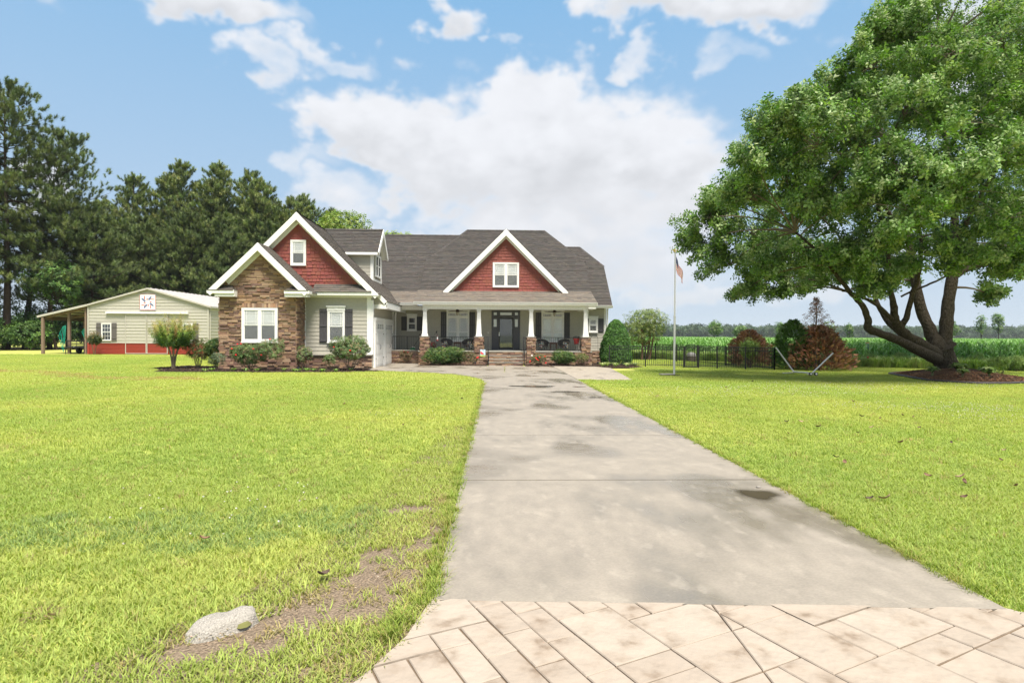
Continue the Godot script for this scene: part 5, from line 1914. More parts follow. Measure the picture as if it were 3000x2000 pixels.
	var fd := thing("hummingbird_feeder", "red and clear hummingbird feeder hanging from the porch hook", "bird feeder", Vector3(-3.41, 1.38, -35.55))
	var fb := MB.new()
	fb.lathe(Transform3D(), [Vector2(0, 0), Vector2(0.085, 0.005), Vector2(0.09, 0.03), Vector2(0.04, 0.05), Vector2(0, 0.05)], 12)
	put("base", fb, M.red_pot, fd)
	var fg := MB.new()
	fg.lathe(Transform3D(), [Vector2(0.035, 0.05), Vector2(0.05, 0.09), Vector2(0.045, 0.22), Vector2(0.02, 0.26), Vector2(0, 0.26)], 10)
	put("bottle", fg, mat(0.7, 0.72, 0.72, 0.08), fd)
	var fcap := MB.new()
	fcap.tube([Vector3(0, 0.26, 0), Vector3(0, 0.34, 0)], [0.02, 0.004], 6)
	put("cap", fcap, M.red_pot, fd)
	var fl := thing("potted_flowers", "small dark pot of red flowers behind the first porch pier", "flower pot", Vector3(-3.66, 0.80, -35.68))
	var fp := MB.new()
	fp.lathe(Transform3D(), [Vector2(0, 0), Vector2(0.08, 0), Vector2(0.12, 0.22), Vector2(0.10, 0.22), Vector2(0, 0.2)], 12)
	put("pot", fp, M.iron, fl)
	put_leaves(fl, "flowers", Vector3(0, 0.34, 0), Vector3(0.14, 0.12, 0.14), 60, 0.045, [Color(0.35, 0.01, 0.02), Color(0.06, 0.10, 0.03), Color(0.45, 0.02, 0.03)], 0)
	# broom leaning on the railing
	var br := thing("broom", "green broom leaning on the railing next to the first pier", "broom", Vector3(-5.0, 0.80, -36.85))
	var bh := MB.new()
	bh.tube([Vector3(-0.05, 0.12, 0), Vector3(0.52, 0.95, 0.16)], [0.013, 0.013], 6)
	put("handle", bh, mat(0.03, 0.05, 0.05, 0.5), br)
	var bs := MB.new()
	bs.prism([Vector3(-0.26, 0.0, 0.03), Vector3(0.12, -0.0, 0.03), Vector3(0.04, 0.17, 0.03), Vector3(-0.10, 0.17, 0.03)], Vector3(0, 0, -0.06))
	put("bristles", bs, mat(0.02, 0.20, 0.08, 0.8), br)
	var bc := MB.new()
	bc.obox(Transform3D(Basis(Vector3.BACK, -0.1), Vector3(-0.03, 0.18, 0)), Vector3(0.09, 0.03, 0.035))
	put("collar", bc, mat(0.6, 0.55, 0.55, 0.5), br)
	# mailbox-like bird house on the railing post by the first pier
	var pl := thing("planter_box", "small dark box on top of the first stone pier", "box", Vector3(-4.45, 1.62, -36.58))
	var pb := MB.new()
	pb.bbox(Transform3D(Basis(), Vector3(0, 0.09, 0)), Vector3(0.17, 0.07, 0.09), 0.01)
	put("box", pb, M.rust, pl)
	var pf := MB.new()
	pf.bbox(Transform3D(Basis(), Vector3(0, 0.01, 0)), Vector3(0.05, 0.012, 0.05), 0.004)
	put("foot", pf, M.iron, pl)
	# wall bell button
	var bell := thing("door_bell", "small white doorbell button on the siding beside the door", "doorbell", Vector3(-0.43, 1.88, -37.49))
	var be := MB.new()
	be.bbox(Transform3D(), Vector3(0.025, 0.05, 0.012), 0.006)
	put("plate", be, M.white, bell)
	var bt := MB.new()
	bt.lathe(Transform3D(Basis(Vector3.RIGHT, PI / 2), Vector3(0, -0.01, 0.012)), [Vector2(0.012, 0), Vector2(0.012, 0.006), Vector2(0, 0.007)], 8)
	put("button", bt, M.chrome, bell)
	# garden flag before the steps
	var gf := thing("garden_flag", "small garden flag with a watermelon slice on an iron stake", "flag", Vector3(-0.70, 0.0, -33.95))
	var gs := MB.new()
	gs.tube([Vector3(-0.15, 0.0, 0), Vector3(-0.15, 0.92, 0), Vector3(0.17, 0.92, 0)], taper(0.008, 0.008, 3), 5)
	put("stake", gs, M.iron, gf)
	var gc := MB.new()
	var px := 0.30
	for i in 8:
		var a := -0.14 + px * i / 8.0
		var b := -0.14 + px * (i + 1) / 8.0
		var z0 := 0.012 * sin(i * 1.1)
		var z1 := 0.012 * sin((i + 1) * 1.1)
		gc.quad_uv(Vector3(a, 0.50, z0), Vector3(b, 0.50, z1), Vector3(b, 0.91, z1), Vector3(a, 0.91, z0), Vector2(i / 8.0, 1), Vector2((i + 1) / 8.0, 1), Vector2((i + 1) / 8.0, 0), Vector2(i / 8.0, 0))
	var gm := mat(1, 1, 1, 0.8)
	gm.albedo_texture = melon_picture()
	put("cloth", gc, gm, gf)


func ring(b: MB, at: Vector3, r: float, thick: float, n := 20, axis := Vector3.UP) -> void:
	var p := []
	var q := Basis(Quaternion(Vector3.UP, axis))
	for k in n + 1:
		var a := TAU * k / n
		p.push_back(at + q * Vector3(cos(a) * r, 0, sin(a) * r))
	b.tube(p, taper(thick, thick, n + 1), 5, false)


func melon_picture() -> ImageTexture:
	var w := 64
	var h := 96
	var img := Image.create(w, h, false, Image.FORMAT_RGB8)
	for j in h:
		for i in w:
			var p := Vector2(i / 64.0, j / 64.0)
			var c := srgb(0.48, 0.62, 0.74)
			if j > 72:
				c = srgb(0.55, 0.5, 0.12) if (i / 9 + j / 7) % 2 else srgb(0.15, 0.3, 0.08)
			var q := (p - Vector2(0.42, 0.62)).rotated(-0.65)
			var d := q.length()
			if q.y > -0.02 and d < 0.48:
				c = srgb(0.03, 0.14, 0.04) if d > 0.42 else (srgb(0.7, 0.75, 0.6) if d > 0.38 else srgb(0.6, 0.03, 0.05))
				if d < 0.3 and (i % 11 < 2) and (j % 13 < 3):
					c = srgb(0.02, 0.02, 0.02)
			if p.distance_to(Vector2(0.25, 0.35)) < 0.06:
				c = srgb(0.75, 0.6, 0.1)
			img.set_pixel(i, j, c)
	return ImageTexture.create_from_image(img)


func railing(label: String, a: Vector3, b: Vector3, h: float, n: int) -> Node3D:
	var o := thing("porch_railing", label, "railing", a)
	var d := b - a
	var w := d.length()
	var x := Transform3D(Basis(Quaternion(Vector3.RIGHT, d.normalized())), Vector3.ZERO)
	var t := MB.new()
	t.box(Vector3(0, h - 0.03, -0.02), Vector3(w, h, 0.02))
	put("top_rail", t, M.iron, o, x)
	var l := MB.new()
	l.box(Vector3(0, 0.06, -0.015), Vector3(w, 0.085, 0.015))
	put("bottom_rail", l, M.iron, o, x)
	for k in [0.0, 0.5, 1.0] if n > 5 else [0.0, 1.0]:
		var p := MB.new()
		p.box(Vector3(k * w - 0.018, 0, -0.018), Vector3(k * w + 0.018, h - 0.03, 0.018))
		put("post", p, M.iron, o, x)
	var bm := MB.new()
	bm.box(Vector3(-0.0075, 0.085, -0.0075), Vector3(0.0075, h - 0.03, 0.0075))
	var mesh := bm.mesh()
	for i in n:
		var u := (i + 0.5) / n * w
		put("baluster", mesh, M.iron, o, x * Transform3D(Basis(), Vector3(u, 0, 0)))
	return o


func tub_chair() -> Node3D:
	var c := thing("wicker_chair", "dark wicker tub chair", "chair", Vector3.ZERO, "wicker chairs on the porch")
	# shell: a flared ring open at the front, higher at the back
	var b := MB.new()
	var n := 22
	var grid := []
	for i in n + 1:
		var a := lerpf(-0.70, TAU / 2 + 0.70, float(i) / n)
		var back := sin(a)
		var top := 0.52 + 0.18 * maxf(back, 0) + 0.04 * minf(back, 0)
		var col := []
		for k in 6:
			var t := k / 5.0
			var r := lerpf(0.25, 0.37 + 0.03 * maxf(back, 0), pow(t, 0.7))
			col.push_back(Vector3(cos(a) * r, lerpf(0.28, top, t), -sin(a) * r * 0.9))
		grid.push_back(col)
	for i in n:
		for k in 5:
			b.quad(grid[i][k], grid[i + 1][k], grid[i + 1][k + 1], grid[i][k + 1])
			b.quad(grid[i][k + 1] * Vector3(0.94, 1, 0.94), grid[i + 1][k + 1] * Vector3(0.94, 1, 0.94), grid[i + 1][k] * Vector3(0.94, 1, 0.94), grid[i][k] * Vector3(0.94, 1, 0.94))
	put("backrest", b, M.wicker, c)
	var rim := MB.new()
	var rp := []
	for i in n + 1:
		rp.push_back(grid[i][5] * Vector3(0.97, 1, 0.97))
	rim.tube(rp, taper(0.022, 0.022, n + 1), 6)
	put("rim", rim, M.wicker, c)
	var s := MB.new()
	s.lathe(Transform3D(Basis.from_scale(Vector3(1, 1, 0.92))), [Vector2(0, 0.26), Vector2(0.26, 0.26), Vector2(0.29, 0.29), Vector2(0.28, 0.33), Vector2(0, 0.34)], 18)
	put("seat", s, M.wicker, c)
	for k in 4:
		var a := PI / 4 + k * PI / 2
		var l := MB.new()
		l.tube([Vector3(cos(a) * 0.22, 0.28, sin(a) * 0.2), Vector3(cos(a) * 0.27, 0.0, sin(a) * 0.25)], [0.013, 0.011], 6)
		put("leg", l, M.iron, c)
	return c


func pillow_thing() -> Node3D:
	var c := thing("throw_pillow", "flowered throw pillow", "pillow", Vector3.ZERO, "pillows on the porch chairs")
	var img := Image.create(48, 48, false, Image.FORMAT_RGB8)
	var cols := [srgb(0.6, 0.10, 0.08), srgb(0.14, 0.30, 0.45), srgb(0.75, 0.62, 0.40), srgb(0.25, 0.45, 0.22), srgb(0.7, 0.35, 0.10), srgb(0.5, 0.65, 0.65), srgb(0.10, 0.10, 0.12)]
	img.fill(srgb(0.05, 0.05, 0.06))
	for k in 110:
		var at := Vector2i(rng.randi_range(0, 47), rng.randi_range(0, 47))
		img.fill_rect(Rect2i(at, Vector2i(rng.randi_range(2, 6), rng.randi_range(2, 6))), cols[k % 7])
	var m := mat(1, 1, 1, 0.9)
	m.albedo_texture = ImageTexture.create_from_image(img)
	var b := MB.new()
	var n := 8
	for s in [1.0, -1.0]:
		for i in n:
			for j in n:
				var q := []
				for e in [[0, 0], [1, 0], [1, 1], [0, 1]]:
					var u := float(i + e[0]) / n * 2 - 1
					var w := float(j + e[1]) / n * 2 - 1
					q.push_back([Vector3(u * 0.2 * (1 - 0.06 * w * w), w * 0.2 * (1 - 0.06 * u * u), s * 0.07 * sqrt(maxf(0, (1 - u * u) * (1 - w * w)))), Vector2(u / 2 + 0.5, w / 2 + 0.5)])
				if s < 0:
					q.reverse()
				b.quad_uv(q[0][0], q[1][0], q[2][0], q[3][0], q[0][1], q[1][1], q[2][1], q[3][1])
	# keep uv and vertex lists in step where a corner quad had no area
	put("cushion", b, m, c)
	var pi := MB.new()
	pi.tube([Vector3(-0.19, -0.19, 0), Vector3(0.19, -0.19, 0), Vector3(0.19, 0.19, 0), Vector3(-0.19, 0.19, 0), Vector3(-0.19, -0.19, 0)], taper(0.008, 0.008, 5), 5)
	put("piping", pi, M.iron, c)
	return c


# ---------------------------------------------------------------- foliage makers
# a sprig of folded leaves round a short twig, pointing up +y
func sprig(n: int, length: float, leaf: float, wide: float, sd: int, droop := 0.3) -> ArrayMesh:
	var r := RandomNumberGenerator.new()
	r.seed = sd
	var b := MB.new()
	for i in n:
		var t := (i + 0.5) / n
		var a := i * 2.4 + r.randf() * 0.6
		var at := Vector3(cos(a) * 0.1, t, sin(a) * 0.1) * length
		var d := Vector3(cos(a), r.randf_range(-droop, 0.7), sin(a)).normalized()
		var s := d.cross(Vector3(r.randf_range(-0.4, 0.4), 1, r.randf_range(-0.4, 0.4))).normalized()
		var l := leaf * r.randf_range(0.7, 1.25)
		var w := l * wide
		var up := s.cross(d) * -0.18 * l
		var k := r.randf_range(0.8, 1.2)
		b.col = Color(k * r.randf_range(0.9, 1.1), k, k * r.randf_range(0.85, 1.1)) * 0.8
		var m := at + d * l * 0.5
		var tip := at + d * l - Vector3(0, l * 0.25 * droop, 0)
		b.tri(at, m - s * w * 0.5 + up, tip)
		b.tri(at, tip, m + s * w * 0.5 + up)
	return b.mesh()


func put_leaves(parent: Node3D, called: String, c: Vector3, rad: Vector3, count: int, size: float, cols: Array, lumps := 5, wide := 0.55, shell := 0.35) -> MultiMeshInstance3D:
	var mesh := sprig(7, size * 1.2, size, wide, 3 + int(size * 1000))
	var xf := []
	var cc := []
	var centres := []
	for k in lumps:
		var d := Vector3(rnd(-1, 1), rnd(-0.6, 1), rnd(-1, 1)).normalized()
		centres.push_back(d * rnd(0.45, 0.7))
	for i in count:
		var d := Vector3(rnd(-1, 1), rnd(-1, 1), rnd(-1, 1))
		while d.length() > 1 or d.length() < 0.05:
			d = Vector3(rnd(-1, 1), rnd(-1, 1), rnd(-1, 1))
		d = d.normalized() * pow(d.length(), shell)
		var p := d
		if lumps:
			var m: Vector3 = centres[i % lumps]
			p = m + d * 0.55 if i % 3 else d * 0.85
		var w := Vector3(p.x * rad.x, p.y * rad.y, p.z * rad.z) + c
		var face := (p + Vector3(0, 0.55, 0) + Vector3(rnd(-0.6, 0.6), rnd(-0.5, 0.5), rnd(-0.6, 0.6))).normalized()
		var q := Basis(Quaternion(Vector3.UP, face)) * Basis(Vector3.UP, rnd(0, TAU))
		xf.push_back(Transform3D(q.scaled(Vector3.ONE * rnd(0.7, 1.25)), w))
		cc.push_back(jitter(cols[rng.randi() % cols.size()], 0.25))
	return many(called, mesh, M.leaf, parent, xf, cc)


func stems(parent: Node3D, n: int, spread: float, h: float, r: float, m: Material, called := "stem") -> void:
	for k in n:
		var a := TAU * k / n + rnd(-0.4, 0.4)
		var b := MB.new()
		var e := Vector3(cos(a) * spread * rnd(0.5, 1), h * rnd(0.8, 1.1), sin(a) * spread * rnd(0.5, 1))
		b.tube(bend_path(Vector3(cos(a) * 0.04, -0.03, sin(a) * 0.04), e, Vector3(rnd(-0.08, 0.08), 0, rnd(-0.08, 0.08)), 4), taper(r, r * 0.45, 5), 6)
		put(called, b, m, parent)


func shrub(called: String, label: String, at: Vector3, rad: Vector3, lift: float, count: int, leaf: float, cols: Array, n_stem: int, lumps := 6, wide := 0.55, group := "") -> Node3D:
	var s := thing(called, label, "shrub", at, group)
	if n_stem:
		stems(s, n_stem, rad.x * 0.55, lift + rad.y * 0.4, 0.022 if rad.y > 0.35 else 0.010, M.twig)
	put_leaves(s, "foliage", Vector3(0, lift + rad.y, 0), rad, count, leaf, cols, lumps, wide)
	return s


func blooms(s: Node3D, pts: Array, r: float, col: Color) -> void:
	for p in pts:
		var b := MB.new()
		for k in 9:
			b.col = jitter(col, 0.25)
			var a := k * 2.4
			var d := Vector3(cos(a), 0.3 + 0.08 * k, sin(a) + 0.4).normalized()
			var s1 := d.cross(Vector3.UP).normalized()
			b.tri(Vector3.ZERO, d * r - s1 * r * 0.6, d * r * 1.2)
			b.tri(Vector3.ZERO, d * r * 1.2, d * r + s1 * r * 0.6)
		put("bloom", b, M.petal, s, Transform3D(Basis(), p))


# tuft of long arching blades
func tuft(parent: Node3D, called: String, n: int, h: float, w: float, spread: float, cols: Array) -> void:
	var b := MB.new()
	for i in n:
		var a := rnd(0, TAU)
		var d := Vector3(cos(a), 0, sin(a))
		var s := Vector3(-d.z, 0, d.x) * w * 0.5
		var l := h * rnd(0.6, 1.1)
		var o := d * rnd(0, spread * 0.15)
		var p1 := o + d * spread * 0.45 * rnd(0.6, 1.1) + Vector3(0, l * 0.8, 0)
		var p2 := p1 + d * spread * 0.5 * rnd(0.7, 1.2) + Vector3(0, l * rnd(-0.35, 0.15), 0)
		b.col = jitter(cols[rng.randi() % cols.size()], 0.2)
		b.quad(o - s, o + s, p1 + s, p1 - s)
		b.tri(p1 - s, p1 + s, p2)
	put(called, b, M.leaf, parent).set_meta("kind", "stuff")


# ---------------------------------------------------------------- beds
func beds() -> void:
	var rose := [Color(0.174, 0.278, 0.0956), Color(0.226, 0.332, 0.13), Color(0.13, 0.208, 0.0782), Color(0.278, 0.332, 0.156), Color(0.297, 0.226, 0.13)]
	var dark := [Color(0.0609, 0.13, 0.0312), Color(0.0869, 0.174, 0.0383), Color(0.122, 0.217, 0.0522), Color(0.208, 0.261, 0.0782)]
	var red := Color(0.963, 0.0233, 0.0466)
	var a := shrub("rose_bush", "wide rose bush with red blooms under the stone wall window", Vector3(-11.75, 0, -28.9), Vector3(0.85, 0.52, 0.6), 0.22, 992, 0.062, rose, 7, 8, 0.6)
	put_leaves(a, "foliage", Vector3(1.05, 1.0, 0.1), Vector3(0.72, 0.55, 0.6), 560, 0.062, rose, 7, 0.6)
	blooms(a, [Vector3(-0.32, 1.22, 0.55), Vector3(-0.18, 1.24, 0.5), Vector3(1.15, 1.46, 0.45), Vector3(0.45, 1.0, 0.62), Vector3(-0.35, 0.72, 0.64), Vector3(0.85, 0.72, 0.72), Vector3(-0.6, 1.0, 0.5)], 0.05, red)
	a.set_meta("label", "widest rose bush, red blooms, under the stone wall window")
	var c := shrub("rose_bush", "round rose bush at the siding corner beside the garage doors", Vector3(-6.95, 0, -29.0), Vector3(0.98, 0.62, 0.7), 0.42, 1600, 0.062, rose, 9, 9, 0.6)
	blooms(c, [Vector3(0.15, 0.95, 0.72), Vector3(-0.7, 1.1, 0.4)], 0.05, red)
	shrub("rose_bush", "thin young rose at the inner corner of stone and siding", Vector3(-9.45, 0, -29.9), Vector3(0.42, 0.42, 0.35), 0.25, 272, 0.055, rose, 5, 5, 0.6)
	shrub("rose_bush", "small sparse rose under the shuttered garage window", Vector3(-8.25, 0, -30.0), Vector3(0.36, 0.30, 0.3), 0.12, 208, 0.05, rose, 4, 4, 0.6)
	shrub("rose_bush", "low thin rose at the left stone corner", Vector3(-13.3, 0, -29.1), Vector3(0.45, 0.33, 0.35), 0.18, 304, 0.05, [Color(0.155, 0.202, 0.116), Color(0.186, 0.233, 0.139), Color(0.124, 0.155, 0.0931)], 6, 5, 0.6)
	# crape myrtle and neighbours at the bed's left end
	var cm := thing("crape_myrtle", "vase shaped crape myrtle with several pale stems in the mulch bed", "tree", Vector3(-15.85, 0, -29.9))
	for k in 6:
		var an := TAU * k / 6
		var t := MB.new()
		var e := Vector3(cos(an) * 0.5, 1.5, sin(an) * 0.45)
		t.tube(bend_path(Vector3(cos(an) * 0.05, -0.03, sin(an) * 0.05), e, Vector3(-cos(an) * 0.12, 0, -sin(an) * 0.12), 5), taper(0.05, 0.022, 6), 7)
		put("trunk", t, grain(mat(0.36, 0.27, 0.18, 0.85), M.g2, 0.4) if k == 0 else M.myrtle, cm)
		if k == 0:
			M.myrtle = cm.get_child(0).material_override
	var fresh := [Color(0.242, 0.392, 0.0653), Color(0.335, 0.504, 0.0838), Color(0.167, 0.298, 0.0559), Color(0.41, 0.522, 0.112), Color(0.485, 0.335, 0.112)]
	spikes(cm, Vector3(0, 1.15, 0), 190, Vector3(1.2, 1.6, 1.1), fresh, 0.10)
	put_leaves(cm, "foliage", Vector3(0, 1.4, 0), Vector3(0.72, 0.45, 0.6), 520, 0.075, [Color(0.0776, 0.155, 0.0389), Color(0.116, 0.202, 0.0466)], 6)
	shrub("garden_shrub", "loose reddish green shrub between crape myrtle and boxwood", Vector3(-15.0, 0, -30.6), Vector3(0.62, 0.55, 0.55), 0.42, 672, 0.07, [Color(0.139, 0.202, 0.0621), Color(0.217, 0.248, 0.0776), Color(0.248, 0.155, 0.0776)], 8, 7)
	shrub("garden_shrub", "dense dark evergreen shrub against the left stone corner", Vector3(-14.15, 0, -30.6), Vector3(0.5, 0.58, 0.5), 0.35, 896, 0.06, dark, 5, 6)
	# porch front
	var bx := shrub("boxwood_hedge", "long dark green hedge bush before the left porch railing", Vector3(-2.95, 0, -34.35), Vector3(1.28, 0.50, 0.62), 0.03, 2400, 0.062, dark, 4, 12)
	bx.set_meta("label", "long dark green hedge bush before the railing with blinds window")
	shrub("boxwood_hedge", "rounded dark green hedge bush before the curtained window railing", Vector3(3.92, 0, -34.35), Vector3(0.66, 0.40, 0.55), 0.03, 1280, 0.062, dark, 3, 8)
	var r1 := shrub("rose_bush", "sparse rose with one red bloom beside the garden flag", Vector3(-1.35, 0, -34.35), Vector3(0.42, 0.33, 0.35), 0.12, 240, 0.045, [Color(0.202, 0.202, 0.0931), Color(0.248, 0.186, 0.109), Color(0.155, 0.186, 0.0776)], 7, 5)
	blooms(r1, [Vector3(0.34, 0.40, 0.25), Vector3(0.40, 0.44, 0.2)], 0.06, red)
	var r2 := shrub("rose_bush", "low red flowering rose at the foot of the stone pier by the steps", Vector3(2.55, 0, -34.3), Vector3(0.50, 0.28, 0.35), 0.08, 352, 0.045, [Color(0.217, 0.265, 0.109), Color(0.155, 0.217, 0.0776), Color(0.31, 0.217, 0.124)], 6, 5)
	blooms(r2, [Vector3(-0.15, 0.34, 0.35), Vector3(-0.08, 0.30, 0.38), Vector3(-0.2, 0.42, 0.3), Vector3(0.02, 0.46, 0.3), Vector3(0.32, 0.5, 0.2), Vector3(0.36, 0.14, 0.35), Vector3(-0.55, 0.16, 0.3), Vector3(-0.52, 0.24, 0.32)], 0.055, red)
	shrub("rose_bush", "yellowish green small rose between hedge bush and last pier", Vector3(5.05, 0, -34.4), Vector3(0.42, 0.30, 0.35), 0.10, 368, 0.045, [Color(0.248, 0.279, 0.0931), Color(0.186, 0.233, 0.0776), Color(0.31, 0.248, 0.124)], 6, 5)
	var r3 := shrub("rose_bush", "faded rose by the stone base next to the downspout", Vector3(-5.35, 0, -36.1), Vector3(0.45, 0.32, 0.25), 0.12, 256, 0.045, [Color(0.217, 0.171, 0.0931), Color(0.186, 0.186, 0.0931), Color(0.279, 0.186, 0.109)], 6, 5)
	blooms(r3, [Vector3(-0.1, 0.7, 0.15), Vector3(0.15, 0.66, 0.2)], 0.045, Color(0.621, 0.0466, 0.0621))
	# clipped cone at the right corner
	var cone := thing("clipped_evergreen", "tall dense clipped evergreen cone at the right house corner", "shrub", Vector3(7.25, 0, -35.6))
	stems(cone, 3, 0.2, 0.5, 0.03, M.twig)
	var mesh := sprig(8, 0.075, 0.065, 0.55, 91)
	var xf := []
	var cc := []
	var green := [Color(0.0698, 0.178, 0.031), Color(0.101, 0.233, 0.0435), Color(0.139, 0.296, 0.0544), Color(0.0466, 0.124, 0.0248)]
	for i in 5200:
		var t := rng.randf()
		var y := 0.06 + 2.58 * t
		var r := 0.90 * pow(maxf(0.0, 1.0 - pow(t, 2.1)), 0.62) * (0.90 + 0.10 * minf(1.0, t * 7)) + 0.02
		var an := rnd(0, TAU)
		r *= 1.0 + 0.05 * sin(an * 5 + y * 4) - (0.22 * rng.randf() * rng.randf())
		var d := Vector3(cos(an), 0.35 + t * 0.8, sin(an)).normalized()
		xf.push_back(Transform3D((Basis(Quaternion(Vector3.UP, (d + Vector3(rnd(-0.5, 0.5), rnd(-0.4, 0.6), rnd(-0.5, 0.5))).normalized())) * Basis(Vector3.UP, rnd(0, TAU))).scaled(Vector3.ONE * rnd(0.8, 1.3)), Vector3(cos(an) * r, y, sin(an) * r)))
		cc.push_back(jitter(green[rng.randi() % 4], 0.25))
	many("foliage", mesh, M.leaf, cone, xf, cc)
	# variegated liriope along that bed
	var lir := [Color(0.435, 0.497, 0.186), Color(0.59, 0.621, 0.31), Color(0.279, 0.389, 0.109)]
	var li := [Vector3(6.05, 0, -33.4), Vector3(6.75, 0, -33.2), Vector3(7.45, 0, -33.4), Vector3(8.0, 0, -33.9), Vector3(6.4, 0, -33.9)]
	for i in li.size():
		var t := thing("liriope_clump", "pale striped grass clump in the mulch before the clipped evergreen", "plant", li[i], "striped grass clumps under the clipped evergreen")
		tuft(t, "blades", 110, 0.26, 0.014, 0.34, lir)
		var root := MB.new()
		root.lathe(Transform3D(), [Vector2(0.05, -0.02), Vector2(0.05, 0.03), Vector2(0, 0.05)], 7)
		put("crown", root, M.leaf_base, t)
	# iron arch trellis by the corner
	var tre := thing("garden_trellis", "thin arched iron trellis between the last pier and clipped evergreen", "trellis", Vector3(6.12, 0, -36.6))
	var tm := MB.new()
	var ap := []
	for k in 11:
		var an := PI * k / 10
		ap.push_back(Vector3(-cos(an) * 0.22, 1.55 + sin(an) * 0.22, 0))
	ap.push_front(Vector3(-0.24, 0, 0))
	ap.push_back(Vector3(0.24, 0, 0))
	tm.tube(ap, taper(0.009, 0.009, ap.size()), 5)
	put("frame", tm, M.iron, tre)
	for k in 4:
		var cr := MB.new()
		cr.tube([Vector3(-0.23, 0.3 + k * 0.38, 0), Vector3(0.23, 0.3 + k * 0.38, 0)], [0.006, 0.006], 4)
		put("crossbar", cr, M.iron, tre)
	# solar lights in the mulch
	var lp := [[-9.1, -27.9, "small solar light in the mulch below the inner stone corner"], [-14.6, -28.6, "small dark solar light in the mulch left of the stone corner"], [-1.1, -33.75, "small solar light beside the garden flag"], [6.0, -34.6, "small solar light at the foot of the last pier"]]
	for p in lp:
		var l := thing("solar_light", p[2], "garden light", Vector3(p[0], 0, p[1]))
		var st := MB.new()
		st.tube([Vector3(0, -0.03, 0), Vector3(0, 0.14, 0)], [0.012, 0.012], 6)
		put("stake", st, M.iron, l)
		var hd := MB.new()
		hd.lathe(Transform3D(Basis(Vector3.RIGHT, 0.4), Vector3(0, 0.13, 0)), [Vector2(0, 0), Vector2(0.045, 0.0), Vector2(0.06, 0.05), Vector2(0.05, 0.065), Vector2(0, 0.07)], 10)
		put("head", hd, M.black, l)
	var gb := thing("gazing_ball", "small white ball on a stick in the rose bed by the steps", "ornament", Vector3(2.12, 0, -34.1))
	var gs := MB.new()
	gs.tube([Vector3(0, -0.02, 0), Vector3(0, 0.53, 0)], [0.005, 0.005], 5)
	put("stick", gs, M.iron, gb)
	var gg := MB.new()
	gg.lathe(Transform3D(Basis(), Vector3(0, 0.56, 0)), [Vector2(0, -0.05), Vector2(0.035, -0.035), Vector2(0.05, 0), Vector2(0.035, 0.035), Vector2(0, 0.05)], 10)
	put("ball", gg, M.white, gb)
	# low weeds in the mulch
	for i in 15:
		var p := Vector3(rnd(-14.2, -6.2), 0, rnd(-28.9, -27.9))
		var w := thing("bed_weed", "small bright green weed sprouting from the mulch at the garage", "weed", p, "weeds in the garage mulch bed")
		tuft(w, "leaves", 22, 0.14, 0.03, 0.24, [Color(0.248, 0.389, 0.0776), Color(0.186, 0.31, 0.0698)])


# long leafy shoots standing up out of a crown
func spikes(parent: Node3D, c: Vector3, n: int, rad: Vector3, cols: Array, leaf: float) -> void:
	var mesh := sprig(7, leaf * 1.3, leaf, 0.5, 17, 0.1)
	var xf := []
	var cc := []
	for k in n:
		var a := rnd(0, TAU)
		var lean := pow(rng.randf(), 0.6)
		var e := c + Vector3(cos(a) * rad.x * lean, rad.y * rnd(0.55, 1.0) * (1.0 - 0.42 * lean * lean), sin(a) * rad.z * lean)
		var s := c + Vector3(cos(a) * rad.x * lean * 0.42, 0, sin(a) * rad.z * lean * 0.42)
		var d := (e - s).normalized()
		var col: Color = cols[rng.randi() % cols.size()]
		for i in 11:
			var t := i / 10.0
			var q := Basis(Quaternion(Vector3.UP, d)) * Basis(Vector3.UP, rnd(0, TAU))
			xf.push_back(Transform3D(q.scaled(Vector3.ONE * lerpf(1.15, 0.6, t)), s.lerp(e, t) + Vector3(rnd(-0.04, 0.04), rnd(-0.03, 0.03), rnd(-0.04, 0.04))))
			cc.push_back(jitter(col if t < 0.8 else col.lerp(cols[cols.size() - 1], 0.5), 0.2))
	many("shoots", mesh, M.leaf, parent, xf, cc)


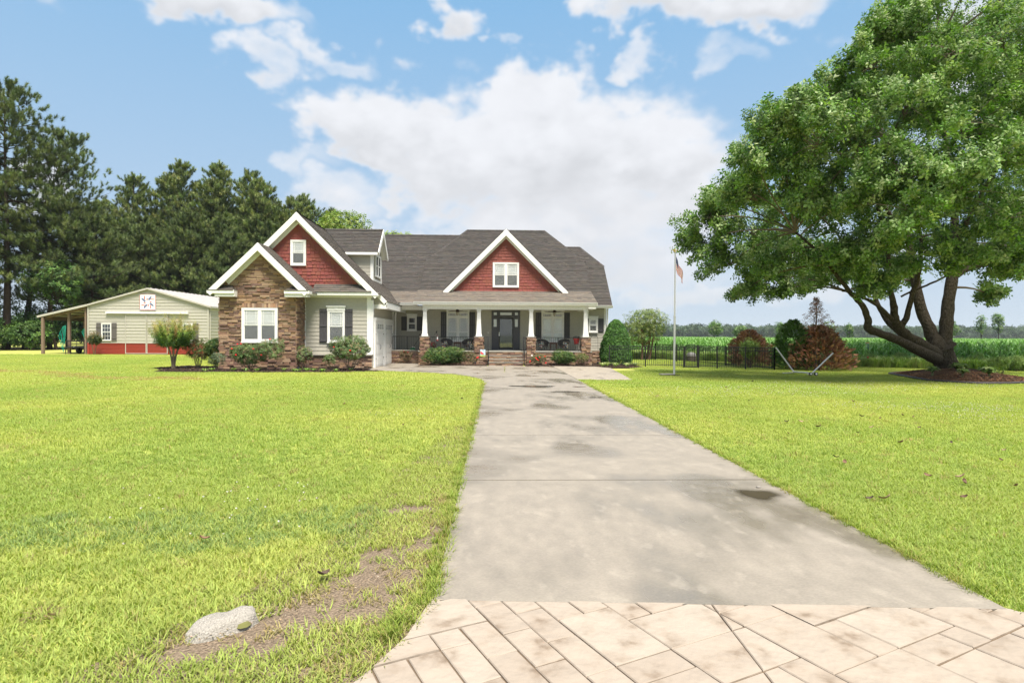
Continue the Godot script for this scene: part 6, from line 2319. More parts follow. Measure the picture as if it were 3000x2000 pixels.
# ---------------------------------------------------------------- yard
func yard_things() -> void:
	M.leaf_base = mat(0.12, 0.14, 0.05, 0.8)
	# young crape myrtle at the barn corner
	var sp := thing("crape_myrtle", "small bronze tipped crape myrtle before the barn corner", "tree", Vector3(-32.5, 0, -49.4))
	stems(sp, 4, 0.35, 1.0, 0.035, M.post_wood, "trunk")
	spikes(sp, Vector3(0, 0.95, 0), 36, Vector3(0.75, 1.05, 0.7), [Color(0.10, 0.14, 0.03), Color(0.14, 0.17, 0.045), Color(0.27, 0.15, 0.05)], 0.10)
	put_leaves(sp, "foliage", Vector3(0, 1.1, 0), Vector3(0.6, 0.35, 0.5), 220, 0.10, [Color(0.05, 0.085, 0.02), Color(0.07, 0.11, 0.025)], 5)
	# utility trailer under the lean-to
	var tl := thing("utility_trailer", "black mesh sided utility trailer parked under the lean-to", "trailer", Vector3(-34.75, 0, -51.6))
	var bd := MB.new()
	bd.box(Vector3(-0.85, 0.50, -1.5), Vector3(0.85, 0.60, 1.0))
	put("bed", bd, M.iron, tl)
	for s in [[Vector3(-0.85, 0, 1.0), Vector3(0.85, 0, 1.0)], [Vector3(-0.85, 0, -1.5), Vector3(-0.85, 0, 1.0)], [Vector3(0.85, 0, -1.5), Vector3(0.85, 0, 1.0)]]:
		var a: Vector3 = s[0]
		var b: Vector3 = s[1]
		var fr := MB.new()
		for y in [1.05, 1.10]:
			fr.tube([a + Vector3(0, y, 0), b + Vector3(0, y, 0)], [0.022, 0.022], 5)
		var n := 16
		for i in n + 1:
			var p := a.lerp(b, float(i) / n)
			var r := 0.025 if i % 8 == 0 else 0.007
			fr.tube([p + Vector3(0, 0.6, 0), p + Vector3(0, 1.08, 0)], [r, r], 4)
		for i in 5:
			var y := 0.68 + i * 0.08
			fr.tube([a + Vector3(0, y, 0), b + Vector3(0, y, 0)], [0.006, 0.006], 4)
		put("side_rail", fr, M.iron, tl)
	for s in [-1.0, 1.0]:
		var w := MB.new()
		w.lathe(Transform3D(Basis(Vector3.BACK, PI / 2), Vector3(0.72 * s + 0.1, 0.30, -0.2)), [Vector2(0.18, -0.1), Vector2(0.28, -0.1), Vector2(0.31, -0.06), Vector2(0.31, 0.06), Vector2(0.28, 0.1), Vector2(0.18, 0.1), Vector2(0.0, 0.07)], 20)
		put("wheel", w, M.black, tl)
	var tg := MB.new()
	tg.tube([Vector3(-0.5, 0.54, 1.0), Vector3(-0.35, 0.52, 1.9)], [0.04, 0.04], 6)
	tg.tube([Vector3(0.2, 0.54, 1.0), Vector3(-0.35, 0.52, 1.9)], [0.04, 0.04], 6)
	put("tongue", tg, M.iron, tl)
	var jk := MB.new()
	jk.tube([Vector3(-0.36, 0.0, 1.75), Vector3(-0.36, 0.95, 1.75)], [0.035, 0.03], 7)
	put("jack", jk, M.iron, tl)
	var tp := MB.new()
	tp.lathe(Transform3D(Basis(Vector3.RIGHT, PI / 2), Vector3(-0.2, 0.55, 1.01)), [Vector2(0.04, 0), Vector2(0.04, 0.02), Vector2(0, 0.02)], 8)
	put("reflector", tp, M.white, tl)
	# hoses hanging in the lean-to
	for k in 2:
		var at: Vector3 = [Vector3(-35.75, 2.35, -50.75), Vector3(-34.15, 2.2, -50.9)][k]
		var h := thing("garden_hose", ["long green and grey hoses hanging on the middle lean-to post", "green hose hanging on the post by the barn corner"][k], "hose", at)
		for i in 5 if k == 0 else 3:
			var hm := MB.new()
			var drop: float = ([1.5, 1.7, 2.2, 1.3, 1.9][i]) if k == 0 else [0.9, 1.05, 0.8][i]
			var w := 0.05 + 0.045 * i
			hm.tube([Vector3(-0.02 - w, -drop, 0.02 * i), Vector3(-0.10 - w * 1.6, -drop * 0.45, 0.03 * i), Vector3(-0.06 - w * 0.6, -0.10, 0.02), Vector3(0.0, 0.0, 0.0), Vector3(0.05 - w * 0.3, -0.12, 0.03), Vector3(0.02 - w * 0.5, -drop * 0.5, 0.02 * i), Vector3(-0.04 - w * 0.8, -drop, 0.02)], taper(0.017, 0.017, 7), 6)
			put("hose", hm, mat(0.05, 0.05, 0.055, 0.6) if (k == 0 and i == 1) else M.hose, h)
	# flag pole
	var fp := thing("flag_pole", "tall slim grey flag pole with a golden eagle in the lawn", "flagpole", Vector3(7.99, 0, -26.36))
	var lo := MB.new()
	lo.tube([Vector3(0, -0.05, 0), Vector3(0, 2.6, 0)], [0.048, 0.045], 12)
	put("lower_tube", lo, M.pole, fp)
	var up := MB.new()
	up.tube([Vector3(0, 2.6, 0), Vector3(0, 5.42, 0)], [0.032, 0.026], 12)
	put("upper_tube", up, M.pole, fp)
	var co := MB.new()
	co.tube([Vector3(0, 2.57, 0), Vector3(0, 2.63, 0)], [0.056, 0.052], 12)
	put("collar", co, M.pole, fp)
	var eg := MB.new()
	eg.lathe(Transform3D(Basis(), Vector3(0, 5.42, 0)), [Vector2(0, 0.0), Vector2(0.03, 0.02), Vector2(0.035, 0.05), Vector2(0.02, 0.07), Vector2(0, 0.07)], 10)
	eg.lathe(Transform3D(Basis(), Vector3(0, 5.49, 0)), [Vector2(0.0, 0.0), Vector2(0.03, 0.03), Vector2(0.022, 0.09), Vector2(0.012, 0.12), Vector2(0, 0.13)], 8)
	for s in [-1.0, 1.0]:
		eg.tri(Vector3(0, 5.54, 0), Vector3(0.17 * s, 5.57, 0.02), Vector3(0.06 * s, 5.50, 0))
		eg.tri(Vector3(0, 5.54, 0), Vector3(0.06 * s, 5.50, 0.002), Vector3(0.17 * s, 5.57, 0.022))
	put("eagle", eg, mat(0.45, 0.33, 0.12, 0.35), fp)
	var rp := MB.new()
	rp.tube([Vector3(0.04, 5.36, 0.0), Vector3(0.05, 1.2, 0.01)], [0.004, 0.004], 4)
	put("halyard", rp, M.white, fp)
	var fl := thing("national_flag", "limp striped flag with starred blue corner hanging on the flag pole", "flag", Vector3(8.03, 5.28, -26.36))
	var fm := mat(1, 1, 1, 0.8)
	fm.albedo_texture = flag_picture()
	var fb := MB.new()
	var nu := 18
	var nv := 8
	var g := []
	for i in nu + 1:
		var row := []
		for j in nv + 1:
			var s := float(i) / nu
			var t := float(j) / nv
			var x := 0.34 * pow(s, 1.1) + 0.03 * sin(s * 9 + t * 2) * s
			var y := -0.58 * t - s * (0.80 - 0.16 * t) + 0.0
			var z := 0.07 * sin(s * 11.0 + t * 1.4) * (0.3 + s)
			row.push_back([Vector3(x, y, z), Vector2(s, t)])
		g.push_back(row)
	for i in nu:
		for j in nv:
			var a: Array = g[i][j + 1]
			var b: Array = g[i + 1][j + 1]
			var c: Array = g[i + 1][j]
			var d: Array = g[i][j]
			fb.quad_uv(a[0], b[0], c[0], d[0], a[1], b[1], c[1], d[1])
	put("cloth", fb, fm, fl)
	var pm := MB.new()
	pm.lathe(Transform3D(Basis(), Vector3(7.99, -0.028, -26.36)), [Vector2(0.40, 0.0), Vector2(0.3, 0.03), Vector2(0.1, 0.05), Vector2(0, 0.05)], 14)
	structure("pole_mulch", pm, M.mulch)
	var sl := thing("flat_stone", "flat tan stone lying at the foot of the flag pole", "stone", Vector3(7.62, 0.0, -26.3))
	var sm := MB.new()
	sm.bbox(Transform3D(Basis(Vector3.UP, 0.2), Vector3(0, 0.03, 0)), Vector3(0.3, 0.03, 0.16), 0.025)
	put("stone", sm, M.cap, sl)
	# hammock stand
	var hs := thing("hammock_stand", "bare grey steel hammock stand on the lawn by the brown shrubs", "hammock stand", Vector3.ZERO)
	var A := Vector3(14.03, 0.08, -27.6)
	var Bp := Vector3(14.20, 0.10, -26.3)
	var far := Vector3(13.25, 1.10, -28.9)
	var near := Vector3(15.0, 1.02, -25.3)
	for seg in [["base_tube", A, Bp, 0.036], ["arm", A, Vector3(13.30, 1.22, -27.9), 0.034], ["arm", Bp, Vector3(14.98, 1.02, -26.0), 0.034], ["foot", Vector3(13.38, 0.035, -27.35), Vector3(14.1, 0.05, -27.65), 0.025], ["foot", Vector3(14.0, 0.05, -26.35), Vector3(14.42, 0.05, -26.3), 0.025]]:
		var t := MB.new()
		t.tube([seg[1], seg[2]], [seg[3], seg[3]], 9)
		put(seg[0], t, M.pole, hs)
	for x in [14.10, 14.34]:
		var w := MB.new()
		w.lathe(Transform3D(Basis(Vector3.RIGHT, PI / 2), Vector3(x, 0.075, -26.24)), [Vector2(0.03, -0.035), Vector2(0.08, -0.035), Vector2(0.08, 0.03), Vector2(0.05, 0.035), Vector2(0.05, 0.03), Vector2(0, 0.03)], 14)
		var wh := put("wheel", w, M.black, hs)
		var hb := MB.new()
		hb.lathe(Transform3D(Basis(Vector3.RIGHT, PI / 2), Vector3(x, 0.075, -26.20)), [Vector2(0.045, 0.0), Vector2(0.045, 0.006), Vector2(0, 0.008)], 10)
		put("hub", hb, M.white, wh)
	fences()
	# domed drum beyond the gate
	var dr := thing("domed_fire_pit", "small grey domed metal drum on the grass beyond the gate", "fire pit", Vector3(13.75, 0, -41.4))
	var dm := MB.new()
	dm.lathe(Transform3D(), [Vector2(0, -0.02), Vector2(0.33, -0.02), Vector2(0.33, 0.34)], 18)
	put("drum", dm, grain(mat(0.16, 0.12, 0.11, 0.7), M.g2, 0.4), dr)
	var dl := MB.new()
	dl.lathe(Transform3D(), [Vector2(0.34, 0.34), Vector2(0.31, 0.48), Vector2(0.22, 0.57), Vector2(0, 0.62)], 18)
	put("lid", dl, grain(mat(0.42, 0.40, 0.40, 0.6), M.g2, 0.4), dr)
	shrubs_right()
	rock_and_litter()


func flag_picture() -> ImageTexture:
	var w := 130
	var h := 78
	var img := Image.create(w, h, false, Image.FORMAT_RGB8)
	for j in h:
		for i in w:
			var c := srgb(0.42, 0.03, 0.04) if (j / 6) % 2 == 0 else srgb(0.75, 0.74, 0.72)
			if i < 52 and j < 42:
				c = srgb(0.02, 0.03, 0.12)
				if (i % 9 in [3, 4, 5]) and (j % 8 in [3, 4]):
					c = srgb(0.75, 0.75, 0.75)
			img.set_pixel(i, j, c)
	return ImageTexture.create_from_image(img)


func fence_run(label: String, pts: Array, h: float, skip_last := false) -> Node3D:
	var f := thing("picket_fence", label, "fence", Vector3.ZERO)
	var pm := MB.new()
	pm.box(Vector3(-0.0085, 0.06, -0.0085), Vector3(0.0085, h - 0.015, 0.0085))
	var picket := pm.mesh()
	for i in pts.size():
		var p: Vector3 = pts[i]
		var po := MB.new()
		po.box(Vector3(-0.03, -0.05, -0.03), Vector3(0.03, h + 0.02, 0.03))
		po.bbox(Transform3D(Basis(), Vector3(0, h + 0.03, 0)), Vector3(0.036, 0.012, 0.036), 0.008)
		put("post", po, M.iron, f, Transform3D(Basis(), p))
		if i == pts.size() - 1:
			break
		var q: Vector3 = pts[i + 1]
		for y in [h - 0.01, h - 0.16, 0.12]:
			beam(f, "rail", p + Vector3(0, y, 0), q + Vector3(0, y, 0), Vector3.UP, 0.03, 0.026, M.iron)
		var n := int(p.distance_to(q) / 0.115)
		var x := Basis(Quaternion(Vector3.RIGHT, (q - p).normalized()))
		for k in range(1, n):
			put("picket", picket, M.iron, f, Transform3D(x, p.lerp(q, float(k) / n)))
	return f


func fences() -> void:
	var A := Vector3(6.6, 0, -34.2)
	var B := Vector3(14.60, 0, -30.75)
	var at := func(t: float) -> Vector3: return A.lerp(B, t)
	fence_run("black iron picket fence between clipped evergreen and gate", [at.call(0.0), at.call(0.235), at.call(0.475)], 1.14)
	fence_run("black iron picket fence from gate to the lone corner post", [at.call(0.565), at.call(0.675), at.call(0.838), at.call(1.0)], 1.14)
	fence_run("black iron picket fence running back from the corner post along the field", [B, Vector3(13.6, 0, -34.8), Vector3(12.9, 0, -37.6), Vector3(12.4, 0, -40.4), Vector3(11.7, 0, -43.2), Vector3(9.4, 0, -44.4), Vector3(7.1, 0, -45.6)], 1.14)
	var g := thing("arched_gate", "black iron gate with arched top between the fence runs", "gate", Vector3.ZERO)
	var p: Vector3 = at.call(0.475)
	var q: Vector3 = at.call(0.565)
	var d := (q - p).normalized()
	p += d * 0.06
	q -= d * 0.06
	for s in [p, q]:
		var st := MB.new()
		st.box(Vector3(-0.032, 0.03, -0.032), Vector3(0.032, 1.16, 0.032))
		put("stile", st, M.iron, g, Transform3D(Basis(Quaternion(Vector3.RIGHT, d)), s))
	beam(g, "bottom_rail", p + Vector3(0, 0.06, 0), q + Vector3(0, 0.06, 0), Vector3.UP, 0.06, 0.04, M.iron)
	for lift in [1.12, 0.97]:
		var arc := []
		for k in 13:
			var t := k / 12.0
			arc.push_back(p.lerp(q, t) + Vector3(0, lift + 0.17 * sin(PI * t), 0))
		var am := MB.new()
		am.tube(arc, taper(0.016, 0.016, 13), 6)
		put("arch_rail", am, M.iron, g)
	for k in range(1, 8):
		var t := k / 8.0
		var pm := MB.new()
		pm.box(Vector3(-0.0085, 0.06, -0.0085), Vector3(0.0085, 1.12 + 0.17 * sin(PI * t), 0.0085))
		put("picket", pm, M.iron, g, Transform3D(Basis(), p.lerp(q, t)))


func shrubs_right() -> void:
	var brown := [Color(0.344, 0.161, 0.108), Color(0.427, 0.199, 0.133), Color(0.276, 0.129, 0.0886), Color(0.524, 0.277, 0.184), Color(0.262, 0.18, 0.0822)]
	var cyp := [Color(0.075, 0.15, 0.03), Color(0.112, 0.217, 0.045), Color(0.15, 0.27, 0.06), Color(0.0525, 0.105, 0.0225)]
	# dying cypress behind the fence
	var a := thing("dying_cypress", "rusty red dying conifer shrub behind the fence corner", "shrub", Vector3(14.9, 0, -34.6))
	stems(a, 3, 0.3, 1.2, 0.05, M.twig, "trunk")
	conifer_sprays(a, "foliage", Vector3(0, 0, 0), 1.2, 2.0, 2200, brown, 0.10)
	var g := shrub("garden_shrub", "fresh green crape myrtle shoots growing through the fence corner", Vector3(14.1, 0, -32.6), Vector3(0.5, 0.5, 0.45), 0.5, 260, 0.09, [Color(0.15, 0.255, 0.045), Color(0.225, 0.345, 0.06)], 5, 5)
	spikes(g, Vector3(0, 0.9, 0), 26, Vector3(0.6, 0.85, 0.5), [Color(0.255, 0.375, 0.075), Color(0.33, 0.42, 0.105)], 0.09)
	# the half green, half dead cypress pair by the hammock stand
	var gc := thing("green_cypress", "dark green conifer shrub beside the big brown dead conifer", "shrub", Vector3(15.95, 0, -31.5))
	stems(gc, 3, 0.25, 1.2, 0.05, M.twig, "trunk")
	conifer_sprays(gc, "foliage", Vector3(0, 0, 0), 0.98, 2.5, 2200, cyp, 0.10)
	var dc := thing("dead_cypress", "large brown dead conifer with bare spire above by the hammock stand", "shrub", Vector3(17.05, 0, -30.9))
	stems(dc, 4, 0.4, 1.4, 0.06, M.twig, "trunk")
	conifer_sprays(dc, "foliage", Vector3(0, 0, 0), 1.42, 2.2, 3200, brown, 0.105)
	var sp := MB.new()
	sp.tube([Vector3(-0.2, 0, 0), Vector3(-0.18, 1.9, 0), Vector3(-0.15, 3.75, 0)], [0.07, 0.045, 0.012], 7)
	for k in 46:
		var t := rnd(0.35, 1.0)
		var y := 3.75 * t
		var an := rnd(0, TAU)
		var l := lerpf(1.15, 0.10, (t - 0.35) / 0.65) * rnd(0.6, 1.1)
		sp.tube([Vector3(-0.17, y, 0), Vector3(-0.17 + cos(an) * l, y + l * 0.55, sin(an) * l)], [0.012, 0.004], 4)
	put("spire", sp, mat(0.20, 0.15, 0.12, 0.9), dc)
	var mesh := sprig(6, 0.16, 0.10, 0.35, 5, 0.8)
	var xf := []
	var cc := []
	for k in 330:
		var t := rnd(0.42, 1.0)
		var l := lerpf(1.2, 0.05, (t - 0.35) / 0.65) * sqrt(rng.randf())
		var an := rnd(0, TAU)
		xf.push_back(Transform3D(Basis.from_euler(Vector3(rnd(-1, 1), rnd(0, TAU), rnd(-1, 1))).scaled(Vector3.ONE * rnd(0.6, 1.2)), Vector3(-0.17 + cos(an) * l, 3.75 * t + l * 0.5, sin(an) * l)))
		cc.push_back(jitter(Color(0.36, 0.21, 0.165), 0.3))
	many("dry_leaves", mesh, M.leaf, dc, xf, cc)


# feathery flat sprays over an egg-shaped crown that reaches the ground
func conifer_sprays(parent: Node3D, called: String, c: Vector3, r: float, h: float, n: int, cols: Array, size: float) -> void:
	var b := MB.new()
	for k in 15:
		var t := k / 14.0
		var sgn := 1.0 if k % 2 else -1.0
		var o := Vector3(0, t * size * 1.5, 0)
		var d := Vector3(sgn * 0.75, 0.6, rnd(-0.25, 0.25)).normalized() * size * lerpf(0.8, 0.35, t)
		var s := Vector3(0.25, -0.3 * sgn, 0.12).normalized() * size * 0.14
		b.col = Color(1, 1, 1) * rnd(0.75, 1.1)
		b.tri(o - s, o + s, o + d)
	var mesh := b.mesh()
	var xf := []
	var cc := []
	var lump := FastNoiseLite.new()
	lump.seed = int(r * 100 + h)
	lump.frequency = 0.9
	for i in n:
		var t := pow(rng.randf(), 0.85)
		var an := rnd(0, TAU)
		var prof := pow(maxf(0.0, 1.0 - pow(t, 1.7)), 0.6) * (0.80 + 0.2 * minf(1.0, t * 5.0))
		var dir := Vector3(cos(an), 0, sin(an))
		var rr := r * prof * (1.0 + 0.75 * lump.get_noise_3d(dir.x * 2.2, t * h * 1.1, dir.z * 2.2)) * pow(rng.randf(), 0.25) * (1.16 if rng.randf() < 0.12 else 1.0)
		var p := c + dir * rr + Vector3(0, t * h + 0.04, 0)
		var face := (dir * 0.9 + Vector3(rnd(-0.5, 0.5), rnd(0.0, 1.0), rnd(-0.5, 0.5))).normalized()
		xf.push_back(Transform3D((Basis(Quaternion(Vector3.UP, face)) * Basis(Vector3.UP, rnd(0, TAU))).scaled(Vector3.ONE * rnd(0.8, 1.4)), p))
		var pick := lump.get_noise_3d(p.x * 3 + 50, p.y * 3, p.z * 3)
		cc.push_back(jitter(cols[clampi(int((pick + 0.5) * cols.size() + rnd(-1, 1)), 0, cols.size() - 1)], 0.25))
	many(called, mesh, M.leaf, parent, xf, cc)


func rock_and_litter() -> void:
	# pale boulder by the worn earth
	var rk := thing("boulder", "pale half buried boulder on the lawn beside the bare soil", "rock", Vector3(-1.62, -0.03, -3.52))
	var b := MB.new()
	var nz := FastNoiseLite.new()
	nz.seed = 8
	nz.frequency = 2.2
	var n := 26
	var m := 12
	var ang := -0.70
	var g := []
	for i in n:
		var row := []
		for j in m + 1:
			var a := TAU * i / n
			var e := PI / 2 * j / m
			var ce := pow(cos(e), 0.65)
			var p := Vector3(cos(a) * ce * (0.215 + 0.03 * cos(a)), pow(sin(e), 0.8) * (0.115 + 0.03 * cos(a) * cos(e)), sin(a) * ce * 0.088)
			# flatter near side, ridge towards the back
			p.z -= p.y * 0.25
			p *= 1.0 + 0.22 * nz.get_noise_3dv(p * 3.0)
			row.push_back(p.rotated(Vector3.UP, 0.62) + Vector3(0, -0.02, 0))
		g.push_back(row)
	var nrm := []
	for i in n:
		var row := []
		for j in m + 1:
			var du: Vector3 = g[(i + 1) % n][j] - g[(i + n - 1) % n][j]
			var dv: Vector3 = g[i][mini(j + 1, m)] - g[i][maxi(j - 1, 0)]
			var k := dv.cross(du)
			row.push_back(k.normalized() if k.length() > 1e-7 and j < m else Vector3.UP)
		nrm.push_back(row)
	for i in n:
		var l := (i + 1) % n
		for j in m:
			b.trin(g[i][j], g[l][j + 1], g[l][j], nrm[i][j], nrm[l][j + 1], nrm[l][j])
			b.trin(g[i][j], g[i][j + 1], g[l][j + 1], nrm[i][j], nrm[i][j + 1], nrm[l][j + 1])
	put("stone", b, M.rock, rk)
	var ms := MB.new()
	ms.lathe(Transform3D(Basis(), Vector3(0.13, 0.03, -0.05)), [Vector2(0.05, 0.0), Vector2(0.035, 0.018), Vector2(0, 0.024)], 9)
	put("moss", ms, relief(mat(0.13, 0.13, 0.04, 0.95), M.rough, 3.0), rk)
	# fallen leaves on the lawn
	var spots := [-6.718, -17.05, -1.41, -15.83, -0.86, -15.84, -3.65, -14.57, -1.71, -11.23, -2.39, -4.98, 9.70, -22.19, 7.66, -19.54, 6.68, -15.49, 9.40, -15.38, 7.84, -12.52, 8.02, -12.16, 8.85, -12.69, 8.9, -12.43, 6.44, -10.37, 7.08, -10.99, 8.0, -10.99, 6.54, -9.41, 7.35, -9.38, 7.69, -8.77, 7.02, -8.05, 4.72, -7.90, 4.81, -8.26, 5.67, -7.08, 5.50, -6.82, 5.97, -6.64, 3.94, -6.13, 4.10, -6.13, 4.99, -6.18, 5.30, -7.13, 5.83, -11.72, 6.10, -11.72, 6.11, -11.06, 5.14, -10.29, -1.2, -4.22]
	var lm := MB.new()
	for k in 6:
		var t0 := k / 6.0 * 2 - 1
		var t1 := (k + 1) / 6.0 * 2 - 1
		var w0 := 0.045 * sqrt(1 - t0 * t0 * 0.98)
		var w1 := 0.045 * sqrt(1 - t1 * t1 * 0.98)
		var c0 := 0.03 * t0 * t0
		var c1 := 0.03 * t1 * t1
		for s in [-1.0, 1.0]:
			var p := [Vector3(t0 * 0.075, c0, 0), Vector3(t1 * 0.075, c1, 0), Vector3(t1 * 0.075, c1 + 0.022, s * w1), Vector3(t0 * 0.075, c0 + 0.022, s * w0)]
			if s > 0:
				p.reverse()
			lm.quad(p[0], p[1], p[2], p[3])
	var mesh := lm.mesh()
	var lcol := [mat(0.10, 0.055, 0.03, 0.8), mat(0.16, 0.09, 0.05, 0.8), mat(0.07, 0.045, 0.03, 0.8), mat(0.32, 0.22, 0.14, 0.8)]
	for i in range(0, spots.size(), 2):
		var o := put(numbered("fallen_leaf"), mesh, lcol[(i / 2) % 4], self, Transform3D(Basis.from_euler(Vector3(rnd(-0.5, 0.5), rnd(0, TAU), rnd(-0.5, 0.5))).scaled(Vector3.ONE * rnd(0.4, 0.75)), Vector3(spots[i], 0.035, spots[i + 1])))
		tag(o, "curled dry brown leaf lying on the lawn", "leaf", "fallen leaves scattered over the lawn")
	# bundle of dead grass near the left edge
	var dg := thing("dead_grass_clump", "small heap of dry brown clippings in the grass at the lower lawn", "litter", Vector3(-2.78, -0.02, -3.75))
	tuft(dg, "straw", 60, 0.03, 0.006, 0.16, [Color(0.22, 0.14, 0.08), Color(0.30, 0.21, 0.13)])
	var dg2 := thing("pebble", "small white pebble on the driveway beside the near puddle", "pebble", Vector3(3.02, 0.0, -6.72))
	var pb := MB.new()
	pb.lathe(Transform3D(Basis.from_scale(Vector3(1.3, 0.8, 0.9))), [Vector2(0, 0), Vector2(0.02, 0.003), Vector2(0.022, 0.014), Vector2(0.012, 0.024), Vector2(0, 0.026)], 8)
	put("stone", pb, M.rock, dg2)


